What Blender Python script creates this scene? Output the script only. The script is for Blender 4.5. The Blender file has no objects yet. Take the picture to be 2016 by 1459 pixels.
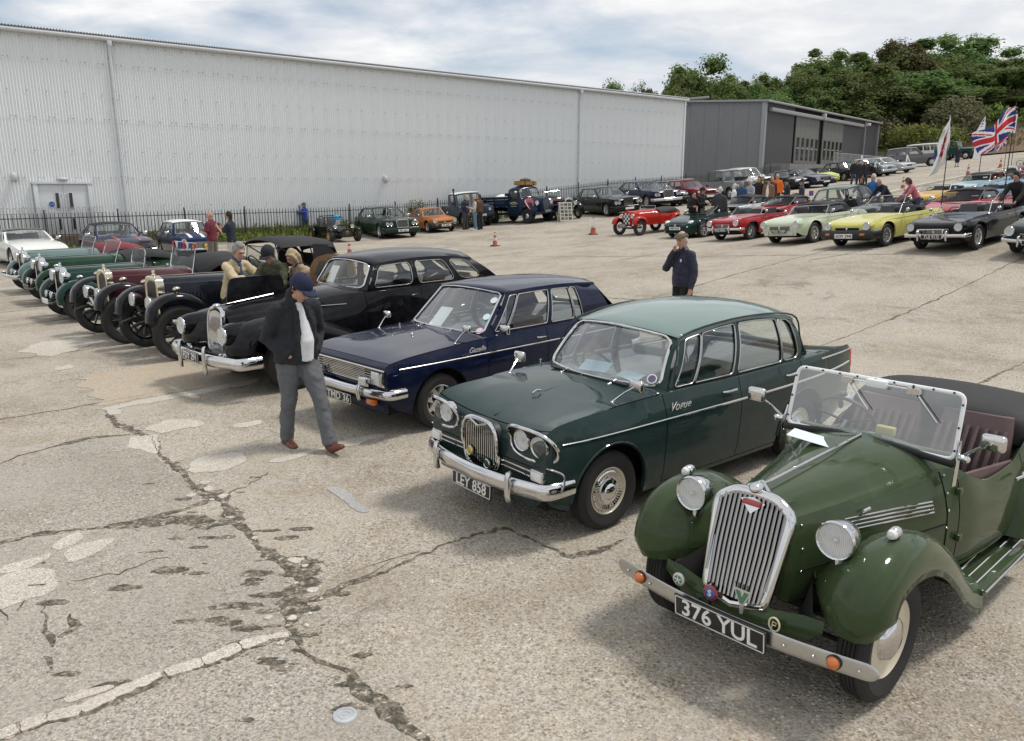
import bpy, bmesh, math, random
from mathutils import Vector, Matrix, Euler, noise as mnoise
import numpy as np
random.seed(7)
SC=bpy.context.scene
COL=SC.collection
R=math.radians
# ---------------- camera
cam=bpy.data.objects.new('camera',bpy.data.cameras.new('camera')); COL.objects.link(cam)
cam.data.sensor_width=36; cam.data.lens=36*1557/2016
cam.data.clip_start=.05; cam.data.clip_end=2000
cam.location=(0,0,2.55); cam.rotation_euler=(R(90-13.16),R(.17),0)
SC.camera=cam
# ---------------- sky: NISHITA daylight broken by a layer of cloud
SUN_EL,SUN_AZ=62,74          # azimuth from +Y towards +X
w=bpy.data.worlds.new('World'); SC.world=w; w.use_nodes=True
nt=w.node_tree; nt.nodes.clear()
def N(nt,t,**k):
    n=nt.nodes.new(t)
    for a,b in k.items():
        if a.startswith('i_'):
            kk=a[2:]; n.inputs[int(kk) if kk.isdigit() else kk.replace('_',' ')].default_value=b
        else: setattr(n,a,b)
    return n
def ramp(nt,stops,interp='LINEAR'):
    n=nt.nodes.new('ShaderNodeValToRGB'); e=n.color_ramp.elements; n.color_ramp.interpolation=interp
    while len(e)<len(stops): e.new(.5)
    for q,(p,c) in zip(e,stops): q.position=p; q.color=(c,c,c,1) if isinstance(c,(int,float)) else (*c,1)
    return n
sky=N(nt,'ShaderNodeTexSky',sky_type='NISHITA',sun_disc=False,sun_elevation=R(SUN_EL),sun_rotation=R(SUN_AZ),air_density=1.0,dust_density=.8,ozone_density=1.2)
tc=N(nt,'ShaderNodeTexCoord'); sx=N(nt,'ShaderNodeSeparateXYZ'); nt.links.new(tc.outputs['Generated'],sx.inputs[0])
za=N(nt,'ShaderNodeMath',operation='MAXIMUM',i_1=0.0); nt.links.new(sx.outputs[2],za.inputs[0])
zb=N(nt,'ShaderNodeMath',operation='ADD',i_1=.16); nt.links.new(za.outputs[0],zb.inputs[0])
cx=N(nt,'ShaderNodeMath',operation='DIVIDE'); cy=N(nt,'ShaderNodeMath',operation='DIVIDE')
nt.links.new(sx.outputs[0],cx.inputs[0]); nt.links.new(zb.outputs[0],cx.inputs[1])
nt.links.new(sx.outputs[1],cy.inputs[0]); nt.links.new(zb.outputs[0],cy.inputs[1])
cv=N(nt,'ShaderNodeCombineXYZ',i_2=3.7); nt.links.new(cx.outputs[0],cv.inputs[0]); nt.links.new(cy.outputs[0],cv.inputs[1])
n1=N(nt,'ShaderNodeTexNoise',i_Scale=.85,i_Detail=9.,i_Roughness=.55,i_Distortion=.35); nt.links.new(cv.outputs[0],n1.inputs['Vector'])
n2=N(nt,'ShaderNodeTexNoise',i_Scale=1.7,i_Detail=7.,i_Roughness=.6,i_Distortion=.2); nt.links.new(cv.outputs[0],n2.inputs['Vector'])
cr=ramp(nt,[(.35,.3),(.49,1)]); nt.links.new(n1.outputs[0],cr.inputs[0])
cc=ramp(nt,[(.33,(6.2,6.7,7.5)),(.5,(7.6,7.8,8.1)),(.64,(9.2,9.2,9.2))]); nt.links.new(n2.outputs[0],cc.inputs[0])
mx=N(nt,'ShaderNodeMix',data_type='RGBA'); nt.links.new(cr.outputs[0],mx.inputs[0]); nt.links.new(sky.outputs[0],mx.inputs[6]); nt.links.new(cc.outputs[0],mx.inputs[7])
bg=N(nt,'ShaderNodeBackground',i_Strength=.068); nt.links.new(mx.outputs[2],bg.inputs[0])
wo=N(nt,'ShaderNodeOutputWorld'); nt.links.new(bg.outputs[0],wo.inputs[0])
# ---------------- sun, veiled by the cloud
sl=bpy.data.lights.new('sun','SUN'); sl.energy=1.5; sl.angle=R(10); sl.color=(1,.95,.87)
so=bpy.data.objects.new('sun',sl); COL.objects.link(so)
sd=Vector((math.sin(R(SUN_AZ))*math.cos(R(SUN_EL)),math.cos(R(SUN_AZ))*math.cos(R(SUN_EL)),math.sin(R(SUN_EL))))
so.rotation_euler=sd.to_track_quat('Z','Y').to_euler(); so.location=(0,0,30)
vs=SC.view_settings; vs.view_transform='Standard'; vs.look='None'; vs.exposure=.66; vs.gamma=1; vs.use_curve_mapping=False
SC.render.engine='CYCLES'
# ======================= helpers
def gz(X,Y):
    u=.0872*X+.0198*Y-.3
    if u<-.4: return 0.
    z=(u+.4)**2/1.6 if u<.4 else u
    if u>1.2: t=min((u-1.2)/1.,1); z-=.34*t*t*(3-2*t)
    z-=min(z*.6,.36*math.exp(-((X-11)/9)**2-((Y-34)/9)**2))
    if Y<20: t=min(max((Y-9)/11,0),1); z*=t*t*(3-2*t)
    return z
MATS={}
def newmat(name):
    m=bpy.data.materials.new(name); m.use_nodes=True; nt=m.node_tree
    return m,nt,nt.nodes['Principled BSDF'],nt.nodes['Material Output']
def mixn(nt,fac,a,b):
    m=N(nt,'ShaderNodeMix',data_type='RGBA')
    for s,v in ((0,fac),(6,a),(7,b)):
        if hasattr(v,'links') or hasattr(v,'is_linked'): nt.links.new(v,m.inputs[s])
        elif isinstance(v,(int,float)): m.inputs[s].default_value=v
        else: m.inputs[s].default_value=(*v,1)
    return m.outputs[2]
def simple(name,col,rough=.6,metal=0,bump=0,bscale=60,var=0,vscale=4,coat=0,spec=.5,coord='Object',stretch=None):
    if name in MATS: return MATS[name]
    m,nt,p,o=newmat(name); p.inputs['Base Color'].default_value=(*col,1)
    p.inputs['Roughness'].default_value=rough; p.inputs['Metallic'].default_value=metal
    p.inputs['Coat Weight'].default_value=coat; p.inputs['Coat Roughness'].default_value=.03
    p.inputs['Specular IOR Level'].default_value=spec
    if bump or var:
        t=N(nt,'ShaderNodeTexCoord'); src=t.outputs[coord]
        if stretch:
            mp=N(nt,'ShaderNodeMapping'); mp.inputs['Scale'].default_value=stretch; nt.links.new(src,mp.inputs[0]); src=mp.outputs[0]
    if var:
        n=N(nt,'ShaderNodeTexNoise',i_Scale=vscale,i_Detail=6.,i_Roughness=.65); nt.links.new(src,n.inputs['Vector'])
        r=ramp(nt,[(.3,0),(.7,1)]); nt.links.new(n.outputs[0],r.inputs[0])
        c=mixn(nt,r.outputs[0],tuple(x*(1-var) for x in col),tuple(min(1,x*(1+var)) for x in col)); nt.links.new(c,p.inputs['Base Color'])
        rr=N(nt,'ShaderNodeMapRange',i_3=rough*.8,i_4=min(1,rough*1.25)); nt.links.new(n.outputs[0],rr.inputs[0]); nt.links.new(rr.outputs[0],p.inputs['Roughness'])
    if bump:
        n=N(nt,'ShaderNodeTexNoise',i_Scale=bscale,i_Detail=5.,i_Roughness=.6); nt.links.new(src,n.inputs['Vector'])
        b=N(nt,'ShaderNodeBump',i_Strength=bump,i_Distance=.02); nt.links.new(n.outputs[0],b.inputs['Height']); nt.links.new(b.outputs[0],p.inputs['Normal'])
    MATS[name]=m; return m
def paint(col,metal=0.,rough=.32):
    key='paint_%.3f_%.3f_%.3f'%col
    if key in MATS: return MATS[key]
    m,nt,p,o=newmat(key); p.inputs['Base Color'].default_value=(*col,1)
    p.inputs['Metallic'].default_value=metal; p.inputs['Coat Weight'].default_value=1.; p.inputs['Coat Roughness'].default_value=.025; p.inputs['Specular IOR Level'].default_value=.03; p.inputs['Coat IOR'].default_value=1.30
    t=N(nt,'ShaderNodeTexCoord'); n=N(nt,'ShaderNodeTexNoise',i_Scale=5.,i_Detail=7.,i_Roughness=.7); nt.links.new(t.outputs['Object'],n.inputs['Vector'])
    mr=N(nt,'ShaderNodeMapRange',i_3=rough*.7,i_4=rough*1.3); nt.links.new(n.outputs[0],mr.inputs[0]); nt.links.new(mr.outputs[0],p.inputs['Roughness'])
    mr2=N(nt,'ShaderNodeMapRange',i_1=.35,i_2=.75,i_3=.03,i_4=.075); nt.links.new(n.outputs[0],mr2.inputs[0]); nt.links.new(mr2.outputs[0],p.inputs['Coat Roughness'])
    dust=mixn(nt,.03,col,(.45,.42,.36)); n3=ramp(nt,[(.45,0),(.75,1)]); nt.links.new(n.outputs[0],n3.inputs[0])
    c=mixn(nt,n3.outputs[0],col,dust); nt.links.new(c,p.inputs['Base Color'])
    # very slight orange peel
    n4=N(nt,'ShaderNodeTexNoise',i_Scale=2.2,i_Detail=2.); nt.links.new(t.outputs['Object'],n4.inputs['Vector'])
    b=N(nt,'ShaderNodeBump',i_Strength=.06,i_Distance=.03); nt.links.new(n4.outputs[0],b.inputs['Height']); nt.links.new(b.outputs[0],p.inputs['Coat Normal'])
    MATS[key]=m; return m
def glassmat(name,tint,ior=1.5,gl=1.,base=.085):
    if name in MATS: return MATS[name]
    m,nt,p,o=newmat(name); nt.nodes.remove(p)
    tr=N(nt,'ShaderNodeBsdfTransparent'); tr.inputs[0].default_value=(*tint,1)
    g=N(nt,'ShaderNodeBsdfGlossy'); g.inputs['Roughness'].default_value=.015; g.inputs[0].default_value=(gl,gl,gl,1)
    geo=N(nt,'ShaderNodeNewGeometry')
    # two-sided thin pane: fresnel from |N.I|
    dt=N(nt,'ShaderNodeVectorMath',operation='DOT_PRODUCT'); nt.links.new(geo.outputs['Normal'],dt.inputs[0]); nt.links.new(geo.outputs['Incoming'],dt.inputs[1])
    ab=N(nt,'ShaderNodeMath',operation='ABSOLUTE'); nt.links.new(dt.outputs['Value'],ab.inputs[0])
    on=N(nt,'ShaderNodeMath',operation='SUBTRACT',i_0=1.); nt.links.new(ab.outputs[0],on.inputs[1])
    pw=N(nt,'ShaderNodeMath',operation='POWER',i_1=4.); nt.links.new(on.outputs[0],pw.inputs[0])
    mr=N(nt,'ShaderNodeMapRange',i_3=base,i_4=1.); nt.links.new(pw.outputs[0],mr.inputs[0])
    mxs=N(nt,'ShaderNodeMixShader'); nt.links.new(mr.outputs[0],mxs.inputs[0]); nt.links.new(tr.outputs[0],mxs.inputs[1]); nt.links.new(g.outputs[0],mxs.inputs[2])
    nt.links.new(mxs.outputs[0],o.inputs[0]); MATS[name]=m; return m
CHROME=simple('chrome',(.66,.66,.66),.07,1,var=.06,vscale=9)
STEEL=simple('dull_steel',(.5,.5,.49),.28,1,var=.1,vscale=9)
ALLOY=simple('alloy',(.62,.62,.62),.25,1)
RUBBER=simple('rubber',(.018,.018,.018),.75,bump=.2,bscale=90,var=.3,vscale=20)
BLACK=simple('black_trim',(.012,.012,.013),.45,var=.2)
DARK=simple('dark_underside',(.01,.01,.01),.9)
LINER=simple('panel_gap',(.004,.004,.004),1.)
VINYL=simple('black_hood_cloth',(.016,.016,.018),.7,bump=.25,bscale=180,var=.3,vscale=6)
GLASS=glassmat('window_glass',(.86,.9,.88))
GLASSV=glassmat('old_screen_glass',(.86,.9,.88),gl=.25)
GLASSR=glassmat('bright_screen_glass',(.80,.86,.86),base=.20)
GLASST=glassmat('tinted_glass',(.5,.55,.54))
LENS=glassmat('lamp_lens',(.93,.94,.94))
PLW=simple('plate_white',(.78,.78,.74),.4); PLY=simple('plate_black',(.012,.012,.013),.35)
WHITE=simple('white_paint',(.75,.75,.73),.4)
SILVER=simple('silver_letter',(.72,.72,.70),.3,.3)
AMBER=simple('amber_lens',(.55,.13,.008),.15,coat=1)
REDL=simple('red_lens',(.45,.015,.01),.15,coat=1)
CREAM=simple('cream_enamel',(.62,.56,.42),.35,coat=.6)
PAPER=simple('paper',(.82,.82,.80),.8)
def reflector():
    m,nt,p,o=newmat('lamp_reflector'); p.inputs['Base Color'].default_value=(.80,.81,.80,1); p.inputs['Metallic'].default_value=.2; p.inputs['Roughness'].default_value=.3
    t=N(nt,'ShaderNodeTexCoord'); wv=N(nt,'ShaderNodeTexWave',bands_direction='Y',i_Scale=28.,i_Distortion=1.2); nt.links.new(t.outputs['Object'],wv.inputs[0])
    b=N(nt,'ShaderNodeBump',i_Strength=.55,i_Distance=.01); nt.links.new(wv.outputs[1],b.inputs['Height']); nt.links.new(b.outputs[0],p.inputs['Normal']); return m
REFL=reflector()

def V(*a): return Vector(a)
def lerp(a,b,t): return a+(b-a)*t
def pchip(tab):
    xs=[p[0] for p in tab]; ys=[p[1] for p in tab]; n=len(xs)
    if n==1: return lambda x: ys[0]
    h=[xs[i+1]-xs[i] for i in range(n-1)]; d=[(ys[i+1]-ys[i])/h[i] for i in range(n-1)]
    m=[0]*n; m[0]=d[0]; m[-1]=d[-1]
    for i in range(1,n-1):
        if d[i-1]*d[i]<=0: m[i]=0
        else:
            w1=2*h[i]+h[i-1]; w2=h[i]+2*h[i-1]; m[i]=(w1+w2)/(w1/d[i-1]+w2/d[i])
    def f(x):
        if x<=xs[0]: return ys[0]
        if x>=xs[-1]: return ys[-1]
        i=0
        while x>xs[i+1]: i+=1
        t=(x-xs[i])/h[i]; t2=t*t; t3=t2*t
        return (2*t3-3*t2+1)*ys[i]+(t3-2*t2+t)*h[i]*m[i]+(-2*t3+3*t2)*ys[i+1]+(t3-t2)*h[i]*m[i+1]
    return f
def catmull(P,k=6,closed=False):
    P=[Vector(p) for p in P]; n=len(P); out=[]
    for i in range(n if closed else n-1):
        p0=P[(i-1)%n] if closed or i>0 else P[0]*2-P[1]; p1=P[i]; p2=P[(i+1)%n]; p3=P[(i+2)%n] if closed or i+2<n else P[-1]*2-P[-2]
        for j in range(k):
            t=j/k; out.append(.5*((2*p1)+(p2-p0)*t+(2*p0-5*p1+4*p2-p3)*t*t+(3*p1-p0-3*p2+p3)*t**3))
    if not closed: out.append(P[-1].copy())
    return out
class MB:
    def __init__(s): s.v=[]; s.f=[]
    def add(s,vs,fs):
        o=len(s.v); s.v+=[tuple(v) for v in vs]; s.f+=[tuple(i+o for i in f) for f in fs]; return s
    def grid(s,rows,cu=False,cv=False,flip=False,mask=None):
        a=len(rows); b=len(rows[0]); fs=[]
        for i in range(a if cu else a-1):
            for j in range(b if cv else b-1):
                if mask and not mask(i,j): continue
                q=(i*b+j,((i+1)%a)*b+j,((i+1)%a)*b+(j+1)%b,i*b+(j+1)%b)
                fs.append(q[::-1] if flip else q)
        return s.add([p for r in rows for p in r],fs)
    def box(s,c,d,rot=None):
        x,y,z=(q/2 for q in d); vs=[V(i,j,k) for i in(-x,x) for j in(-y,y) for k in(-z,z)]
        if rot is not None:
            m=rot if isinstance(rot,Matrix) else Euler(rot).to_matrix(); vs=[m@v for v in vs]
        c=Vector(c); return s.add([v+c for v in vs],[(0,1,3,2),(4,6,7,5),(0,4,5,1),(2,3,7,6),(0,2,6,4),(1,5,7,3)])
    def hexa(s,p):  # 8 corners: bottom 4 ccw, top 4 ccw
        return s.add(p,[(3,2,1,0),(4,5,6,7),(0,1,5,4),(1,2,6,5),(2,3,7,6),(3,0,4,7)])
    def tube(s,path,r,n=8,closed=False,cap=True,ref=None,flat=1.):
        P=[Vector(p) for p in path]; m=len(P); rows=[]; prev=None
        for i in range(m):
            if closed: t=P[(i+1)%m]-P[i-1]
            else: t=P[min(i+1,m-1)]-P[max(i-1,0)]
            if t.length<1e-9: t=V(0,0,1)
            t.normalize()
            if ref is not None: u=Vector(ref)
            else: u=prev if prev is not None else (V(0,0,1) if abs(t.z)<.9 else V(1,0,0))
            u=u-t*u.dot(t)
            if u.length<1e-6: u=t.orthogonal()
            u.normalize(); prev=u; w_=t.cross(u); rr=r[i] if isinstance(r,(list,tuple)) else r
            ra,rb=rr if isinstance(rr,tuple) else (rr,rr*flat)
            rows.append([P[i]+u*(ra*math.cos(2*math.pi*k/n))+w_*(rb*math.sin(2*math.pi*k/n)) for k in range(n)])
        o=len(s.v); s.grid(rows,cu=closed,cv=True,flip=True)
        if cap and not closed:
            s.f.append(tuple(o+k for k in range(n))); s.f.append(tuple(o+(m-1)*n+n-1-k for k in range(n)))
        return s
    def limb(s,path,radii,side=(0,1,0),n=14,f0=False,f1=False):
        """closed rounded tube for bodies; radii (side,front)"""
        P=[Vector(p) for p in path]; rad=[(q,q) if isinstance(q,(int,float)) else q for q in radii]
        t0=(P[0]-P[1]).normalized(); t1=(P[-1]-P[-2]).normalized(); PP=[];RR=[]
        m0=min(rad[0]);m1=min(rad[-1])
        for f,g in (() if f0 else ((.95,.3),(.6,.8))): PP.append(P[0]+t0*m0*f); RR.append((rad[0][0]*g,rad[0][1]*g))
        PP+=P; RR+=rad
        for f,g in (() if f1 else ((.6,.8),(.95,.3))): PP.append(P[-1]+t1*m1*f); RR.append((rad[-1][0]*g,rad[-1][1]*g))
        return s.tube(PP,[tuple(q) for q in RR],n=n,ref=side)
    def lathe(s,prof,c=(0,0,0),ax='y',n=32,closed=False):
        c=Vector(c); rows=[]
        for k in range(n):
            a=2*math.pi*k/n; ca,sa=math.cos(a),math.sin(a)
            if ax=='y': rows.append([c+V(r*ca,h,r*sa) for r,h in prof])
            elif ax=='x': rows.append([c+V(h,r*ca,r*sa) for r,h in prof])
            else: rows.append([c+V(r*ca,r*sa,h) for r,h in prof])
        return s.grid(rows,cu=True,cv=closed,flip=(ax!='y'))
    def ball(s,c,r,n=10,m=None):
        r=(r,r,r) if isinstance(r,(int,float)) else r; m=m or n*2; c=Vector(c); rows=[]
        for i in range(n+1):
            a=math.pi*i/n; rows.append([c+V(r[0]*math.sin(a)*math.cos(2*math.pi*k/m),r[1]*math.sin(a)*math.sin(2*math.pi*k/m),r[2]*math.cos(a)) for k in range(m)])
        return s.grid(rows,cv=True)
    def prism(s,pts,vec):
        vec=Vector(vec); P=[Vector(p) for p in pts]; n=len(P)
        return s.add(P+[p+vec for p in P],[tuple(range(n))[::-1],tuple(range(n,2*n))]+[(i,(i+1)%n,(i+1)%n+n,i+n) for i in range(n)])
    def mirror(s):
        n=len(s.v); s.v+=[(x,-y,z) for x,y,z in s.v]; s.f+=[tuple(i+n for i in f[::-1]) for f in s.f]; return s
    def mesh(s,name,mat,smooth=38,weld=False,bev=0,recalc=False):
        me=bpy.data.meshes.new(name); me.from_pydata(s.v,[],s.f)
        if weld or bev or recalc:
            b=bmesh.new(); b.from_mesh(me)
            bmesh.ops.remove_doubles(b,verts=b.verts,dist=2e-4)
            if recalc: bmesh.ops.recalc_face_normals(b,faces=b.faces)
            if bev:
                ed=[e for e in b.edges if len(e.link_faces)==2 and e.calc_face_angle(0)>.5]
                bmesh.ops.bevel(b,geom=ed,offset=bev,segments=2,affect='EDGES',profile=.5,clamp_overlap=True)
            b.to_mesh(me); b.free()
        if smooth:
            me.shade_smooth()
            if smooth<180: me.set_sharp_from_angle(angle=R(smooth))
        for m in (mat if isinstance(mat,(list,tuple)) else [mat]): me.materials.append(m)
        return me
    def build(s,name,mat,parent=None,**k):
        return link(name,s.mesh(name,mat,**k),parent)
def link(name,me,parent=None,loc=None,rot=None,scale=None):
    o=bpy.data.objects.new(name,me); COL.objects.link(o)
    if parent is not None: o.parent=parent
    if loc is not None: o.location=loc
    if rot is not None: o.rotation_euler=rot
    if scale is not None: o.scale=scale
    return o
def tag(o,label=None,cat=None,group=None,kind=None):
    if label: o['label']=label
    if cat: o['category']=cat
    if group: o['group']=group
    if kind: o['kind']=kind
    return o
def thing(name,label,cat,loc=(0,0,0),rz=0,group=None,tilt=False):
    o=bpy.data.objects.new(name,None); COL.objects.link(o); o.empty_display_size=.2
    if tilt:
        e=.3; X,Y=loc[0],loc[1]
        nx=V(-(gz(X+e,Y)-gz(X-e,Y))/(2*e),-(gz(X,Y+e)-gz(X,Y-e))/(2*e),1).normalized()
        f=V(math.cos(rz),math.sin(rz),0); f=(f-nx*f.dot(nx)).normalized(); l=nx.cross(f)
        o.matrix_world=Matrix(((f.x,l.x,nx.x,X),(f.y,l.y,nx.y,Y),(f.z,l.z,nx.z,loc[2]),(0,0,0,1)))
    else:
        o.location=loc; o.rotation_euler=(0,0,rz)
    return tag(o,label,cat,group)
TEXTS=[]
def text(s,parent,loc,rot,size,mat,name='lettering',extrude=.002,wid=1.,bold=0.,shear=0.,space=1.):
    cu=bpy.data.curves.new(name,'FONT'); cu.body=s; cu.size=size; cu.align_x='CENTER'; cu.align_y='CENTER'; cu.extrude=extrude; cu.offset=bold; cu.shear=shear; cu.space_character=space; cu.resolution_u=3
    o=bpy.data.objects.new(name,cu); COL.objects.link(o); o.parent=parent; o.location=loc; o.rotation_euler=rot; o.scale=(wid,1,1); cu.materials.append(mat); TEXTS.append(o); return o
def bake_texts():
    dg=bpy.context.evaluated_depsgraph_get()
    for o in TEXTS:
        me=bpy.data.meshes.new_from_object(o.evaluated_get(dg)); me.name=o.name
        if not me.materials: me.materials.append(o.data.materials[0])
        n=link('x',me,o.parent,o.location,o.rotation_euler,o.scale); nm=o.name.split('.')[0]
        bpy.data.objects.remove(o); n.name=nm
def frange(a,b,s):
    n=max(1,int(round((b-a)/s))); return [a+(b-a)*i/n for i in range(n+1)]
# ======================= ground
def concrete(name,cols,agg=1.,sc=55.,seed=0.):
    m,nt,p,o=newmat(name); L=nt.links.new
    t=N(nt,'ShaderNodeTexCoord'); mp=N(nt,'ShaderNodeMapping'); mp.inputs['Location'].default_value=(seed,seed*.7,0); L(t.outputs['Object'],mp.inputs[0]); src=mp.outputs[0]
    big=N(nt,'ShaderNodeTexNoise',i_Scale=.48,i_Detail=6.,i_Roughness=.6); L(src,big.inputs['Vector'])
    mid=N(nt,'ShaderNodeTexNoise',i_Scale=2.6,i_Detail=8.,i_Roughness=.72); L(src,mid.inputs['Vector'])
    wv=N(nt,'ShaderNodeTexNoise',i_Scale=30.,i_Detail=3.); L(src,wv.inputs['Vector'])
    dv=N(nt,'ShaderNodeMixRGB',blend_type='ADD'); dv.inputs[0].default_value=.02; L(src,dv.inputs[1]); L(wv.outputs[1],dv.inputs[2])
    vo=N(nt,'ShaderNodeTexVoronoi',i_Scale=sc); L(dv.outputs[0],vo.inputs['Vector'])
    vo2=N(nt,'ShaderNodeTexVoronoi',i_Scale=sc*2.3); L(dv.outputs[0],vo2.inputs['Vector'])
    r1=ramp(nt,[(.40,0),(.57,1)]); L(big.outputs[0],r1.inputs[0])
    base=mixn(nt,r1.outputs[0],cols[0],cols[1])
    r2=ramp(nt,[(.40,0),(.70,1)]); L(mid.outputs[0],r2.inputs[0])
    base=mixn(nt,r2.outputs[0],base,cols[2])
    # pebbles of the worn surface: one random tint per cell
    sp=N(nt,'ShaderNodeSeparateXYZ'); L(vo.outputs['Color'],sp.inputs[0])
    peb=ramp(nt,[(0,(.16,.13,.10)),(.22,(.40,.34,.26)),(.5,(.34,.31,.27)),(.72,(.50,.44,.35)),(.9,(.60,.56,.49)),(1,(.34,.22,.14))],'CONSTANT'); L(sp.outputs[0],peb.inputs[0])
    mr=N(nt,'ShaderNodeMapRange',i_1=.25,i_2=.60,i_3=.62*agg,i_4=0.); L(vo.outputs['Distance'],mr.inputs[0])
    sel=N(nt,'ShaderNodeMath',operation='GREATER_THAN',i_1=.35); L(sp.outputs[1],sel.inputs[0])
    wn=N(nt,'ShaderNodeTexNoise',i_Scale=.75,i_Detail=7.,i_Roughness=.65,i_Distortion=.4); L(src,wn.inputs['Vector']); wr_=ramp(nt,[(.36,.5),(.58,1.)]); L(wn.outputs[0],wr_.inputs[0])
    mu0=N(nt,'ShaderNodeMath',operation='MULTIPLY'); L(mr.outputs[0],mu0.inputs[0]); L(sel.outputs[0],mu0.inputs[1])
    mu=N(nt,'ShaderNodeMath',operation='MULTIPLY'); L(mu0.outputs[0],mu.inputs[0]); L(wr_.outputs[0],mu.inputs[1])
    c=mixn(nt,mu.outputs[0],base,peb.outputs[0])
    sp2=N(nt,'ShaderNodeSeparateXYZ'); L(vo2.outputs['Color'],sp2.inputs[0])
    g2=ramp(nt,[(0,.55),(.5,1.),(1,1.35)]); L(sp2.outputs[0],g2.inputs[0])
    mm=N(nt,'ShaderNodeMix',data_type='RGBA',blend_type='MULTIPLY'); L(wr_.outputs[0],mm.inputs[0]); L(c,mm.inputs[6]); L(g2.outputs[0],mm.inputs[7])
    # dark damp / oil stains with their own outlines
    st=N(nt,'ShaderNodeTexNoise',i_Scale=.9,i_Detail=9.,i_Roughness=.7,i_Distortion=.6); L(src,st.inputs['Vector'])
    r3=ramp(nt,[(.585,0),(.68,1)]); L(st.outputs[0],r3.inputs[0]); ml=N(nt,'ShaderNodeMath',operation='MULTIPLY',i_1=.6); L(r3.outputs[0],ml.inputs[0])
    c=mixn(nt,ml.outputs[0],mm.outputs[2],(.15,.135,.115))
    L(c,p.inputs['Base Color']); p.inputs['Roughness'].default_value=.93; p.inputs['Specular IOR Level'].default_value=.25
    ad=N(nt,'ShaderNodeMath',operation='ADD'); L(mu.outputs[0],ad.inputs[0]); L(mid.outputs[0],ad.inputs[1])
    b=N(nt,'ShaderNodeBump',i_Strength=.7*agg,i_Distance=.008); L(ad.outputs[0],b.inputs['Height']); L(b.outputs[0],p.inputs['Normal'])
    MATS[name]=m; return m
CONC=concrete('worn_concrete',[(.295,.25,.192),(.42,.373,.303),(.40,.373,.328)],1.15,40)
CONC2=concrete('grey_worn_slab',[(.285,.255,.215),(.375,.342,.295),(.345,.32,.28)],1.1,42,21.)
PATCH=concrete('pale_repair_concrete',[(.50,.46,.395),(.57,.53,.465),(.46,.425,.37)],.5,60,4.)
PATCHG=concrete('grey_repair_concrete',[(.34,.34,.335),(.40,.40,.39),(.37,.37,.36)],.3,70,9.)
PATCHR=concrete('buff_slab_concrete',[(.41,.34,.255),(.44,.37,.28),(.40,.35,.28)],.45,60,14.)
def soilmat():
    m,nt,p,o=newmat('crack_dirt'); L=nt.links.new; t=N(nt,'ShaderNodeTexCoord'); a=N(nt,'ShaderNodeTexNoise',i_Scale=13.,i_Detail=8.,i_Roughness=.75); L(t.outputs['Object'],a.inputs['Vector']); b=N(nt,'ShaderNodeTexVoronoi',i_Scale=60.); L(t.outputs['Object'],b.inputs['Vector'])
    r=ramp(nt,[(.30,(.055,.05,.034)),(.47,(.10,.088,.066)),(.54,(.20,.175,.14)),(.64,(.36,.315,.25))]); L(a.outputs[0],r.inputs[0]); s=N(nt,'ShaderNodeSeparateXYZ'); L(b.outputs['Color'],s.inputs[0]); g=ramp(nt,[(0,.6),(.8,1.1),(1,2.2)]); L(s.outputs[0],g.inputs[0])
    mm=N(nt,'ShaderNodeMix',data_type='RGBA',blend_type='MULTIPLY'); mm.inputs[0].default_value=.9; L(r.outputs[0],mm.inputs[6]); L(g.outputs[0],mm.inputs[7]); L(mm.outputs[2],p.inputs['Base Color']); p.inputs['Roughness'].default_value=1
    bu=N(nt,'ShaderNodeBump',i_Strength=.8,i_Distance=.012); L(a.outputs[0],bu.inputs['Height']); L(bu.outputs[0],p.inputs['Normal']); return m
SOIL=soilmat()
MOSS=simple('crack_moss',(.07,.075,.03),.95,bump=.6,bscale=90,var=.5,vscale=20)
xs=[-160,-120,-80]+frange(-50,60,1.)+[75,90,120,170]; ys=[-30,-10]+frange(-2,100,1.)+[112,125]
gm=MB(); gm.grid([[(x,y,gz(x,y)) for y in ys] for x in xs],flip=True)
ground=tag(gm.build('ground',CONC,smooth=180),kind='structure')
def hz(X,Y):
    yb=91+max(0,40-X)*.45; u=.0872*min(X,110)+.0198*Y-.3; u=max(u,-.5); t=(Y-yb)/24
    if t<=0: return u-.25+.25*max(0,1+t*6)
    s=min(t,1); s=s*s*(3-2*s); return u+5.6*s+max(0,Y-yb-24)*.07+.5*mnoise.noise(V(X*.09,Y*.09,0))*min(t,1)+.25*mnoise.noise(V(X*.4,Y*.4,3))*min(t,1)
m,nt,p,o=newmat('bank_soil_and_grass')
t=N(nt,'ShaderNodeTexCoord'); a=N(nt,'ShaderNodeTexNoise',i_Scale=.11,i_Detail=8.,i_Roughness=.65); nt.links.new(t.outputs['Object'],a.inputs['Vector'])
b_=N(nt,'ShaderNodeTexNoise',i_Scale=2.,i_Detail=8.,i_Roughness=.7); nt.links.new(t.outputs['Object'],b_.inputs['Vector'])
r=ramp(nt,[(.42,(.06,.075,.025)),(.50,(.17,.12,.075)),(.60,(.14,.085,.05)),(.7,(.11,.105,.05))]); nt.links.new(a.outputs[0],r.inputs[0])
r2=ramp(nt,[(.3,.55),(.7,1.25)]); nt.links.new(b_.outputs[0],r2.inputs[0])
mm=N(nt,'ShaderNodeMix',data_type='RGBA',blend_type='MULTIPLY'); mm.inputs[0].default_value=1; nt.links.new(r.outputs[0],mm.inputs[6]); nt.links.new(r2.outputs[0],mm.inputs[7]); nt.links.new(mm.outputs[2],p.inputs['Base Color']); p.inputs['Roughness'].default_value=1
BANK=m
xs=frange(-160,200,3.); ys=frange(88,150,2.)+frange(156,400,12.)
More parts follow.
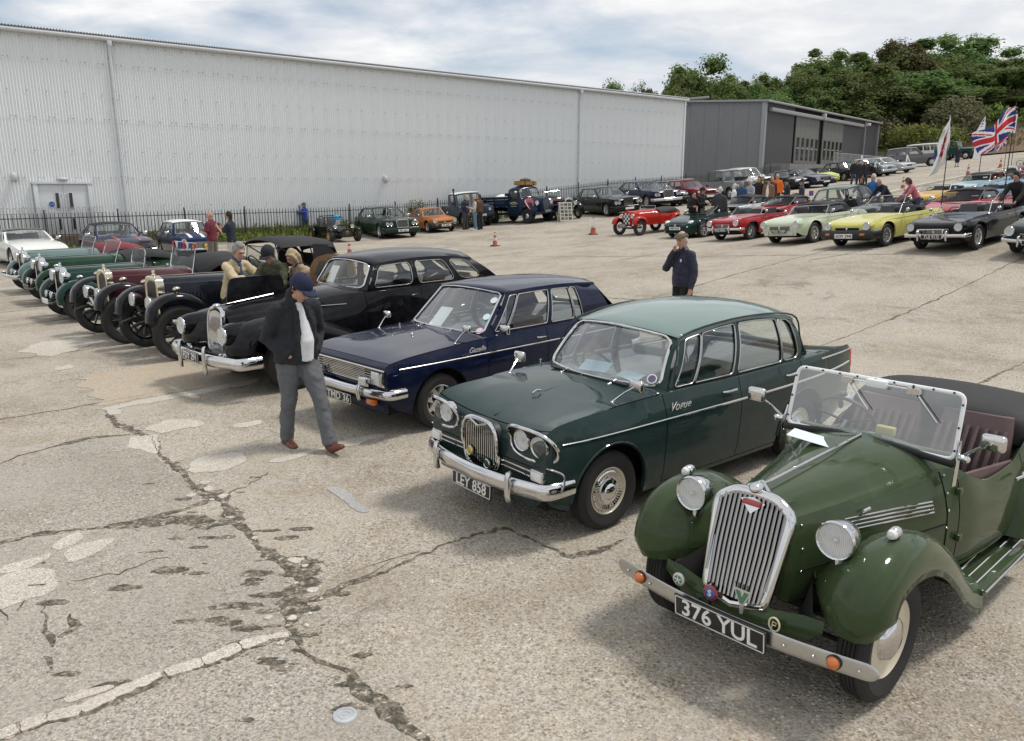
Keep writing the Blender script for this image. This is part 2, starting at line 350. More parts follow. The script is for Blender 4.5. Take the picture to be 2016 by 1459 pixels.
hm=MB(); hm.grid([[(x,y,hz(x,y)) for y in ys] for x in xs],flip=True)
tag(hm.build('hillside',BANK,smooth=180),kind='structure')
# --- cracks, repairs and joints of the slab, each lying on the concrete
rc=random.Random(3)
def densify(pl,step=.12,jit=.02):
    out=[]
    for i in range(len(pl)-1):
        a,b=Vector(pl[i]),Vector(pl[i+1]); n=max(1,int((b-a).length/step))
        for k in range(n):
            q=a.lerp(b,k/n); out.append(q+V(rc.uniform(-jit,jit),rc.uniform(-jit,jit)))
    out.append(Vector(pl[-1])); return out
CKN=[0]
def crack(pl,w,mat=SOIL,z=.004,step=.05,jit=.018,name='crack'):
    CKN[0]+=1; P=densify(pl,step,jit); m=MB(); rows=[]; n=len(P)
    for i,q in enumerate(P):
        t=(P[min(i+1,n-1)]-P[max(i-1,0)]); t=t.normalized() if t.length>1e-6 else V(1,0); nn=V(-t.y,t.x)
        ww=w*(.12+1.9*max(0,mnoise.noise(V(q.x*2.3,q.y*2.3,1.7))+.12)+.7*abs(mnoise.noise(V(q.x*14,q.y*14,4.)))+rc.uniform(0,.2)); ww*=min(1,.15+i/4,.15+(n-1-i)/4)
        l=q+nn*ww*rc.uniform(.35,.65); r_=q-nn*ww*rc.uniform(.35,.65)
        rows.append([(l.x,l.y,gz(l.x,l.y)+.0032),(q.x,q.y,gz(q.x,q.y)+z+.0025+CKN[0]*1e-5),(r_.x,r_.y,gz(r_.x,r_.y)+.0032)])
    m.grid(rows); return m.build(name,mat,ground,smooth=180)
PCN=[0]
def patch(poly,mat=PATCH,h=.005,step=.03,jit=.003,name='repair_patch',z0=.0,rag=.06,soft=4):
    P=densify(list(poly)+[poly[0]],step,0)[:-1]; c=sum(P,V(0,0))/len(P); n=len(P); m=MB(); PCN[0]+=1; h+=PCN[0]*1.2e-5; size=max((p-c).length for p in P); rg=min(rag,size*.22)
    for _ in range(soft): P=[(P[i-1]+P[i]*2+P[(i+1)%n])/4 for i in range(n)]
    # ragged edge at two scales, moved along the outline's own normal so that it never folds over
    T=[(P[(i+1)%n]-P[i-1]).normalized() for i in range(n)]; fine=min(rg*.5,step*.45)
    P=[p+V(-t.y,t.x)*(mnoise.noise(V(p.x*4,p.y*4,2.))*rg*1.3+mnoise.noise(V(p.x*19,p.y*19,5.))*fine*1.6+rc.uniform(-jit,jit)) for p,t in zip(P,T)]
    ar=sum(P[i].x*P[(i+1)%n].y-P[(i+1)%n].x*P[i].y for i in range(n))
    if ar<0: P=P[::-1]
    m.add([(q.x,q.y,gz(q.x,q.y)+z0-.002) for q in P]+[(q.x,q.y,gz(q.x,q.y)+z0+h) for q in P],[(k,(k+1)%n,n+(k+1)%n,n+k) for k in range(n)]+[tuple(range(n,2*n))]); return m.build(name,mat,ground,smooth=30)
CR_A=[(-4.77,8.89),(-4.29,8.28),(-3.78,7.89),(-3.41,7.28),(-3.04,6.86),(-2.71,6.38),(-2.46,6.26),(-2.24,5.88),(-1.83,5.28),(-1.64,5.11),(-1.47,4.9),(-1.36,4.78),(-1.39,4.5),(-1.34,4.24),(-1.26,4.12),(-1.13,3.92),(-.92,3.82),(-.79,3.62),(-.65,3.49),(-.52,3.34),(-.4,3.18),(-.2,2.9)]
for q in ([(-7.5,5.6),(-4.84,7.0),(-4.4,7.85),(-3.85,7.85),(-3.4,7.2),(-2.7,6.35),(-2.55,6.15),(-2.85,5.85),(-3.2,5.6),(-4.5,5.2),(-7,4.6)],[(-6,4.6),(-3.9,5.3),(-3.1,5.58),(-2.6,5.95),(-2.3,5.85),(-1.85,5.2),(-1.5,4.8),(-1.42,4.4),(-1.38,4.2),(-1.7,3.95),(-2.0,3.72),(-2.5,3.3),(-4,2.2),(-6,2.3)],[(-2.45,3.18),(-2.0,3.58),(-1.35,4.08),(-1.2,3.95),(-.95,3.75),(-.8,3.55),(-.55,3.3),(-.25,2.9),(-.1,2.2),(-2.6,2.0)]): patch(q,CONC2,.0025,.06,.006,'slab',rag=.05)
for k in range(60):
    a=Vector(CR_A[rc.randint(4,17)])+V(rc.gauss(-.12,.22),rc.gauss(0,.2)); s=rc.uniform(.02,.075); patch([(a.x-s*1.6,a.y-s*.3),(a.x,a.y-s*.6),(a.x+s*1.7,a.y-s*.2),(a.x+s*1.2,a.y+s*.5),(a.x-s*.9,a.y+s*.5)],SOIL,.0035,.015,.006,'dirt_patch',rag=.09)
for k in range(22):
    a=V(rc.uniform(-3.6,-1.3),rc.uniform(3.2,5.6)); s=rc.uniform(.03,.09); patch([(a.x-s*1.6,a.y-s*.3),(a.x,a.y-s*.5),(a.x+s*1.7,a.y-s*.1),(a.x+s*1.2,a.y+s*.5),(a.x-s*.9,a.y+s*.4)],SOIL,.0035,.015,.006,'dirt_patch',rag=.1)
crack(CR_A,.075); crack(CR_A[3:12],.13); crack(CR_A[10:15],.16)
crack([(-3.86,5.34),(-3.58,5.49),(-3.31,5.61),(-3.14,5.64),(-2.81,5.83),(-2.6,6.08),(-2.48,6.23)],.10)
crack([(-3.14,5.62),(-2.9,5.72),(-2.6,5.78),(-2.3,5.75)],.13); crack([(-2.45,5.6),(-2.2,5.75),(-2.05,5.6)],.12)
crack([(-4.84,6.92),(-4.82,7.31),(-4.58,7.65),(-4.39,7.89),(-3.9,8.03)],.06)
crack([(-1.39,4.5),(-1.17,4.64),(-1.08,4.74),(-.87,4.92),(-.68,5.14),(-.46,5.37),(-.07,5.62),(.12,5.42),(.34,5.2),(.41,5.12),(.64,5.22),(.82,5.4)],.05)
crack([(.38,5.15),(.62,5.2),(.8,5.38)],.08)
crack([(-2.93,4.78),(-2.67,4.9),(-2.5,5.11),(-2.43,5.13)],.04,MOSS)
crack([(-2.48,6.23),(-2.33,6.48),(-2.24,6.83)],.03)
crack([(-2.95,4.5),(-2.75,4.2),(-2.62,4.02)],.05); crack([(-2.62,3.95),(-2.5,3.8)],.05)
crack([(-2.72,4.38),(-2.6,4.25),(-2.64,4.12)],.11)
SJ=[(-2.47,3.26),(-2.39,3.33),(-2.3,3.41),(-2.16,3.46),(-2.06,3.58),(-1.99,3.66),(-1.88,3.76),(-1.71,3.87),(-1.55,4.02),(-1.41,4.11),(-1.3,4.14)]
crack([(x+.03,y-.035) for x,y in SJ],.09)
crack([(-2.35,3.53),(-2.11,3.70),(-2.0,3.70)],.03)
for i in range(len(SJ)-1):                      # broken white joint filler, one block after another
    a,b=Vector(SJ[i]),Vector(SJ[i+1]); t=(b-a).normalized(); nn=V(-t.y,t.x)*rc.uniform(.036,.050)
    for k in range(1):
        q=1
        s=a.lerp(b,.025); e=a.lerp(b,.975)
        patch([s+nn,s-nn,e-nn,e+nn],PATCH,.010,.02,.004,'joint_filler',rag=.016,soft=1)
PT=[[(-4.01,7.89),(-3.76,7.99),(-3.46,7.36),(-3.55,7.32),(-3.88,7.62)],[(-3.97,8.18),(-3.89,8.5),(-3.57,8.56),(-3.39,8.29),(-3.76,7.99)],[(-3.06,7.05),(-2.98,7.33),(-2.71,7.41),(-2.49,7.13),(-2.66,6.86),(-2.94,6.86)],[(-3.08,8.3),(-2.81,8.51),(-2.74,8.35),(-3.0,8.16)],[(-3.55,4.76),(-3.35,4.9),(-3.17,4.98),(-2.97,4.74),(-3.1,4.49),(-3.3,4.4)],[(-3.36,5.28),(-3.31,5.61),(-3.22,5.51),(-3.26,5.21)],[(-3.21,5.23),(-2.96,5.49),(-2.92,5.4),(-2.97,5.15),(-3.11,5.02)],[(-3.55,4.98),(-3.3,5.25),(-3.24,5.1),(-3.45,4.9)],[(-7.87,12.31),(-7.97,13.01),(-7.5,13.52),(-6.91,13.22),(-7.11,11.9)],[(-6.63,11.13),(-6.54,11.41),(-6.37,11.14),(-6.49,10.96)],[(-4.87,9.01),(-4.29,9.66),(-3.47,10.41),(-3.42,10.25),(-4.13,9.46),(-4.74,8.89)],[(-2.33,7.13),(-1.92,7.53),(-1.36,8.02),(-1.31,7.92),(-1.87,7.43),(-2.24,7.09)],[(-4.77,8.97),(-4.6,8.92),(-4.5,8.72),(-4.62,8.74)],[(-2.69,6.55),(-2.58,6.48),(-2.55,6.35),(-2.68,6.38)],[(-2.33,3.56),(-2.13,3.69),(-2.04,3.66),(-2.12,3.58),(-2.28,3.50)]]
for q in PT: patch(q)
patch([(-1.39,4.60),(-1.04,4.97),(-.72,5.32),(-.66,5.22),(-1.0,4.88),(-1.18,4.69),(-1.32,4.53)],CONC,.008)
patch([(-1.61,6.45),(-1.52,6.48),(-1.29,6.16),(-1.13,5.95),(-1.2,5.89),(-1.41,6.16)],PATCHG)
patch([(-6.01,10.54),(-5.07,11.73),(-3.41,10.43),(-4.94,9.14)],PATCHR,.004,.05,.01,rag=.14)
for q in range(26):                             # crumbs along the main crack
    a=CR_A[rc.randint(3,14)]; x,y=a[0]+rc.uniform(-.1,.1),a[1]+rc.uniform(-.2,.2); s=rc.uniform(.015,.05)
    patch([(x-s,y-s*.6),(x+s*.8,y-s),(x+s,y+s*.7),(x-s*.5,y+s)],PATCH,.010,.012,.003,'concrete_crumb',rag=.01)
for q in range(9):                              # pieces of the crazed slab at the left
    x,y=-3.5+rc.random()*.45,4.45+rc.random()*.5; crack([(x,y),(x+rc.uniform(-.2,.2),y+rc.uniform(-.2,.2))],.012,z=.012,jit=.01)
JN=[[(-7.7,11.61),(-6.52,12.81),(-5.65,13.8),(-4.6,15.)],[(-9.53,14.52),(-8.89,15.4),(-7.6,17)],[(-12,15.5),(-10.69,16.35),(-8.95,17.9)],[(2.5,22.81),(5.12,25.02),(9,28.2)],[(-6.5,7.9),(-5.77,8.57),(-5.26,8.99),(-3.99,10.26)],[(-.6,27.62),(4.85,23.2),(9.5,19.5)],[(-6.5,22.5),(-2,26.5),(4,31.5)],[(1.0,15.0),(4.5,18.),(9,21.9)],[(4,11.5),(7,14.1),(13,19.2)],[(-1,19.6),(4,15.3)],[(-9,29.5),(-2,23.6)],[(6,33),(14,26.4)],[(-14,24),(-9,29),(-3,34.5)],[(5,9.1),(9.5,12.9)]]
for q in JN: crack(q,.035,step=.18,jit=.03)
crack([(7.36,19.82),(8.3,20.25),(9.12,20.72)],.09,MOSS,step=.1)
crack([(11.2,17.6),(12.4,18.4)],.08,MOSS,step=.1)
dr=MB(); dr.lathe([(.0,.016),(.018,.016),(.02,.012),(.032,.012),(.034,.016),(.05,.016),(.052,.012),(.064,.012),(.066,.016),(.09,.014),(.095,.0)],ax='z',n=40)
d=dr.build('survey_cover',simple('galvanised',(.55,.56,.57),.45,.6,var=.15)); d.location=(-.83,3.41,.003); d.scale=(.66,.66,.8); tag(d,'small round silver metal cover with concentric rings set in the cracked concrete','cover')
# loose grit and pebbles in the worn surface near the slab cracks
pb=MB(); rp=random.Random(11)
oc=[(1,0,0),(-1,0,0),(0,1,0),(0,-1,0),(0,0,1)]
for k in range(9000):
    y=2.6+ (rp.random()**1.6)*9; x=rp.uniform(-.72,.72)*y; s=rp.uniform(.004,.0105); a=rp.random()*6.28; c,sn=math.cos(a),math.sin(a); z=gz(x,y)
    e=rp.uniform(.6,1.5); vs=[(x+(p*c*e-q*sn)*s,y+(p*sn*e+q*c)*s,z+.55*r_*s) for p,q,r_ in oc]
    pb.add(vs,[(0,2,4),(2,1,4),(1,3,4),(3,0,4)])
m,nt,p,o=newmat('pebbles'); g=N(nt,'ShaderNodeNewGeometry'); r=ramp(nt,[(0,(.20,.16,.12)),(.3,(.42,.36,.28)),(.6,(.50,.46,.40)),(.85,(.36,.31,.27)),(1,(.40,.24,.14))]); nt.links.new(g.outputs['Random Per Island'],r.inputs[0]); nt.links.new(r.outputs[0],p.inputs['Base Color']); p.inputs['Roughness'].default_value=.9
tag(pb.build('loose_pebbles',m,smooth=0),'loose pebbles and grit scattered over the worn concrete','pebbles',kind='stuff')

# ======================= pale corrugated warehouse
CLAD=simple('pale_grey_sheeting',(.76,.785,.79),.5,bump=.05,bscale=3,var=.045,vscale=.9,stretch=(1,1,.25))
GUT=simple('gutter_grey',(.55,.57,.58),.5,var=.08); ROOFM=simple('roof_sheet',(.72,.74,.75),.45,var=.05)
WANG=R(40.366); W0=(-18.674,33.540,0)
wh=thing('warehouse','long pale grey corrugated metal warehouse with gutter and two downpipes behind the railings','building',W0,WANG)
S0,S1=-6.3,41.0; NC=6; SW=.114*NC; ns=int(round((S1-S0)/SW)); S1=S0+ns*SW
rows=[(.62,2.86),(2.80,5.24),(5.18,7.46),(7.40,8.52)]
for ri,(z0,z1) in enumerate(rows):
    mb=MB(); K=NC*4; off=-.006*(ri)
    mb.grid([[(SW*(i/K),off-.028*math.cos(2*math.pi*i/4),z) for z in (z0,z1)] for i in range(K+1)])
    me=mb.mesh('cladding_sheet',CLAD,smooth=60)
    for k in range(ns): link('cladding_sheet',me,wh,(S0+k*SW,-.0025*(k%2)+rc.uniform(-.001,.001),0))
mb=MB()
for z,dbl in ((7.52,1),(6.3,0),(5.30,1),(4.0,0),(2.92,1),(1.75,0),(.8,1),(8.3,0)):
    for k in range(ns):
        for e in ((.10,.26) if dbl else (.10,)):
            mb.box((S0+k*SW+e,-.045,z+rc.uniform(-.008,.008)),(.032,.03,.028))
tag(mb.build('fastener',simple('fastener',(.25,.26,.27),.5),wh,smooth=0),kind='stuff')
mb=MB(); mb.box(((S0+S1)/2,9.9,5.0),(S1-S0,19.6,7.2)); mb.build('inner_wall',simple('inner_lining',(.35,.36,.37),.8),wh,smooth=0)
mb=MB(); mb.box(((S0+S1)/2,.0,-.2),(S1-S0,.12,1.64)); mb.build('brick_plinth',simple('old_brick',(.16,.125,.10),.9,bump=.4,bscale=30,var=.4,vscale=6),wh,smooth=0)
mb=MB(); K=int((S1-S0+.4)/.11)*4; mb.grid([[(S0-.2+i*.11/4,y,8.64+ (y+.32)*.07+.028*math.cos(2*math.pi*i/4)) for y in (-.32,20)] for i in range(K+1)],flip=True); mb.build('roof',ROOFM,wh,smooth=60)
mb=MB(); mb.tube([(S0-.2,-.24,8.50),(S1+.15,-.24,8.50)],.085,n=12); mb.build('gutter',GUT,wh)
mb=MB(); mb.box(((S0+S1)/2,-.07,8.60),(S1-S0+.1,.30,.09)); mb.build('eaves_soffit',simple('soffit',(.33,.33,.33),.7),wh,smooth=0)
for s in (2.45,30.1):
    mb=MB(); mb.tube([(s,-.24,8.45),(s,-.24,8.22),(s+.02,-.13,7.98),(s+.02,-.12,7.8),(s+.02,-.12,-.2)],.062,n=12); dp=mb.build('downpipe',simple('downpipe_grey',(.60,.64,.66),.4,var=.06),wh)
    mb=MB()
    for z in (7.85,6.2,4.6,3.,1.4): mb.box((s+.02,-.1,z),(.19,.09,.05))
    mb.box((s,-.24,8.33),(.17,.17,.2)); mb.build('pipe_bracket',GUT,dp,bev=.006)
S1e=S1; mb=MB(); mb.box((S1e+.03,.0,4.3),(.16,.16,8.4)); mb.build('corner_flashing',simple('flashing',(.66,.69,.71),.45,var=.05),wh,smooth=0)
# double door
dm=simple('door_grey',(.60,.625,.64),.45,var=.05); dg=MB()
DX0,DX1,DZ0,DZ1=-.86,1.02,.62,2.66
for x in (DX0-.06,DX1+.06): dg.box((x,-.09,(DZ0+DZ1)/2),(.16,.16,DZ1-DZ0))
dg.box(((DX0+DX1)/2,-.09,DZ1+.05),(DX1-DX0+.34,.2,.10)); dfr=dg.build('door_frame',dm,wh,bev=.006)
mid=(DX0+DX1)/2
for sgn in (-1,1):
    c=mid+sgn*(DX1-DX0)/4; lw=(DX1-DX0)/2-.01
    l=MB(); l.box((c,-.075,(DZ0+DZ1)/2),(lw,.05,DZ1-DZ0-.02)); lf=l.build('door_leaf',dm,wh,bev=.003)
    hx=mid+sgn*.25
    for za,zc in ((2.0,.62),(1.05,.46)):
        f=MB(); f.box((hx,-.105,za),(.21,.02,zc+.08)); ff=f.build('window_frame',dm,lf,bev=.004)
        g=MB(); g.box((hx,-.118,za),(.125,.012,zc)); g.build('window_pane',simple('dark_pane',(.012,.013,.015),.08,spec=.8),lf,smooth=0)
    h=MB(); h.tube([(mid+sgn*.09,-.1,1.55),(mid+sgn*.09,-.15,1.55),(mid+sgn*.09,-.15,2.25),(mid+sgn*.09,-.1,2.25)],.014,n=8); h.build('door_handle',STEEL,lf)
    h=MB()
    for z in (.85,1.6,2.4): h.box((mid+sgn*(DX1-DX0)/2-sgn*.02,-.11,z),(.05,.03,.14))
    h.build('hinge',STEEL,lf,smooth=0)
sg=MB(); sg.lathe([(.001,-.012),(.13,-.012),(.13,0),(.001,0)],ax='y',n=28); s=sg.build('fire_door_sign',WHITE,wh); s.location=(mid-.48,-.104,1.86); 
sg=MB(); sg.lathe([(.001,-.006),(.112,-.006),(.112,0),(.001,0)],ax='y',n=28); s2=sg.build('blue_disc',simple('sign_blue',(.02,.07,.36),.4),s); s2.location=(0,-.0125,0)
text('FIRE DOOR',s,(0,-.020,.022),(R(90),0,0),.032,WHITE); text('KEEP SHUT',s,(0,-.020,-.022),(R(90),0,0),.032,WHITE)
for x,z,kind in ((-1.62,2.98,0),(15.5,2.95,0),(.1,2.86,1)):
    l=MB()
    if kind: l.ball((x,-.16,z),(.22,.10,.09))
    else: l.box((x,-.08,z+.05),(.12,.12,.1)); l.ball((x,-.17,z-.05),(.13,.12,.2))
    l.build('bulkhead_lamp',simple('lamp_grey',(.5,.5,.48),.35,var=.1),wh)
# ======================= dark grey hangar
GANG=R(50.62); GC=(21.327,70.,0)
HG=simple('mid_grey_sheeting',(.20,.21,.22),.5,var=.05,vscale=.6); HG2=simple('dark_grey_sheeting',(.08,.08,.083),.55,var=.06,vscale=.6); HF=simple('grey_trim',(.30,.31,.32),.45,var=.05)
HD=simple('hangar_door',(.16,.165,.155),.5,var=.05)
hg=thing('hangar','dark grey metal hangar with sliding glazed doors and ramp beyond the warehouse','building',GC,GANG)
HL,HWID,HB,HT=33.2,30.,2.2,9.35       # local x along front face, y away
def ribbed(x0,x1,z0,z1f,y,mat,axis,name,pw,n):
    # panels with shallow standing ribs, one object for each panel
    for k in range(n):
        a=x0+(x1-x0)*k/n; b=x0+(x1-x0)*(k+1)/n; mb=MB(); q=12; rws=[]
        for i in range(q+1):
            s=lerp(a,b-.012,i/q); d=.028 if i%3==0 else 0
            rws.append([(s,y-d,z) if axis=='x' else (y-d,s,z) for z in (z0,z1f(s))])
        mb.grid(rws,flip=(axis!='x')); mb.build(name,mat,hg,smooth=0)
ribbed(0,30.,HB,lambda s:HT+min(s,15.)*.055,-.0,HG,'y','side_panel',1,22)
ribbed(0,6.9,HB,lambda s:HT,0.,HG2,'x','front_panel',1,7)
ribbed(20.8,HL,HB,lambda s:HT,0.,HG2,'x','front_panel',1,12)
mb=MB(); mb.hexa([(.1,.12,HB),(HL,.12,HB),(HL,30,HB),(.1,30,HB),(.1,.12,HT-.02),(HL,.12,HT-.02),(HL,30,HT-.02),(.1,30,HT-.02)]); mb.build('inner_wall',simple('hangar_inside',(.02,.02,.02),.9),hg,smooth=0)
mb=MB(); mb.hexa([(-.35,-.35,HT+.0),(HL+.35,-.35,HT),(HL+.35,15,HT+.84),(-.35,15,HT+.84),(-.35,-.35,HT+.16),(HL+.35,-.35,HT+.16),(HL+.35,15,HT+1.0),(-.35,15,HT+1.0)]); mb.build('roof',HF,hg,smooth=0)
mb=MB(); mb.hexa([(-.35,15,HT+.84),(HL+.35,15,HT+.84),(HL+.35,30.3,HT),(-.35,30.3,HT),(-.35,15,HT+1.0),(HL+.35,15,HT+1.0),(HL+.35,30.3,HT+.16),(-.35,30.3,HT+.16)]); mb.build('roof',HF,hg,smooth=0)
mb=MB(); mb.tube([(-.3,-.38,HT+.06),(HL+.3,-.38,HT+.06)],.1,n=8); mb.build('gutter',HF,hg)
mb=MB(); mb.box((-.02,-.02,(HB+HT)/2),(.34,.34,HT-HB)); mb.build('corner_flashing',HF,hg,smooth=0)
mb=MB(); mb.box((HL+.02,-.02,(HB+HT)/2),(.3,.34,HT-HB)); mb.build('corner_flashing',HF,hg,smooth=0)
mb=MB(); mb.box((13.8,-.22,8.80),(26,.36,.30)); mb.build('door_track',HF,hg,bev=.02)
mb=MB(); mb.tube([(27.7,-.25,HT),(27.7,-.25,4.)],.08,n=8); mb.build('downpipe',HF,hg)
mb=MB(); mb.box((27.9,-.5,HT-.35),(.4,.4,.3)); mb.build('floodlight',WHITE,hg,bev=.04)
mb=MB(); mb.box((13.7,-.4,HT-.35),(.25,.4,.5)); mb.build('floodlight',GUT,hg,bev=.04)
for x0,n,x1 in ((7.25,5,13.4),(14.6,5,20.7)):
    for k in range(n):
        a=lerp(x0,x1,k/n); b=lerp(x0,x1,(k+1)/n)-.03; mb=MB(); mb.box(((a+b)/2,-.06,(4.5+8.68)/2),(b-a,.1,8.68-4.5)); l=mb.build('sliding_door_leaf',HD,hg,smooth=0)
        zb=4.8 if x0<10 else 5.0
        mb=MB(); c=(a+b)/2; mb.box((c+.12,-.125,(6.8+zb)/2),(.62,.02,6.8-zb)); mb.build('window_pane',simple('hangar_glass',(.02,.022,.025),.06,spec=.9),l,smooth=0)
        mb=MB(); mb.box((c+.12,-.14,zb+ (6.8-zb)*.53),(.66,.02,.09)); mb.build('glazing_bar',HF,l,smooth=0)
mb=MB(); mb.hexa([(.3,-2.4,HB),(31,-2.4,HB),(31,0,HB),(.3,0,HB),(.3,-2.4,4.3),(31,-2.4,4.5),(31,0,4.5),(.3,0,4.3)]); mb.build('loading_dock',simple('dock_concrete',(.20,.20,.195),.9,var=.2),hg,smooth=0)
mb=MB()
mb.tube([(-.3,5,HT+.7),(-.6,13.,HT+.55)],.09); mb.tube([(-.3,7.,HT+.2),(-.5,9,HT+.7)],.06); mb.tube([(-.4,8.5,HT+.7),(-.4,8.5,HT-.2)],.07); mb.tube([(-.4,6.5,HT+.7),(-.5,12.5,HT-.9)],.06)
mb.build('eaves_bracket',HF,hg)
fl=MB(); fl.tube([(-1.2,12.2,7),(-1.2,12.2,HT+1.6)],.16,n=12); fl.build('flue',GUT,hg)
# barriers along the dock
BARM=simple('barrier_steel',(.58,.60,.61),.4,.3,var=.1)
bm_=MB(); BW=2.3
bm_.tube([(0,0,.12),(0,0,1.1),(BW,0,1.1),(BW,0,.12),(0,0,.12)],.02,n=6)
for k in range(1,15): bm_.tube([(BW*k/15,0,.12),(BW*k/15,0,1.1)],.009,n=4)
barme=bm_.mesh('rails',BARM,smooth=40); ft=MB(); ft.box((.3,0,.03),(.05,.6,.05)); ft.box((BW-.3,0,.03),(.05,.6,.05)); ftme=ft.mesh('foot',BARM,smooth=0)
for k in range(11):
    lx=10.5+k*2.4; b=Matrix.Rotation(GANG,3,'Z')@V(lx,-2.7 if k<9 else -3.1,0); X,Y=GC[0]+b.x,GC[1]+b.y
    th=thing('crowd_barrier',('galvanised crowd barrier with a white notice before the hangar dock' if k in (3,6,9) else 'plain galvanised crowd barrier in the line before the hangar dock'),'barrier',(X,Y,4.35 if lx<31 else gz(X,Y)),GANG,'barriers along the hangar dock')
    link('rails',barme,th); link('foot',ftme,th)
    if k in (3,6,9):
        s=MB(); s.box((1.1,-.05,.92),(.55,.02,.32)); s.build('notice',WHITE,th,smooth=0)
# ======================= spiked railing fence
RAIL=simple('railing_paint',(.022,.027,.026),.5,var=.3)
DV=V(math.cos(WANG),math.sin(WANG)); NV=V(math.sin(WANG),-math.cos(WANG))
fo_=Vector(W0[:2])+NV*.8
fence=thing('railing_fence','dark spiked metal railing fence running along the foot of the pale warehouse','fence',(fo_.x,fo_.y,0))
def fpt(s): q=DV*s; return q.x,q.y,gz(fo_.x+q.x,fo_.y+q.y)
br=MB(); hb=.012; br.add([(-hb,-hb,0),(hb,-hb,0),(hb,hb,0),(-hb,hb,0),(-hb,-hb,1.45),(hb,-hb,1.45),(hb,hb,1.45),(-hb,hb,1.45),(0,0,1.56)],[(0,1,5,4),(1,2,6,5),(2,3,7,6),(3,0,4,7),(4,5,8),(5,6,8),(6,7,8),(7,4,8)])
brme=br.mesh('bar',RAIL,smooth=0); rest=MB(); sp=.148; nb=int((53+3.6)/sp)
for k in range(nb):
    s=-3.6+k*sp; x,y,z=fpt(s)
    if k<299: link('bar',brme,fence,(x,y,z),(0,0,WANG))
    else: rest.add([(x+a,y+b,z+c) for a,b,c in br.v],br.f)
tag(rest.build('far_bars',RAIL,fence,smooth=0),kind='stuff')
pm=MB(); pm.box((0,0,.82),(.048,.048,1.66)); pme=pm.mesh('post',RAIL,smooth=0)
np_=int(56.6/2.75)
for k in range(np_+1):
    s=-3.6+k*2.75; x,y,z=fpt(s); link('post',pme,fence,(x,y,z),(0,0,WANG))
    if k<np_:
        for h in (.14,1.33):
            m_=MB(); pts=[fpt(s+q*.55) for q in range(6)]; m_.tube([(a,b,c+h) for a,b,c in pts],.02,n=4); m_.build('rail',RAIL,fence,smooth=0)
# hooped guard rail at the door step
hp=thing('hooped_railing','low grey hooped top railing in front of the warehouse double door','railing',W0,WANG)
for k in range(18):
    m_=MB(); x=-2.3+k*.21; m_.tube(catmull([(x,-.45,.6),(x,-.45,1.62),(x+.06,-.45,1.72),(x+.12,-.45,1.62),(x+.12,-.45,.6)],4),.011,n=5); m_.build('hoop',simple('hoop_grey',(.34,.36,.37),.5),hp)
m_=MB(); m_.tube([(-2.3,-.45,1.5),(1.5,-.45,1.5)],.014,n=6); m_.build('top_rail',MATS['hoop_grey'],hp)
m_=MB(); m_.tube([(-2.3,-.45,.66),(1.5,-.45,.66)],.014,n=6); m_.build('bottom_rail',MATS['hoop_grey'],hp)
m_=MB(); m_.box((0,-.35,.3),(3.9,.8,.6)); m_.build('door_step',MATS['old_brick'],hp,smooth=0)
# kerb and weeds below the fence
kb=MB(); kx=[(-4,1.55),(52,1.55)]
for k in range(60):
    a=-4+k*.93; q0=Vector(W0[:2])+DV*a+NV*1.5; q1=Vector(W0[:2])+DV*(a+.92)+NV*1.5; z0,z1=gz(q0.x,q0.y),gz(q1.x,q1.y); n_=NV*.14
    m_=MB(); m_.hexa([(q0.x,q0.y,z0-.1),(q0.x+n_.x,q0.y+n_.y,z0-.1),(q1.x+n_.x,q1.y+n_.y,z1-.1),(q1.x,q1.y,z1-.1),(q0.x,q0.y,z0+.09),(q0.x+n_.x,q0.y+n_.y,z0+.09),(q1.x+n_.x,q1.y+n_.y,z1+.09),(q1.x,q1.y,z1+.09)]); m_.build('kerb_stone',PATCHG,ground,smooth=0)
def leafmat(name,stops,trans=.35):
    m,nt,p,o=newmat(name); g=N(nt,'ShaderNodeNewGeometry'); r=ramp(nt,stops); nt.links.new(g.outputs['Random Per Island'],r.inputs[0])
    oi=N(nt,'ShaderNodeObjectInfo'); hv=N(nt,'ShaderNodeHueSaturation'); mr=N(nt,'ShaderNodeMapRange',i_3=.465,i_4=.52); nt.links.new(oi.outputs['Random'],mr.inputs[0]); nt.links.new(mr.outputs[0],hv.inputs['Hue'])
    mr=N(nt,'ShaderNodeMapRange',i_3=.75,i_4=1.3); nt.links.new(oi.outputs['Random'],mr.inputs[0]); nt.links.new(mr.outputs[0],hv.inputs['Value'])
    nt.links.new(r.outputs[0],hv.inputs['Color']); nt.links.new(hv.outputs[0],p.inputs['Base Color']); p.inputs['Roughness'].default_value=.6; p.inputs['Specular IOR Level'].default_value=.3
    tr=N(nt,'ShaderNodeBsdfTranslucent'); nt.links.new(hv.outputs[0],tr.inputs[0]); ms=N(nt,'ShaderNodeMixShader'); ms.inputs[0].default_value=trans; nt.links.new(p.outputs[0],ms.inputs[1]); nt.links.new(tr.outputs[0],ms.inputs[2]); nt.links.new(ms.outputs[0],o.inputs[0]); MATS[name]=m; return m
LEAF=leafmat('tree_leaves',[(0,(.07,.11,.038)),(.35,(.12,.18,.056)),(.7,(.17,.245,.075)),(1,(.24,.315,.105))],.5)
LEAFB=leafmat('brownish_leaves',[(0,(.05,.05,.018)),(.5,(.10,.09,.03)),(1,(.15,.13,.05))])
WEED=leafmat('weed_leaves',[(0,(.10,.16,.035)),(.5,(.19,.26,.06)),(1,(.32,.36,.11))])
YEL=leafmat('yellow_flower_scrub',[(0,(.09,.13,.035)),(.5,(.16,.20,.05)),(.85,(.22,.24,.06)),(1,(.45,.38,.05))])
GREYB=leafmat('grey_green_scrub',[(0,(.10,.11,.055)),(.5,(.16,.165,.08)),(1,(.23,.22,.12))])
rl=random.Random(5)
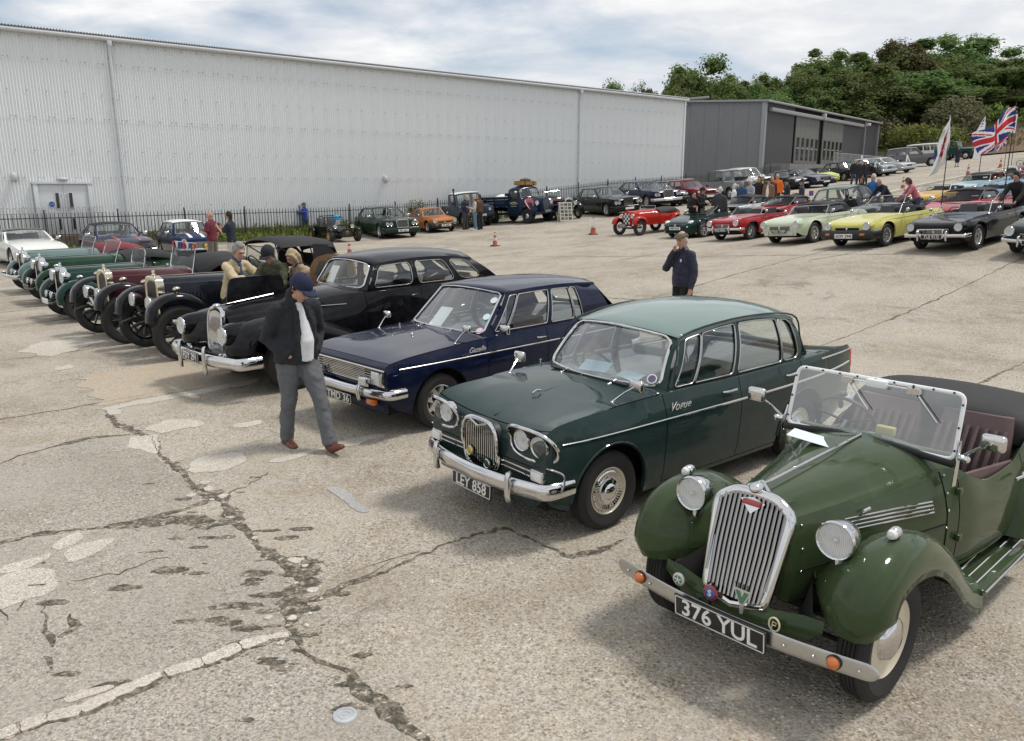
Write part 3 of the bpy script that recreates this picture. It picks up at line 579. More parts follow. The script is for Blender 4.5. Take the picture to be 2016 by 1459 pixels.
def rdir():
    z=rl.uniform(-1,1); a=rl.random()*6.283; q=math.sqrt(1-z*z); return V(q*math.cos(a),q*math.sin(a),z)
def leaf(m,p,n,l,w_):
    u=n.cross(rdir()); u=u.normalized() if u.length>1e-3 else n.orthogonal(); v=n.cross(u)
    m.add([p-u*l*.5,p+v*w_*.5+n*l*.08,p+u*l*.5,p-v*w_*.5+n*l*.08],[(0,1,2,3)])
wd=MB()
for k in range(6500):
    s=rl.choice((rl.uniform(3.5,14.5),rl.uniform(3.5,14.5),rl.uniform(-3,52))); off=rl.uniform(.1,1.45); q=Vector(W0[:2])+DV*s+NV*off; z=gz(q.x,q.y)
    h=rl.uniform(.18,.95)*(1.1-off/2.2); a=rl.random()*6.28; d=V(math.cos(a)*.05,math.sin(a)*.05,0); tl=V(rl.uniform(-.15,.15),rl.uniform(-.15,.15),h); b=V(q.x,q.y,z)
    wd.add([b-d,b+d,b+tl],[(0,1,2)]); 
    if k%3==0: leaf(wd,b+tl*.8,rdir(),.16,.09)
tag(wd.build('weeds',WEED,smooth=0),'weeds and long grass growing along the fence foot','weeds',kind='stuff')
def shrub(name,label,X,Y,rx,ry,h,mat,n,ls,z=None,group=None):
    m=MB(); z=(gz(X,Y) if z is None else z)
    bl=[(V(rl.uniform(-.6,.6)*rx,rl.uniform(-.6,.6)*ry,rl.uniform(.25,.72)*h),rl.uniform(.3,.55)) for _ in range(11)]
    for k in range(n):
        c,r_=rl.choice(bl); d=rdir(); q=c+V(d.x*rx*r_,d.y*ry*r_,d.z*h*r_*.8)*rl.uniform(.7,1.08)
        if q.z<0: q.z=rl.uniform(0,.2*h)
        leaf(m,q,(d+rdir()*.7).normalized(),ls*rl.uniform(.6,1.4),ls*.55)
    t=thing(name,label,'shrub',(X,Y,z),0,group); m.build('foliage',mat,t,smooth=0)
    s=MB()
    for k in range(5): s.tube([(rl.uniform(-.1,.1)*rx,rl.uniform(-.1,.1)*ry,-.1),(rl.uniform(-.5,.5)*rx,rl.uniform(-.5,.5)*ry,h*.7)],.03,n=5)
    s.build('stem',simple('bark',(.07,.055,.04),.9,bump=.4,bscale=20,var=.3),t); return t
q=Vector(W0[:2])+DV*17.3+NV*.3; shrub('leafy_weed','tall green leafy weed growing up through the railings behind the blue pickup',q.x,q.y,.7,.4,1.75,WEED,420,.14)
# ======================= trees on the hill
BARK=simple('bark',(.07,.055,.04),.9,bump=.4,bscale=20,var=.3)
def crown_mesh(seed,mat,n,flat=1.):
    rl.seed(seed); m=MB(); bl=[]
    for k in range(64):
        d=rdir(); r_=rl.uniform(.2,1.); c=V(d.x*.36*r_*1.2,d.y*.36*r_*1.2,.50+d.z*.43*r_); s=rl.uniform(.045,.135); bl.append((c,s))
    for k in range(n):
        c,s=rl.choice(bl); d=rdir()
        if d.z<-.4 and rl.random()<.5: d.z=-d.z
        q=c+d*s*rl.uniform(.55,1.28)
        if q.z<.04: continue
        leaf(m,q,(d+rdir()*.6+V(0,0,.3)).normalized(),.030*rl.uniform(.6,1.5),.019*rl.uniform(.7,1.3))
    for c,s in bl:
        for k in range(9): d=rdir(); leaf(m,c+d*s*.5,d,.11,.09)
    return m.mesh('crown',mat,smooth=0)
tk=MB(); tk.tube([(0,0,-.08),(.01,0,.15),(-.005,.01,.4),(.015,0,.62)],[.032,.024,.018,.008],n=8)
for k in range(7):
    a=k*.9; tk.tube([(0,0,.2+.05*k),(.14*math.cos(a),.14*math.sin(a),.36+.05*k),(.25*math.cos(a),.25*math.sin(a),.45+.05*k)],[.012,.008,.003],n=5)
tkme=tk.mesh('trunk',BARK)
CRN=[crown_mesh(20+k,LEAF,13500) for k in range(4)]; CRB=crown_mesh(40,LEAFB,12000)
TR=[(1228,163,100,64,0,'small light green tree standing alone beyond the end of the warehouse roof'),(1300,148,106,80,1,None),(1385,128,108,130,2,'big round dark oak rising behind the corner of the warehouse'),(1436,150,112,70,3,None),(1482,165,114,60,0,None),(1542,132,110,100,1,'pointed tree rising above the middle of the hangar roof'),(1512,172,104,80,2,None),(1632,100,114,120,3,'tall tree at the left end of the high wood above the hangar'),(1592,150,106,100,0,None),(1722,93,120,120,1,None),(1692,140,108,140,2,None),(1790,88,118,110,4,'brownish turning tree in the wood on the hill'),(1862,75,126,140,3,'tallest tree on the hill, its crown above the others'),(1815,140,110,140,0,None),(1905,112,114,120,1,None),(1962,108,120,110,2,None),(1995,140,110,130,3,None),(2040,120,116,120,0,None),(1752,175,106,110,1,None),(1890,175,108,120,2,None),(1650,185,104,130,3,None),(1560,190,102,110,1,None),(2080,130,112,130,2,None),(1340,178,104,90,3,None),(1945,185,108,110,0,None),(1840,190,107,120,3,None),(2000,195,108,110,1,None),(2120,110,118,140,3,None)]
def pxdir(x,y):
    a=(x-1008)/1557; b=(y-730)/1557; c,s=math.cos(R(13.16)),math.sin(R(13.16)); return a/(c-b*s),(-s-b*c)/(c-b*s)
for (x,y,D,wp,k,lab) in TR:
    ax,az=pxdir(x,y); X=ax*D; top=2.55+az*D; zb=hz(X,D); Ht=top-zb; wd_=wp/1557*D*1.28
    t=thing('tree',lab or ('green tree rising behind the far end of the warehouse roof' if x<1480 else 'green tree in the wood behind the hangar roof' if x<1700 else 'green tree in the wood above the end of the hangar' if x<1850 else 'green tree in the wood above the bare bank'),'tree',(X,D,zb),rl.random()*6.28,'trees on the hill')
    link('crown',CRB if k==4 else CRN[k],t,scale=(wd_/.80,wd_/.80,Ht*1.10)); link('trunk',tkme,t,scale=(Ht*.7,Ht*.7,Ht))
for k in range(2):
    pass
# scrub on the bank
for (X,Y,rx,h,mat,n,ls,lab) in [(53.5,99,4.6,5.2,GREYB,3000,.45,'big rounded grey green bush on the bare bank'),(46.5,97.5,3.6,3.4,YEL,1900,.4,'yellow flowering scrub beside the end of the hangar'),(44.2,99.5,3.,4.3,GREYB,1400,.4,'grey green scrub tight against the hangar end wall'),(50.,95.5,3.2,2.8,WEED,1500,.35,'bright green low bush at the foot of the bank'),(60,104,3.5,2.4,WEED,1200,.4,'low green bush high on the bare bank'),(66,108,4,2.6,GREYB,1200,.4,'low grey bush at the top of the bank below the wood'),(70,101,3.,1.6,WEED,900,.35,'low weedy mound at the foot of the bank by the banners')]:
    shrub('bush',lab,X,Y,rx,rx*.8,h,mat,n,ls,hz(X,Y)-.2)
ug=MB()
for k in range(9000):
    X=rl.uniform(42,95); Y=rl.uniform(94,122); 
    if mnoise.noise(V(X*.12,Y*.12,5))<-.05: continue
    z=hz(X,Y); a=rl.random()*6.28; d=V(math.cos(a)*.12,math.sin(a)*.12,0); b=V(X,Y,z-.05); ug.add([b-d,b+d,b+V(rl.uniform(-.2,.2),rl.uniform(-.2,.2),rl.uniform(.2,.8))],[(0,1,2)])
tag(ug.build('bank_grass',leafmat('dry_grass',[(0,(.12,.10,.04)),(.5,(.17,.15,.06)),(1,(.10,.12,.035))]),smooth=0),'rough dry grass on the bank below the wood','grass',kind='stuff')
und=MB()
for k in range(7000):
    X=rl.uniform(-5,110); D=rl.uniform(106,125); X=X; z=hz(X,D)+rl.random()**1.5*5.0; leaf(und,V(X,D,z),rdir(),rl.uniform(.4,1.1),.6)
tag(und.build('undergrowth',LEAF,smooth=0),'dark undergrowth below the trees of the hillside wood','undergrowth',kind='stuff')
# ======================= car building kit (local x forward, y to the car's left, z up, origin on the ground amidships)
CACHE={}
def cached(key,fn):
    if key not in CACHE: CACHE[key]=fn()
    return CACHE[key]
def tyre_me(Rr,w,rim,white=False,fine=True):
    def f():
        h=w/2; s=(Rr-rim)
        g=[]
        if fine:
            n=5
            for i in range(n):
                a=-h*.68+i*(h*1.36)/n; b=a+h*1.36/n*.74
                g+=[(Rr-.001,a),(Rr,b),(Rr-.008,b+.001),(Rr-.008,a+h*1.36/n-.001)]
            g=g[:-2]
        else: g=[(Rr,-h*.66),(Rr,h*.66)]
        pr=[(rim-.01,-h*.72),(rim+.01,-h*.86),(rim+s*.45,-h),(Rr-s*.22,-h*.95),(Rr-.012,-h*.78)]+g+[(Rr-.012,h*.78),(Rr-s*.22,h*.95),(rim+s*.62,h),(rim+s*.60,h+.003),(rim+s*.45,h),(rim+.01,h*.86),(rim-.01,h*.72)]
        m=MB(); m.lathe(pr,ax='y',n=48 if fine else 28); return m.mesh('tyre',RUBBER,smooth=32)
    return cached(('tyre',Rr,w,rim,fine),f)
def rim_me(style,rim,w,mat):
    def f():
        m=MB(); h=w/2; n=40
        if style in('disc','hubcap','slot'):
            m.lathe([(rim,-h*.7),(rim,h*.72),(rim*.95,h*.8),(rim*.90,h*.62),(rim*.78,h*.50),(rim*.55,h*.62),(rim*.3,h*.60),(.001,h*.60)],ax='y',n=n)
        elif style=='wire':
            m.lathe([(rim,-h*.7),(rim,h*.7),(rim*.95,h*.74),(rim*.90,h*.5),(rim*.9,-h*.5)],ax='y',n=n)
            for k in range(30):
                a=2*math.pi*k/30; b=a+(.35 if k%2 else -.35); m.tube([(rim*.92*math.cos(a),h*(.25 if k%2 else -.1),rim*.92*math.sin(a)),(rim*.2*math.cos(b),h*(.75 if k%2 else .1),rim*.2*math.sin(b))],.0032,n=4,cap=False)
            m.lathe([(rim*.22,-h*.6),(rim*.2,h*.8),(rim*.26,h*.86),(rim*.14,h*1.05),(.001,h*1.08)],ax='y',n=16)
        elif style=='artillery':
            m.lathe([(rim,-h*.7),(rim,h*.7),(rim*.97,h*.75),(rim*.88,h*.45),(rim*.88,-h*.4)],ax='y',n=n)
            for k in range(12):
                a=2*math.pi*k/12; m.tube([(rim*.92*math.cos(a),0,rim*.92*math.sin(a)),(rim*.18*math.cos(a),h*.2,rim*.18*math.sin(a))],[.017,.024],n=7,cap=False)
            m.lathe([(rim*.30,-h*.5),(rim*.30,h*.45),(rim*.2,h*.6),(rim*.16,h*1.2),(.001,h*1.25)],ax='y',n=20)
        else:  # alloy with spokes: style='alloy5','alloy8'
            ns=int(style[5:] or 5); m.lathe([(rim,-h*.7),(rim,h*.75),(rim*.95,h*.8),(rim*.90,h*.55),(rim*.88,-h*.5)],ax='y',n=n)
            for k in range(ns):
                a=2*math.pi*k/ns; M=Matrix.Rotation(-a,3,'Y')
                vs=[M@V(x,y,z) for x,y,z in [(rim*.2,h*.2,-.045),(rim*.92,h*.15,-.028),(rim*.92,h*.15,.028),(rim*.2,h*.2,.045),(rim*.2,h*.62,-.035),(rim*.92,h*.60,-.02),(rim*.92,h*.60,.02),(rim*.2,h*.62,.035)]]
                m.hexa(vs)
            m.lathe([(rim*.28,-h*.3),(rim*.28,h*.62),(rim*.2,h*.72),(.001,h*.74)],ax='y',n=18)
            m.lathe([(rim*.75,-h*.25),(rim*.2,-h*.2)],ax='y',n=18)
        return m.mesh('wheel',mat,smooth=40,recalc=True)
    return cached(('rim',style,rim,w,mat.name),f)
def cap_me(r,h,style='dome'):
    def f():
        m=MB()
        if style=='vogue':
            m.lathe([(r*1.5,h-.012),(r*1.5,h+.006),(r*1.42,h+.012),(r*1.02,h+.004),(r*.95,h+.004),(r*.9,h+.022),(r*.6,h+.03),(r*.5,h+.044),(r*.3,h+.052),(.001,h+.054)],ax='y',n=40)
            for k in range(40):
                a=2*math.pi*k/40; M=Matrix.Rotation(-a,3,'Y'); m.add([M@V(*q) for q in [(r*1.06,h+.008,-.006),(r*1.38,h+.016,-.009),(r*1.38,h+.016,.002),(r*1.06,h+.008,.002)]],[(0,1,2,3)])
        else: m.lathe([(r,h-.01),(r*1.02,h+.004),(r*.86,h+.03),(r*.5,h+.045),(.001,h+.05)],ax='y',n=32)
        return m.mesh('hubcap',CHROME,recalc=True)
    return cached(('cap',r,h,style),f)
def wheels(car,sp):
    Rr,tw,rim,style=sp['R'],sp.get('tw',.16),sp.get('rim',sp['R']*.62),sp.get('wheel','hubcap'); mat=sp.get('rimmat',ALLOY); fine=sp.get('hero',False)
    for x in (sp['xf'],sp['xr']):
        for s in (1,-1):
            st=sp.get('steer',0) if x==sp['xf'] else 0
            yy=(sp['track'][0 if x==sp['xf'] else 1] if isinstance(sp['track'],(tuple,list)) else sp['track'])/2
            o=link('wheel',rim_me(style,rim,tw,mat),car,(x,s*yy,Rr),(0,random.uniform(0,1) if not st else 0,(0 if s>0 else math.pi)+st))
            link('tyre',tyre_me(Rr,tw,rim,fine=fine),o)
            if style in('hubcap','slot'): link('hubcap',cap_me(rim*.62,tw*.31),o)
            if style=='disc': link('hubcap',cap_me(sp.get('capr',rim*.7),tw*.30,sp.get('cap','dome')),o)
def section(sp,x):
    w,zb,zw,zs,zc=(sp['_'+k](x) for k in('w','zb','zw','zs','zc')); sh=sp['_shf'](x); tk=sp.get('tuck',.94); ws=w*sh; e=sp.get('edge',.03)
    lo=catmull([(w*tk,zb,0),(w*(.5+tk/2)+.006,zb+.3*(zw-zb),0),(w,zw,0),(lerp(w,ws,.4),zw+.55*(zs-zw),0),(ws+e*.45,zs-e,0),(ws,zs,0)],7)
    up=catmull([(ws,zs,0),(ws-e,zs+(zc-zs)*.12+ (e*.25 if zc>zs else -e*.3),0),(ws*.72,zs+.55*(zc-zs),0),(ws*.4,zs+.87*(zc-zs),0),(0,zc,0)],7)
    return lo,up
def cut(poly,zmin):
    if poly[0].x is None: return poly
    for i in range(len(poly)-1):
        if poly[i].y<zmin<=poly[i+1].y:
            t=(zmin-poly[i].y)/(poly[i+1].y-poly[i].y); return [poly[i].lerp(poly[i+1],t)]+poly[i+1:]
    return poly
def resample(poly,fr):
    d=[0]
    for i in range(len(poly)-1): d.append(d[-1]+(poly[i+1]-poly[i]).length)
    L=d[-1]; out=[]; i=0
    for f in fr:
        f=f*L if f>=0 else -f
        f=min(max(f,0),L)
        while i<len(d)-2 and d[i+1]<f: i+=1
        t=0 if d[i+1]==d[i] else (f-d[i])/(d[i+1]-d[i]); out.append(poly[i].lerp(poly[i+1],min(max(t,0),1)))
    return out
def prep(sp):
    for k in('w','zb','zw','zs','zc'): sp['_'+k]=pchip(sorted(sp[k])) if isinstance(sp[k],list) else (lambda x,v=sp[k]:v)
    s=sp.get('shf',.93); sp['_shf']=pchip(sorted(s)) if isinstance(s,list) else (lambda x:s)
def side_y(sp,x,z):
    lo,up=section(sp,x)
    for i in range(len(lo)-1):
        if lo[i].y<=z<=lo[i+1].y: return lerp(lo[i].x,lo[i+1].x,(z-lo[i].y)/(lo[i+1].y-lo[i].y+1e-9))
    return lo[0].x if z<lo[0].y else lo[-1].x
def top_z(sp,x,y):
    lo,up=section(sp,x)
    for i in range(len(up)-1):
        if up[i].x>=abs(y)>=up[i+1].x: return lerp(up[i].y,up[i+1].y,(up[i].x-abs(y))/(up[i].x-up[i+1].x+1e-9))
    return up[0].y
def body(car,sp):
    prep(sp); G=.004; x0,x1=sp['x0'],sp['x1']; ra=sp['ra']; Rr=sp['R']; hero=sp.get('hero',False); dx=.05 if hero else .11
    X=set(frange(x0,x1,dx)); ex=[]
    for q in (.006,.02,.04): X|={x0+q,x1-q}
    for xa in (sp['xf'],sp['xr']):
        n=9 if hero else 6
        for k in range(-n,n+1): X.add(xa+ra*math.sin(k/n*math.pi/2))
        X|={xa-ra-.004,xa+ra+.004}
    doors=sp.get('doors',[]); tops=[t for t in (sp.get('bonnet'),sp.get('boot')) if t]
    for a,b in list(doors)+tops: X|={a-G,a+G,b-G,b+G}
    ck=sp.get('cockpit')
    if ck: X|={ck[0],ck[1]}
    X=sorted(x for x in X if x0-1e-6<=x<=x1+1e-6); Y=[X[0]]
    for x in X[1:]:
        if x-Y[-1]>.0025: Y.append(x)
    X=Y; nl=9 if hero else 6; nu=9 if hero else 6
    rows=[]; xr_a=sp.get('ra_r',ra)
    for x in X:
        lo,up=section(sp,x); za=0
        for xa,rr in ((sp['xf'],ra),(sp['xr'],xr_a)):
            if abs(x-xa)<rr+.001: za=max(za,Rr+math.sqrt(max(0,rr*rr-(x-xa)**2)))
        if za: lo=cut(lo,za)
        fl=[0,.05,-(.05*sum((lo[i+1]-lo[i]).length for i in range(len(lo)-1))+.007)]+[.06+.94*k/(nl-2) for k in range(1,nl-1)]
        fl=[fl[0],fl[1],fl[2]]+[max(f,.075) for f in fl[3:]]
        L=resample(lo,fl); U=resample(up,[0,-.008]+[.03+.97*k/(nu-1) for k in range(1,nu)])
        rows.append([V(x,L[0].x-.035,L[0].y)]+[V(x,q.x,q.y) for q in L]+[V(x,q.x,q.y) for q in U[1:]])
    nj=len(rows[0]); js=1+len(fl)-1   # shoulder index
    jc=js+1+int((nu-1)*(1-ck[2])) if ck else None
    parts={}
    def cls(i,j):
        xm=(X[i]+X[i+1])/2
        if ck and ck[0]<xm<ck[1] and j>=jc: return None
        for k,(a,b) in enumerate(doors):
            if a-G<=xm<=b+G and 2<=j<js:
                if xm<a+G or xm>b-G or j==2: return 'gap'
                return 'door%d'%k
        for k,(a,b) in enumerate(tops):
            if a-G<=xm<=b+G and j>=js:
                if xm<a+G or xm>b-G or j==js: return 'gap'
                return ('bonnet','boot_lid')[0 if (a+b)/2>0 else 1]
        return 'body'
    for i in range(len(X)-1):
        for j in range(nj-1):
            c=cls(i,j)
            if c is None: continue
            parts.setdefault(c,[]).append((i*nj+j,(i+1)*nj+j,(i+1)*nj+j+1,i*nj+j+1))
    vs=[tuple(p) for r_ in rows for p in r_]
    def mk(name,fs,mat,both=True,side=1,cap=False):
        us=sorted({i for f in fs for i in f}); mp={u:k for k,u in enumerate(us)}; m=MB()
        if both or side>0: m.add([vs[u] for u in us],[tuple(mp[i] for i in f) for f in fs])
        if both or side<0: m.add([(vs[u][0],-vs[u][1],vs[u][2]) for u in us],[tuple(mp[i] for i in f[::-1]) for f in fs])
        if cap:
            for ri,fl_ in ((0,False),(len(X)-1,True)):
                r_=rows[ri][1:]; ring=[V(p.x,p.y,p.z) for p in r_]+[V(p.x,-p.y,p.z) for p in r_[::-1]][1:]
                m.add(ring,[tuple(range(len(ring)))[::(-1 if not fl_ else 1)]])
        return m.build(name,mat,car,weld=True,smooth=sp.get('sm',40))
    col=sp['col']; low=sp.get('lowcol')
    bo=mk('body',parts['body'],col,cap=True)
    out={'body':bo,'doors':[]}
    for k in range(len(doors)):
        for s in (1,-1):
            d=mk('door',parts['door%d'%k],col,False,s); out['doors'].append(d)
            if sp.get('handle',True):
                a,b=doors[k]; hx=a+.12; hzz=sp['_zs'](hx)-.10; hy=side_y(sp,hx,hzz)
                h=MB(); h.tube([(hx-.07,s*(hy+.004),hzz),(hx-.06,s*(hy+.028),hzz),(hx+.05,s*(hy+.028),hzz),(hx+.06,s*(hy+.004),hzz)],(.011,.006) if False else .009,n=6); h.build('handle',sp.get('trim',CHROME),d)
    for nm in('bonnet','boot_lid'):
        if nm in parts: out[nm]=mk(nm,parts[nm],sp.get('bonnetcol',col) if nm=='bonnet' else col)
    ln=MB(); fs=[f for c in parts.values() for f in c]
    if 'gap' in parts:
        xg=[q for a,b in list(doors)+tops for q in (a,b)]
        sel=[(i*nj+j,(i+1)*nj+j,(i+1)*nj+j+1,i*nj+j+1) for i in range(len(X)-1) for j in range(1,nj-1) if cls(i,j) and min(xg)-.06<(X[i]+X[i+1])/2<max(xg)+.06]
        for s in (1,-1):
            ln.add([(v[0],s*max(v[1]-(.016 if v[1]>.02 else 0),0),v[2]-.016) for v in vs],[f[::s] for f in sel])
        ln.build('panel_liner',LINER,car,smooth=180)
    # dark floor pan and wheel-well core
    u=MB(); wi=min(sp['_w'](sp['xf']),sp['_w'](sp['xr']))-.24; zb=sp['_zb'](0)
    u.hexa([(x0+.15,-wi,zb+.0),(x1-.15,-wi,zb),(x1-.15,wi,zb),(x0+.15,wi,zb),(x0+.15,-wi,sp['R']*1.9),(x1-.12,-wi,sp['R']*1.9),(x1-.12,wi,sp['R']*1.9),(x0+.15,wi,sp['R']*1.9)])
    wm=sp['_w'](0)*.95; a=sp['xr']+ra+.02; b=sp['xf']-ra-.02
    u.box(((a+b)/2,0,zb+.04),(b-a,wm*2-.04,.06)); u.build('floor_pan',DARK,car,smooth=0)
    return out
def rr_loop(a0,a1,b0,b1,ru,rv,k=5,c=5):
    """rounded rectangle loop in (u,v) with its matching outer-rectangle code"""
    L=[]
    def side(p,q,tag):
        for i in range(k): t=i/k; L.append((lerp(p[0],q[0],t),lerp(p[1],q[1],t),tag))
    def corner(cx,cy,s,tag):
        for i in range(c): a=s+math.pi/2*i/c; L.append((cx+ru*math.cos(a),cy+rv*math.sin(a),tag))
    side((a0+ru,b0),(a1-ru,b0),'B'); corner(a1-ru,b0+rv,-math.pi/2,'BR'); side((a1,b0+rv),(a1,b1-rv),'R'); corner(a1-ru,b1-rv,0,'TR')
    side((a1-ru,b1),(a0+ru,b1),'T'); corner(a0+ru,b1-rv,math.pi/2,'TL'); side((a0,b1-rv),(a0,b0+rv),'L'); corner(a0+ru,b0+rv,math.pi,'BL')
    return L
def window(frame,car,P,cell,hole,r,glass=GLASS,trim=None,name='window',dep=.012,tr=.006,k=5):
    u0,u1,v0,v1=cell; a0,a1,b0,b1=hole; e=1e-3
    pc=P((a0+a1)/2,(b0+b1)/2); su=(P(a1,(b0+b1)/2)-P(a0,(b0+b1)/2)).length/max(1e-6,(a1-a0)); sv=(P((a0+a1)/2,b1)-P((a0+a1)/2,b0)).length/max(1e-6,b1-b0)
    ru=min(r/su,(a1-a0)*.48); rv=min(r/sv,(b1-b0)*.48); lp=rr_loop(a0,a1,b0,b1,ru,rv,k); n=len(lp)
    def out(q):
        u,v,t=q; 
        uu=u0 if 'L' in t else u1 if 'R' in t else u; vv=v0 if 'B' in t else v1 if 'T' in t else v
        return uu,vv
    def nrm(u,v):
        du=P(min(u+e,1),v)-P(max(u-e,0),v); dv=P(u,min(v+e,1))-P(u,max(v-e,0)); q=du.cross(dv); return q.normalized()
    nn=nrm((a0+a1)/2,(b0+b1)/2); inn=-nn if nn.dot(pc-V(pc.x*.8,0,.9))>0 else nn
    O=[P(*out(q)) for q in lp]; H_=[P(q[0],q[1]) for q in lp]; I=[h+inn*(dep*2) for h in H_]
    frame.grid([O,H_,I],cv=True,flip=False)
    uc,vc=(a0+a1)/2,(b0+b1)/2; rings=[[P(lerp(uc,q[0],s),lerp(vc,q[1],s))+inn*dep for q in lp] for s in (1,.75,.45,.15)]
    g=MB(); g.grid(rings,cv=True); g.f.append(tuple(len(g.v)-n+i for i in range(n))); go=g.build(name,glass,car,smooth=180,recalc=True)
    if trim:
        t=MB(); t.tube([h-inn*.002 for h in H_],tr,n=6,closed=True); t.build('window_trim',trim,go)
    return go
def greenhouse(car,sp,g):
    """g: ab,at,ct,cb corner points (left side); windows; crown"""
    ab,at,ct,cb=(Vector(g[k]) for k in('ab','at','ct','cb')); bow=g.get('bow',.03); ra=g.get('roofarc',.03); col=g.get('col',sp['col']); fcol=g.get('fcol',col); trim=g.get('trim',CHROME); k=6 if sp.get('hero') else 3
    def side(s):
        def P(u,v):
            B=ab.lerp(cb,u)+V(0,g.get('bulge',.02)*4*u*(1-u),g.get('beltarc',0)*4*u*(1-u)); T=at.lerp(ct,u)+V(0,g.get('bulge',.02)*4*u*(1-u),ra*4*u*(1-u)); q=B.lerp(T,v)+V(0,bow*4*v*(1-v),0); return V(q.x,s*q.y,q.z)
        return P
    fr=MB()
    for s in (1,-1):
        P=side(s); W=g['wins']; n=len(W); v0,v1=g.get('v',(.06,.90))
        for i,(a,b) in enumerate(W):
            ua=0 if i==0 else (W[i-1][1]+a)/2; ub=1 if i==n-1 else (b+W[i+1][0])/2
            wv=g.get('wv',{}).get(i,(v0,v1))
            window(fr,car,P,(ua,ub,0,1),(a,b,wv[0],wv[1]),g.get('r',.05) if not isinstance(g.get('r'),dict) else g['r'][i],g.get('glass',GLASS),trim,k=k)
    wb,rb=g.get('wb',.12),g.get('rb',.10)
    def F(u,v):   # windscreen, u across from right to left
        s=u*2-1; y0=ab.y; y1=at.y; bx=ab.x+wb*(1-s*s); tx=at.x+wb*.55*(1-s*s); bz=ab.z; tz=at.z+g.get('crown',.06)*.75*(1-s*s)
        return V(lerp(bx,tx,v)+g.get('wbow',.0)*4*v*(1-v),s*lerp(y0,y1,v),lerp(bz,tz,v))
    m=g.get('wm',(.05,.07,.93)); window(fr,car,F,(0,1,0,1),(m[0],1-m[0],m[1],m[2]),g.get('wr',.07),g.get('wglass',g.get('glass',GLASS)),g.get('wtrim',trim),'windscreen',tr=g.get('wtr',.009),k=k+3)
    rbx=Vector(g.get('rbase',cb)); rtx=ct
    def Bk(u,v):
        s=1-u*2; bx=rbx.x-rb*(1-s*s); tx=rtx.x-rb*.6*(1-s*s); tz=rtx.z+g.get('crown',.06)*.75*(1-s*s)
        return V(lerp(bx,tx,v),s*lerp(rbx.y,rtx.y,v),lerp(rbx.z,tz,v))
    window(fr,car,Bk,(0,1,0,1),g.get('rw',(.10,.90,.12,.88)),.08,g.get('glass',GLASS),trim,'rear_window',k=k+2)
    fr.build('window_frame',fcol,car,weld=True,smooth=50,recalc=True)
    rf=MB(); n=14 if sp.get('hero') else 9; mth=12; rows=[]
    lip=g.get('lip',.012)
    for i in range(-1,n+2):
        u=min(max(i/n,0),1); row=[]
        for j in range(mth+1):
            s=1-2*j/mth; T=at.lerp(ct,u)+V(0,g.get('bulge',.02)*4*u*(1-u),ra*4*u*(1-u)); wx=lerp(wb*.55,-rb*.6,u)*(1-s*s)
            sy=math.copysign(abs(s)**.92,s); z=T.z+g.get('crown',.06)*(1-abs(s)**2.4)*(.75+.25*min(1,4*u*(1-u)*1.6))+.006
            p=V(T.x+wx,sy*(T.y+lip),z)
            if i==-1: p.x+=.02; p.z-=.014
            if i==n+1: p.x-=.02; p.z-=.014
            row.append(p)
        row=[row[0]+V(0,.004,-.03)]+row+[row[-1]+V(0,-.004,-.03)]
        rows.append(row)
    rf.grid(rows,flip=True); rf.build('roof',g.get('roofcol',col),car,smooth=60,recalc=True)
    return side
def headlight(car,pos,r,yaw=0,tilt=0,bez=CHROME,depth=.05,name='headlight',lens=True):
    def f():
        m=MB(); m.lathe([(r*.98,-depth),(r*1.06,-.008),(r*1.07,.004),(r*1.0,.016),(r*.92,.010)],ax='x',n=24); return m.mesh('headlight',bez,recalc=True)
    o=link(name,cached(('hl',r,bez.name,depth),f),car,pos,(0,tilt,yaw))
    def f2():
        m=MB(); m.lathe([(r*.95,.010),(r*.8,.004),(r*.5,-r*.06),(r*.22,-r*.10),(.001,-r*.11)],ax='x',n=24); m.ball((-r*.02,0,0),r*.15,6,8); return m.mesh('reflector',REFL,recalc=True)
    link('reflector',cached(('rf',r),f2),o)
    if lens:
        def f3(): m=MB(); m.lathe([(r*.95,.010),(r*.7,.022),(r*.35,.031),(.001,.034)],ax='x',n=24); return m.mesh('lens',LENS,recalc=True)
        link('lens',cached(('ln',r),f3),o)
    return o
def plate(car,s,x,z,w=.52,h=.115,white=False,y=0,tilt=0,yaw=0,size=None,mat=None,name='number_plate'):
    m=MB(); m.box((0,0,0),(.012,w,h)); o=m.build(name,PLW if white else PLY,car,bev=.002); o.location=(x,y,z); o.rotation_euler=(0,tilt,yaw)
    t=.006; b=MB(); hw,hh=w/2-.008,h/2-.008
    for yy,zz,dy,dz in ((0,hh,w-.016,t),(0,-hh,w-.016,t),(hw,0,t,h-.016-t),(-hw,0,t,h-.016-t)): b.box((.0068,yy,zz),(.002,dy,dz))
    if not white: b.build('plate_border',SILVER,o,smooth=0)
    sz=size or h*.98
    if s: text(s,o,(.0075,0,-.002),(R(90),0,R(90)),sz,(BLACK if white else (mat or SILVER)),wid=min(1.15,(w*.92)/(len(s)*sz*.565)),bold=.0018 if h>.1 else .001)
    return o
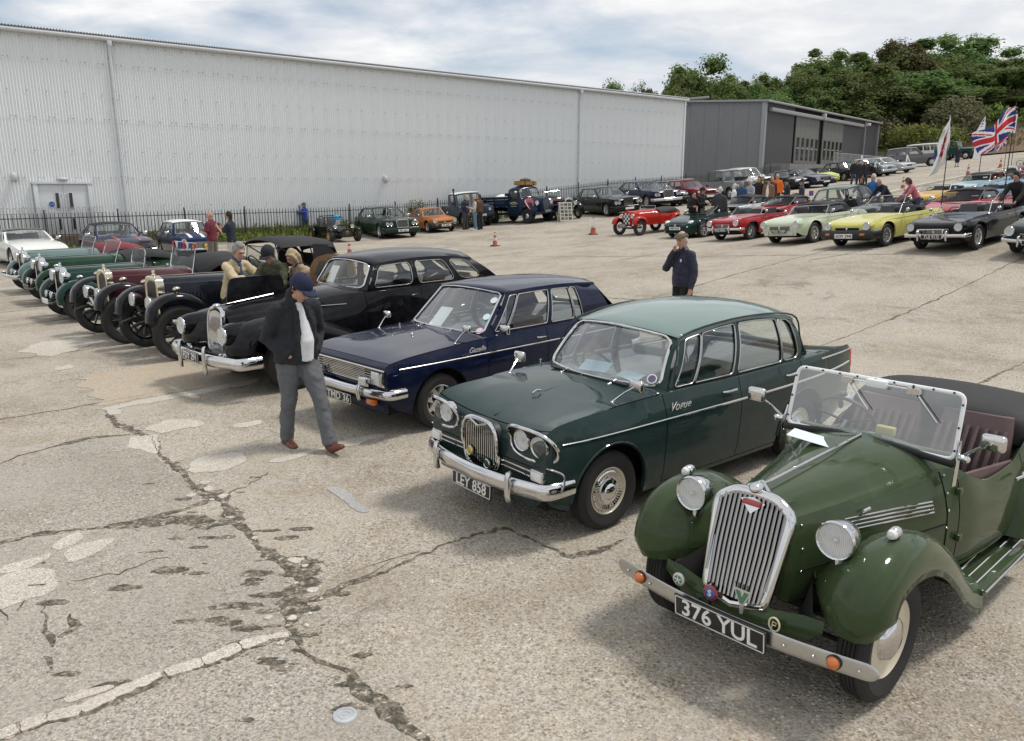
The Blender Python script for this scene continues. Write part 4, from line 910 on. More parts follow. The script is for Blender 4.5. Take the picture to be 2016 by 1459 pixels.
def bumper(car,x,hw,z,h,wrap,d=.05,mat=CHROME,bow=.06,over=(),oh=.2,name='bumper'):
    P=[]
    n=12
    for i in range(-n,n+1):
        s=i/n; P.append(V(x-bow*s*s,s*(hw-.06),z))
    P=[V(x-bow-wrap,-hw,z),V(x-bow-wrap*.4,-hw+.006,z),V(x-bow-.03,-hw+.03,z)]+P+[V(x-bow-.03,hw-.03,z),V(x-bow-wrap*.4,hw-.006,z),V(x-bow-wrap,hw,z)]
    m=MB(); m.tube(catmull(P,2),(h/2,d/2) if False else [(h/2,d/2)]*(len(P)*2-1),n=12,ref=(0,0,1)); b=m.build(name,mat,car)
    for y in over:
        m=MB(); xx=x-bow*(y/hw)**2+d*.3; m.tube([(xx-.0,y,z-oh*.56),(xx+.018,y,z-oh*.54),(xx+.026,y,z-oh*.3),(xx+.028,y,z+oh*.3),(xx+.018,y,z+oh*.54),(xx-.0,y,z+oh*.56)],[(.014,.016),(.022,.022),(.026,.026),(.026,.026),(.022,.022),(.014,.016)],n=10,ref=(0,1,0)); m.build('overrider',mat,b)
    return b
def barset(car,x,y0,y1,z0,z1,n,vert=True,mat=CHROME,t=.007,bow=0,name='grille_bar',shape=None,joined=True,parent=None):
    m=MB(); P=parent or car
    for k in range(n):
        f=(k+.5)/n
        if vert:
            y=lerp(y0,y1,f); a,b=(z0,z1) if not shape else shape(y)
            q=MB(); q.box((x-bow*(2*f-1)**2,y,(a+b)/2),(.018,t,b-a))
        else:
            z=lerp(z0,z1,f); q=MB(); q.box((x,(y0+y1)/2,z),(.018,y1-y0,t))
        if joined: m.add(q.v,q.f)
        else: q.build(name,mat,P,smooth=0)
    if joined: m.build(name,mat,P,smooth=0)
def seat(car,x,y,z,w,mat,h=.55,rake=.18,name='seat',pipes=0,cush=True):
    m=MB()
    rows=[]
    for i in range(7):
        t=i/6; zz=z+.10+h*t; xx=x-.20-rake*t; ww=w/2*(1-.12*t**3); row=[]
        for k in range(16):
            a=2*math.pi*k/16; ca,sa=math.cos(a),math.sin(a); row.append(V(xx+.06*math.copysign(abs(ca)**.6,ca)*(1-.5*t**4),y+ww*math.copysign(abs(sa)**.5,sa),zz))
        rows.append(row)
    m.grid(rows,cv=True,flip=True); m.f.append(tuple(len(m.v)-16+i for i in range(16)))
    s=m.build(name,mat,car,smooth=50)
    if cush:
        c=MB(); c.box((x+.06,y,z+.06),(.52,w,.15)); c.build('cushion',mat,s,bev=.04,smooth=60)
    if pipes:
        c=MB()
        for k in range(pipes):
            yy=y-w*.40+w*.8*k/(pipes-1); c.tube([(x-.125,yy,z+.15),(x-.16,yy,z+.10+h*.5),(x-.145-rake*.86,yy,z+.1+h*.86)],.016,n=6)
        c.build('seat_pleats',mat,s)
    return s
def steering(car,x,y,z,r=.2,mat=BLACK,tilt=58):
    m=MB(); M=Matrix.Rotation(R(-tilt),3,'Y'); c=V(x,y,z)
    m.tube([c+M@V(r*math.cos(a),r*math.sin(a),0) for a in [k*math.pi/14 for k in range(28)]],.012,n=6,closed=True)
    for a in (.3,math.pi-.3,-math.pi/2): m.tube([c,c+M@V(r*math.sin(a),r*math.cos(a),0)],.008,n=5)
    m.tube([c,c+M@V(0,0,-.45)],.02,n=6); m.build('steering_wheel',mat,car)
def mirror(car,base,head,r=.06,mat=CHROME,kind='rect'):
    m=MB(); b,h=Vector(base),Vector(head); m.tube([b,b.lerp(h,.5)+V(0,0,.01),h],[.011,.007,.007],n=6); m.ball(b,(.016,.016,.01),6,8); o=m.build('mirror',mat,car)
    m=MB()
    if kind=='rect': m.box((0,0,0),(.05,r*2,r*1.5)); q=m.build('mirror_head',mat,o,bev=.018,smooth=60)
    else: m.ball((0,0,0),(.04,r,r)); q=m.build('mirror_head',mat,o)
    q.location=h; return o
def wiper(car,a,b,mat=STEEL,pivot=None):
    m=MB(); a,b=Vector(a),Vector(b); p=Vector(pivot) if pivot else a.lerp(b,.5)+V(.05,0,-.02)
    m.tube([a,b],.006,n=5); m.tube([p,a.lerp(b,.5)+V(.008,0,.012)],.006,n=5); m.ball(p,.014,5,8); m.build('wiper',mat,car)
def sideline(car,sp,xa,xb,zf,r=.006,mat=CHROME,n=24,out=.002,name='side_trim',flat=1.):
    for s in (1,-1):
        pts=[]
        for i in range(n+1):
            x=lerp(xa,xb,i/n); z=zf(x) if callable(zf) else zf; pts.append((x,s*(side_y(sp,x,z)+out),z))
        m=MB(); m.tube(pts,[(r,r*flat)]*len(pts),n=6,ref=(0,0,1)); m.build(name,mat,car)
def interior(car,sp,mat,x1,x2=None,w=.5,z=.38,dash=None,pipes=0,h=.55):
    for s in (1,-1): seat(car,x1,s*.34,z,w,mat,h,pipes=pipes)
    if x2 is not None: seat(car,x2,0,z,1.15,mat,h*.92,name='rear_seat',pipes=pipes and 14)
    if dash:
        m=MB(); m.box((dash[0],0,dash[1]),(.22,dash[2],.16)); m.build('dashboard',BLACK,car,bev=.03); steering(car,dash[0]-.22,-.34,dash[1]+.02)
    m=MB(); m.box(((x2 if x2 is not None else x1)*.5,0,z-.10),(1.9,1.2,.05)); m.build('cabin_floor',BLACK,car,smooth=0)
def papersheet(car,c,rot,w=.2,h=.28,name='notice_sheet',mat=PAPER):
    m=MB(); m.box((0,0,0),(h,w,.002)); o=m.build(name,mat,car,smooth=0); o.location=c; o.rotation_euler=rot; return o
def newcar(name,label,cat,X,Y,hd,group='classic cars at the meeting'):
    return thing(name,label,cat,(X,Y,gz(X,Y)),R(hd),group,tilt=True)
# ======================= the saloons of the near row
VG=paint((.019,.038,.036)); VGR=paint((.19,.255,.24),rough=.3); LEATHG=simple('green_leather',(.10,.15,.135),.5,bump=.15,bscale=80,var=.15)
def vogue():
    car=newcar('saloon_car','two-tone green saloon with pale green roof, twin headlamps and plate LEY 858','car',1.36,7.075,-141.,'cars of the near row')
    sp=dict(hero=True,x0=-2.10,x1=2.03,xf=1.42,xr=-1.145,R=.305,ra=.385,track=1.36,tw=.165,rim=.19,wheel='disc',rimmat=CREAM,cap='vogue',capr=.105,col=VG,tuck=.93,edge=.035,
     w=[(2.03,.715),(1.97,.745),(1.7,.78),(1.,.792),(0,.795),(-1.2,.79),(-1.8,.755),(-2.10,.71)],
     zb=[(2.03,.40),(1.95,.30),(1.75,.23),(1.2,.20),(-1.4,.20),(-1.8,.27),(-2.1,.36)],
     zw=[(2.03,.62),(1.5,.70),(0,.72),(-1.5,.72),(-2.1,.70)],
     zs=[(2.03,.78),(1.98,.86),(1.9,.90),(1.5,.93),(.7,.955),(0,.95),(-1.,.955),(-1.5,.97),(-2.03,.985),(-2.1,.95)],
     zc=[(2.03,.72),(1.99,.79),(1.9,.835),(1.4,.935),(.72,.995),(.4,.99),(-1.2,.985),(-1.5,.965),(-1.9,.93),(-2.04,.89),(-2.1,.80)],
     shf=[(2.03,.93),(1.5,.90),(0,.93),(-1.,.93),(-1.7,.945),(-2.1,.95)],doors=[(-.14,.83),(-1.1,-.14)],bonnet=(.87,1.965),boot=(-2.03,-1.62),handle=False)
    o=body(car,sp); wheels(car,sp)
    for d,hx in ((0,.02),(1,.02),(2,-.92),(3,-.92)):
        s=1 if d%2==0 else -1; y=side_y(sp,hx,.86); h=MB(); h.tube([(hx-.08,s*(y+.01),.868),(hx-.06,s*(y+.03),.868),(hx+.06,s*(y+.024),.862),(hx+.09,s*(y+.004),.86)],[.008,.012,.010,.006],n=8); h.build('handle',CHROME,o['doors'][d])
    greenhouse(car,sp,dict(ab=(.74,.70,.965),at=(.47,.585,1.345),ct=(-1.13,.585,1.345),cb=(-1.24,.68,.965),bow=.035,bulge=.025,roofarc=.085,crown=.085,col=VG,roofcol=VGR,fcol=VG,wb=.20,rb=.16,wbow=.03,
        wins=[(.035,.15),(.157,.415),(.45,.80),(.808,.945)],v=(.03,.915),r={0:.03,1:.03,2:.03,3:.06},trim=STEEL,wglass=GLASSR,wtrim=CHROME,wtr=.013,rbase=(-1.36,.65,.975),wm=(.035,.05,.955),wr=.09,lip=.015))
    # rear quarter pillars in the roof colour and gutter strip
    for s in (1,-1):
        m=MB(); m.tube(catmull([(.73,s*.715,.985),(.60,s*.668,1.2),(.46,s*.612,1.365),(-.3,s*.64,1.44),(-1.11,s*.614,1.37),(-1.19,s*.665,1.15),(-1.24,s*.70,.985)],5),.009,n=6); m.build('roof_gutter',VG,car)
    interior(car,sp,LEATHG,.10,-.82,.52,.36,(.66,.90,1.2),pipes=8,h=.56)
    m=MB(); m.box((0.42,0,1.30),(.02,.2,.06)); m.build('rear_view_mirror',STEEL,car,bev=.008)
    # nose
    xg=2.055
    def shp(y):
        t=abs(y)/.205; return (.435+.10*t**3.2,.815-.09*t**3.2)
    m=MB(); pts=[]
    for k in range(48):
        a=2*math.pi*k/48; ca,sa=math.cos(a),math.sin(a); pts.append(V(xg+.025-(.02 if sa<0 else 0),.215*math.copysign(abs(ca)**.62,ca),.625+.205*math.copysign(abs(sa)**.62,sa)))
    m.tube(pts,.016,n=8,closed=True); gr=m.build('grille',CHROME,car)
    m=MB(); m.prism([V(xg-.05,p.y*.98,.625+(p.z-.625)*.98) for p in pts],(.045,0,0)); m.build('grille_back',BLACK,gr,recalc=True,smooth=30)
    for k in range(17):
        y=lerp(-.195,.195,k/16); a,b=shp(y*1.03); q=MB(); q.box((xg+.012,y,(a+b)/2),(.02,.008,b-a-.01)); q.build('grille_bar',CHROME,gr,smooth=0)
    m=MB(); m.add([V(xg+.03,y,z) for y,z in ((-.10,.815),(0,.79),(.10,.815),(0,.765))],[(0,1,2,3)][:0]); m.tube([(xg+.032,-.11,.812),(xg+.036,0,.775),(xg+.032,.11,.812)],.009,n=6); m.build('grille_crest',CHROME,gr)
    for y,z,c in ((-.11,.55,(.55,.40,.06)),(.11,.50,(.05,.12,.07))):
        b=MB(); b.lathe([(.001,.012),(.036,.010),(.04,0)],ax='x',n=16); q=b.build('badge',simple('badge_%d'%int(z*100),c,.3,.4),car); q.location=(xg+.03,y,z)
        b=MB(); b.tube([V(0,.034*math.cos(a),.034*math.sin(a)) for a in [k*math.pi/8 for k in range(16)]],.005,n=5,closed=True); b.build('badge_rim',CHROME,q).location=(.01,0,0)
    for s in (1,-1):
        # oval chrome eyebrow round the lamp pair
        ov=[]; c=V(2.035,s*.55,.765)
        for k in range(40):
            a=2*math.pi*k/40; ca,sa=math.cos(a),math.sin(a); yy=.215*math.copysign(abs(ca)**.72,ca); zz=.125*math.copysign(abs(sa)**.72,sa); zz-=.12*max(0,yy)*1. if True else 0
            fx=.075 if sa>0 else .0
            ov.append(c+V(fx*sa**.7 if sa>0 else 0,s*yy,zz)+V(-abs(max(0,yy))*.35,0,0))
        m=MB(); m.tube(ov,.013,n=8,closed=True); e=m.build('lamp_surround',CHROME,car)
        m=MB(); m.grid([[p+V(-.01,0,0) for p in ov],[c+(p-c)*.93+V(-.03,0,-.004) for p in ov],[c+(p-c)*.05+V(-.03,0,0) for p in ov]],cv=True); m.build('lamp_pod',VG,car,recalc=True,smooth=60)
        headlight(car,(2.045,s*.475,.772),.079,yaw=0); headlight(car,(2.015,s*.635,.752),.079,yaw=s*.12)
        # side grille and side lamp
        for z in (.522,.560):
            m=MB(); m.box((2.045,s*.40,z),(.02,.34,.016)); m.build('side_grille_bar',CHROME,car,bev=.004)
        m=MB(); m.box((2.03,s*.40,.541),(.02,.36,.085)); m.build('side_grille_back',BLACK,car,smooth=0)
        m=MB(); m.box((2.02,s*.635,.535),(.06,.14,.095)); q=m.build('side_lamp',CHROME,car,bev=.012); m=MB(); m.box((2.052,s*.635,.535),(.02,.115,.07)); m.build('lens',simple('clear_lens',(.75,.76,.74),.12,coat=1),q,bev=.012)
        m=MB(); m.tube(catmull([(2.03,s*.72,.62),(1.99,s*.755,.60),(1.93,s*.785,.56),(1.92,s*.785,.48),(1.95,s*.77,.42)],4),.008,n=6); m.build('corner_trim',CHROME,car)
        mirror(car,(1.28,s*.62,top_z(sp,1.28,.62)+.0),(1.10,s*.70,1.06),.062)
    bumper(car,2.17,.755,.435,.125,.26,.06,CHROME,.11,over=(-.46,.46),oh=.19)
    plate(car,'LEY 858',2.16,.32,.50,.115,tilt=R(-4),size=.118)
    m=MB(); m.box((2.0,0,.36),(.10,1.2,.16)); m.build('front_valance',VG,car,bev=.03)
    sideline(car,sp,1.90,-2.05,lambda x:.762+(.05*((-x-.3)/1.75)**2 if x<-.3 else 0),.011,flat=.7); sideline(car,sp,-1.45,-2.06,lambda x:.925-.02*(x+1.45),.009,flat=.6)
    sideline(car,sp,1.88,-2.04,lambda x:.30 if -.82<x<.94 else .30,.0001,n=2) if False else None
    # wheel arch lips
    for xa in (1.42,-1.145):
        for s in (1,-1):
            pts=[]
            for k in range(19):
                a=math.pi*k/18; x=xa+.388*math.cos(a); z=.305+.388*math.sin(a); pts.append((x,s*(side_y(sp,x,z)+.001),z))
            m=MB(); m.tube(pts,.010,n=6); m.build('arch_lip',VG,car)
    t=text('Vogue',car,(.66,side_y(sp,.66,.84)+.004,.845),(R(90),0,R(180)),.10,SILVER,'script_badge',shear=.4); text('Vogue',car,(.66,-side_y(sp,.66,.84)-.004,.845),(R(90),0,0),.10,SILVER,'script_badge',shear=.4)
    def wz(y,v):
        return V(lerp(.74+.20*(1-(y/.70)**2),.47+.11*(1-(y/.585)**2),v)+.12*v*(1-v)+.016,y,lerp(.965,1.345,v))
    for y0,y1 in ((-.50,-.05),(.06,.52)): wiper(car,wz(y0,.07),wz(y1,.06)+V(.01,0,0),CHROME,wz((y0+y1)/2,0)+V(.06,0,.01))
    papersheet(car,(.76,-.1,1.01),(0,R(28),.2),.28,.2,mat=simple('blue_paper',(.55,.72,.80),.8)); papersheet(car,(.74,.28,1.0),(0,R(20),-.1),.26,.16,mat=MATS['blue_paper'])
    m=MB(); m.lathe([(.001,.002),(.042,.002),(.042,-.002)],ax='x',n=20); q=m.build('tax_disc',WHITE,car); q.location=wz(.57,.20)+V(.0,0,0); q.rotation_euler=(0,R(-36),R(26))
    m=MB(); m.lathe([(.001,.001),(.032,.001)],ax='x',n=20); q2=m.build('disc_print',simple('disc_print',(.12,.10,.2),.6),q); q2.location=(.003,0,0)
    m=MB(); m.box((.925,0,.990),(.05,.9,.012)); m.build('cowl_vent',BLACK,car,smooth=0)
    m=MB(); m.tube([(1.93,0,.826),(1.4,0,.930),(.90,0,.978)],.009,n=6); m.build('bonnet_crease',VG,car)
    m=MB(); m.tube([(1.55,0,.935),(1.50,0,.955),(1.46,0,.945)],.01,n=6); m.tube([(.85,-.70,.96),(.85,-.70,1.0)],.012,n=6); m.build('bonnet_ornament',CHROME,car)
    # tail
    bumper(car,-2.16,.78,.42,.11,-.24,.06,CHROME,-.08,name='rear_bumper')
    for s in (1,-1):
        m=MB(); m.tube([(-2.09,s*.655,.93),(-2.12,s*.655,.75)],.045,n=10); m.build('tail_light',REDL,car)
vogue()
GN=paint((.003,.007,.030)); LEATHB=simple('black_leather',(.028,.028,.03),.45,bump=.15,bscale=80,var=.2)
def gazelle():
    car=newcar('saloon_car','dark navy blue boxy saloon with rectangular headlamps parked beside the walking man','car',-.30,9.72,-135.2,'cars of the near row')
    sp=dict(hero=True,x0=-2.13,x1=2.10,xf=1.41,xr=-1.09,R=.30,ra=.38,track=1.37,tw=.165,rim=.185,wheel='alloy8',rimmat=ALLOY,col=GN,tuck=.93,edge=.028,sm=35,
     w=[(2.10,.755),(2.0,.775),(1.5,.80),(0,.805),(-1.5,.795),(-2.13,.75)],
     zb=[(2.10,.42),(1.95,.30),(1.7,.22),(-1.6,.22),(-2.13,.36)],zw=[(2.10,.60),(1.5,.66),(0,.68),(-2.1,.68)],
     zs=[(2.10,.765),(2.03,.80),(1.5,.855),(.7,.89),(0,.90),(-1.2,.905),(-2.1,.88)],
     zc=[(2.10,.765),(2.03,.805),(1.5,.875),(.78,.935),(.4,.95),(-1.3,.95),(-2.0,.91),(-2.13,.85)],shf=[(2.1,.955),(1.5,.92),(0,.93),(-1.3,.92),(-2.1,.93)],
     doors=[(-.24,.74),(-1.16,-.24)],bonnet=(.80,2.04),boot=(-2.06,-1.72))
    body(car,sp); wheels(car,sp)
    greenhouse(car,sp,dict(ab=(.68,.69,.905),at=(.25,.57,1.345),ct=(-1.34,.555,1.32),cb=(-1.62,.665,.905),bow=.03,bulge=.02,roofarc=.03,crown=.055,wb=.13,rb=.10,wins=[(.045,.12),(.13,.43),(.465,.655),(.665,.735)],v=(.06,.90),r={0:.03,1:.03,2:.03,3:.04},trim=STEEL,wglass=GLASSR,wtrim=CHROME,wtr=.012,rbase=(-1.80,.63,.92),wm=(.035,.05,.95),wr=.05))
    interior(car,sp,LEATHB,-.02,-.95,.5,.34,(.52,.86,1.2),pipes=9,h=.54)
    x=2.105
    m=MB(); m.box((x-.005,0,.655),(.02,1.44,.155)); m.build('grille_back',BLACK,car,smooth=0)
    m=MB(); m.tube([(x+.006,y,z) for y,z in ((-.73,.735),(.73,.735),(.73,.575),(-.73,.575))],.010,n=6,closed=True); gr=m.build('grille_surround',CHROME,car)
    for k in range(8):
        z=.593+k*.0178; q=MB(); q.box((x+.008,0,z),(.016,.80,.0075)); q.build('grille_bar',CHROME,gr,smooth=0)
    for s in (1,-1):
        for k in range(5):
            z=.60+k*.027; q=MB(); q.box((x+.006,s*.47,z),(.014,.14,.006)); q.build('grille_bar',CHROME,gr,smooth=0)
        m=MB(); m.box((x+.004,s*.60,.64),(.03,.195,.15)); q=m.build('headlight',CHROME,car,bev=.015); m=MB(); m.box((x+.02,s*.60,.64),(.016,.165,.12)); m.build('lens',simple('headlamp_glass',(.66,.68,.66),.1,.35,coat=1),q,bev=.007)
        m=MB(); m.box((x+.05,s*.44,.60),(.07,.15,.10)); q=m.build('fog_lamp',CHROME,car,bev=.02); m=MB(); m.box((x+.087,s*.44,.60),(.012,.125,.075)); m.build('lens',MATS['headlamp_glass'],q,bev=.005)
        m=MB(); m.box((x+.05,s*.55,.40),(.06,.13,.055)); m.build('indicator',AMBER,car,bev=.01)
        mirror(car,(1.15,s*.70,top_z(sp,1.15,.70)),(1.0,s*.73,1.03),.055,kind='rect')
        if s>0: mirror(car,(.58,.76,.91),(.55,.86,.98),.07)
    bumper(car,2.19,.79,.485,.10,.22,.055,CHROME,.08,over=(-.40,.40),oh=.13)
    plate(car,'TMD 36',2.20,.375,.50,.11,size=.108)
    m=MB(); m.box((2.08,0,.42),(.05,1.4,.28)); m.build('front_valance',GN,car,bev=.02)
    sideline(car,sp,1.95,-2.08,lambda x:.735,.008,flat=.6,mat=STEEL)
    text('Gazelle',car,(.90,side_y(sp,.9,.79)+.004,.795),(R(90),0,R(180)),.085,SILVER,'script_badge',shear=.4); text('VOGUE',car,(1.08,side_y(sp,1.08,.75)+.004,.76),(R(90),0,R(180)),.03,CHROME,'small_badge')
    def wz(y,v): return V(lerp(.68+.13*(1-(y/.69)**2),.25+.07*(1-(y/.57)**2),v)+.014,y,lerp(.905,1.345,v))
    for y0,y1 in ((-.52,-.10),(.02,.46)): wiper(car,wz(y0,.06),wz(y1,.08),CHROME,wz((y0+y1)/2,0)+V(.06,0,.01))
    papersheet(car,wz(-.15,.28)+V(-.05,0,0),(0,R(40),.1),.2,.3)
    for y,v,c in ((.58,.10,(.75,.55,.58)),(.55,.42,(.6,.75,.75)),(.50,.80,(.7,.72,.72))):
        m=MB(); m.lathe([(.001,.002),(.045,.002),(.045,-.002)],ax='x',n=18); q=m.build('windscreen_sticker',simple('stk%d'%int(v*100),c,.6),car); q.location=wz(y,v)+V(-.004,0,0); q.rotation_euler=(0,R(-48),R(14))
    for q_ in ((.95,-.55,.90),(1.2,0,.90)): m=MB(); m.tube([q_,(q_[0],q_[1],q_[2]+.04)],.012,n=8); m.build('washer_jet',CHROME,car)
    for s in (1,-1):
        m=MB(); m.box((-2.13,s*.64,.70),(.04,.16,.13)); m.build('tail_light',REDL,car,bev=.01)
    bumper(car,-2.18,.77,.46,.10,-.2,.05,CHROME,-.06,name='rear_bumper')
gazelle()
# ======================= older cars with separate wings
def wing(car,path,ys,dn,mat,side,k=4,name='wing',tap=None,th=.010,parent=None):
    P=catmull([(x,0,z) for x,z in path],k); n=len(P); rows=[]
    for i,p in enumerate(P):
        t=(P[min(i+1,n-1)]-P[max(i-1,0)]).normalized(); nn=V(t.z,0,-t.x)      # path runs front to rear: outward is up
        if t.x>0 and False: nn=-nn
        nn=V(-t.z,0,t.x)*(-1); f=tap(i/(n-1)) if tap else 1.; ym=(ys[0]+ys[-1])/2
        o=[V(p.x+nn.x*d*f,side*(ym+(y-ym)*(f if tap else 1)),p.z+nn.z*d*f) for y,d in zip(ys,dn)]
        q=[V(v.x-nn.x*th,v.y,v.z-nn.z*th) for v in o]
        rows.append(o+q[::-1])
    m=MB(); m.grid(rows,cv=True); L=len(rows[0]); b=len(m.v)
    m.f.append(tuple(range(L))); m.f.append(tuple(b-L+i for i in range(L))[::-1])
    return m.build(name,mat,parent or car,smooth=50,recalc=True)
def bullet_lamp(car,pos,r,depth,mat=CHROME,post=None,name='headlight'):
    o=headlight(car,pos,r,bez=CHROME,depth=.02,name=name)
    def f():
        m=MB(); m.lathe([(r*1.02,-.012),(r*1.0,-depth*.2),(r*.86,-depth*.55),(r*.5,-depth*.88),(.001,-depth)],ax='x',n=24); return m.mesh('lamp_shell',mat,recalc=True)
    link('lamp_shell',cached(('bl',r,depth,mat.name),f),o)
    if post:
        m=MB(); m.tube([Vector(p) for p in post],[.03]+[.022]*(len(post)-2)+[.035],n=10); m.build('lamp_bracket',mat,car)
    return o
RG=paint((.040,.062,.026)); MAROON=simple('maroon_leather',(.115,.07,.07),.5,bump=.15,bscale=80,var=.2)
GRCH=simple('dark_reflection_chrome',(.40,.39,.375),.13,1,var=.18,vscale=14,stretch=(1,6,.4))  # darker, streaked chrome for the bars; dark reflections are put into its colour
def roadster():
    car=newcar('roadster','green open roadster with tall chrome grille, big rounded wings and plate 376 YUL','car',1.46,4.02,-137.3,'cars of the near row')
    sp=dict(hero=True,x0=-3.15,x1=.26,xf=0,xr=-2.31,R=.335,ra=.002,track=1.16,tw=.15,rim=.215,wheel='disc',rimmat=CREAM,capr=.118,col=RG,tuck=.97,edge=.05,steer=-.03,
     w=[(.26,.215),(0,.285),(-.5,.41),(-.95,.525),(-1.3,.60),(-2.,.64),(-2.7,.60),(-3.15,.45)],
     zb=[(.26,.46),(-.3,.42),(-.9,.30),(-3.15,.34)],zw=[(.26,.70),(-.9,.66),(-2,.60),(-3.15,.6)],
     zs=[(.26,.90),(-.5,.91),(-.95,.935),(-1.06,.93),(-1.25,.84),(-1.5,.775),(-1.85,.79),(-2.15,.90),(-2.4,.93),(-3.15,.75)],
     zc=[(.26,.995),(-.5,1.02),(-.92,1.045),(-1.05,1.04),(-2.2,.98),(-2.6,.95),(-3.15,.78)],shf=[(.26,.80),(-.5,.80),(-.95,.84),(-1.2,.93),(-2.2,.93),(-3.15,.85)],
     doors=[(-1.98,-1.08)],cockpit=(-2.25,-1.08,.97),handle=False)
    o=body(car,sp); wheels(car,sp)
    # grille: raked shell with upright bars
    def gx(z): return lerp(.43,.265,(z-.48)/.52)
    def hw(z):
        t=(z-.48)/.52; b=lerp(.168,.210,min(1,t/.75)**.8)
        return b if t<.80 else b*max(0,1-((t-.80)/.205)**2.3)**(1/2.0)
    out=[V(gx(z),-hw(z),z) for z in [.48+.5*k/14 for k in range(15)]]; ztop=1.0
    arc=[V(gx(z),-hw(z),z) for z in (.985,.993)]+[V(gx(1.0)+.004,0,1.002)]; out=out+arc; out=out+[V(p.x,-p.y,p.z) for p in out[-2::-1]]
    m=MB(); m.tube(catmull(out,2,closed=False)+[V(.44,.08,.455),V(.45,0,.44),V(.44,-.08,.455)],[(.028,.022)]*(len(catmull(out,2))+3),n=10,closed=True); g=m.build('grille_shell',CHROME,car)
    m=MB(); bk=[p+V(-.03,0,0) for p in out]; m.add(bk,[tuple(range(len(bk)))]); m.build('grille_core',BLACK,g,smooth=0)
    m=MB(); bk=[V(p.x-.005,p.y*1.04,p.z+.0) for p in out]; b2=[V(.235 if p.z>.7 else .26,p.y*.98,p.z) for p in out]; m.grid([bk,b2]); m.build('grille_cowl',CHROME,g,recalc=True)
    for k in range(15):
        y=lerp(-.185,.185,k/14); zt=max(z for z in [.5+.5*i/60 for i in range(60)] if hw(z)>abs(y)+.004); zl=.475 if abs(y)<.162 else .56
        q=MB(); n=9; pts=[V(gx(z)+.012,y*lerp(.9,1,min(1,(z-.47)/.25)),z) for z in [lerp(zl,zt,i/n) for i in range(n+1)]]; q.tube(pts,[(.0115,.015)]*len(pts),n=8,ref=(0,1,0)); q.build('grille_bar',GRCH,g)
    m=MB(); m.add([V(.305,-.07,.965),V(.305,.07,.965),V(.325,.0,.90),V(.30,.0,.985)],[(0,3,1,2)]); m.build('crest_vee',CHROME,g,smooth=0)
    m=MB(); m.box((.318,0,.958),(.014,.10,.028),(0,R(-17),0)); m.build('enamel_crest',simple('red_enamel',(.35,.02,.02),.25,coat=1),g,bev=.005)
    m=MB(); m.tube([(.29,0,1.015),(.26,0,1.03),(-.93,0,1.052)],[.02,.010,.008],n=8); m.build('bonnet_hinge_strip',CHROME,car)
    m=MB(); m.ball((.275,0,1.03),(.05,.035,.028)); m.tube([(.26,-.06,1.02),(.22,0,1.05),(.26,.06,1.02)],.010,n=6); m.build('bonnet_mascot',CHROME,car)
    # wings
    ys=[.24,.30,.38,.47,.56,.64,.695,.725,.735,.735]; dn=[-.34,-.235,-.125,-.035,.008,.012,-.02,-.075,-.135,-.17]
    path=[(.385,.47),(.405,.56),(.375,.68),(.29,.785),(.14,.845),(-.05,.855),(-.25,.815),(-.45,.725),(-.66,.58),(-.84,.43),(-1.0,.315),(-1.16,.245)]
    for s in (1,-1):
        wing(car,path,ys,dn,RG,s,5,'front_wing',tap=lambda t:1 if t>.12 else .86+.14*math.sin(t/.12*math.pi/2))
        wing(car,[(-1.85,.30),(-1.92,.55),(-2.1,.76),(-2.35,.83),(-2.62,.74),(-2.8,.5),(-2.86,.34)],[.50,.56,.62,.68,.715,.73,.735],[.0,.01,.01,-.01,-.04,-.09,-.13],RG,s,5,'rear_wing')
        # inner valance and apron
        m=MB(); m.grid([[V(.40,s*.0,.47),V(.40,s*.20,.47),V(.385,s*.36,.50),V(.375,s*.46,.50)],[V(.455,0,.455),V(.45,s*.20,.45),V(.42,s*.34,.46),V(.385,s*.46,.44)],[V(.465,0,.41),V(.46,s*.2,.41),V(.43,s*.30,.40),V(.39,s*.36,.36)],[V(.45,0,.36),V(.44,s*.18,.36),V(.40,s*.26,.34),V(.37,s*.30,.30)]]); m.build('front_apron',RG,car,smooth=180,recalc=True)
        m=MB(); m.grid([[V(.37,s*.40,.50),V(.2,s*.30,.60),V(-.2,s*.33,.60),V(-.8,s*.5,.5)],[V(.36,s*.24,.36),V(.2,s*.24,.35),V(-.2,s*.30,.35),V(-.8,s*.48,.3)]]); m.build('inner_valance',DARK,car,smooth=180)
        pz=.80
        bullet_lamp(car,(.235,s*.415,.865),.094,.18,CHROME,[(.18,s*.415,.775),(.19,s*.42,.72),(.19,s*.43,.60)])
        m=MB(); m.ball((0,0,0),(.05,.03,.032)); q=m.build('wing_lamp',CHROME,car); q.location=(.0,s*.60,.895); m=MB(); m.lathe([(.027,.0),(.02,.018),(.001,.024)],ax='x',n=14); l=m.build('lens',MATS['clear_lens'],q); l.location=(.034,0,0); m=MB(); m.box((0,0,-.03),(.03,.016,.04)); m.build('foot',CHROME,q,smooth=0)
        # running board
        m=MB(); m.hexa([(-1.08,s*.46,.20),(-2.0,s*.46,.20),(-2.0,s*.735,.19),(-1.08,s*.735,.19),(-1.08,s*.46,.245),(-2.0,s*.46,.245),(-2.0,s*.735,.235),(-1.08,s*.735,.235)]); rb=m.build('running_board',RG,car,bev=.012,recalc=True)
        for y in (.56,.62,.68):
            m=MB(); m.tube([(-1.12,s*y,.246),(-1.98,s*y,.246)],.006,n=6); m.build('tread_strip',CHROME,rb)
        m=MB(); m.tube([(-1.1,s*.74,.215),(-2.,s*.74,.215)],.008,n=6); m.build('edge_strip',STEEL,rb)
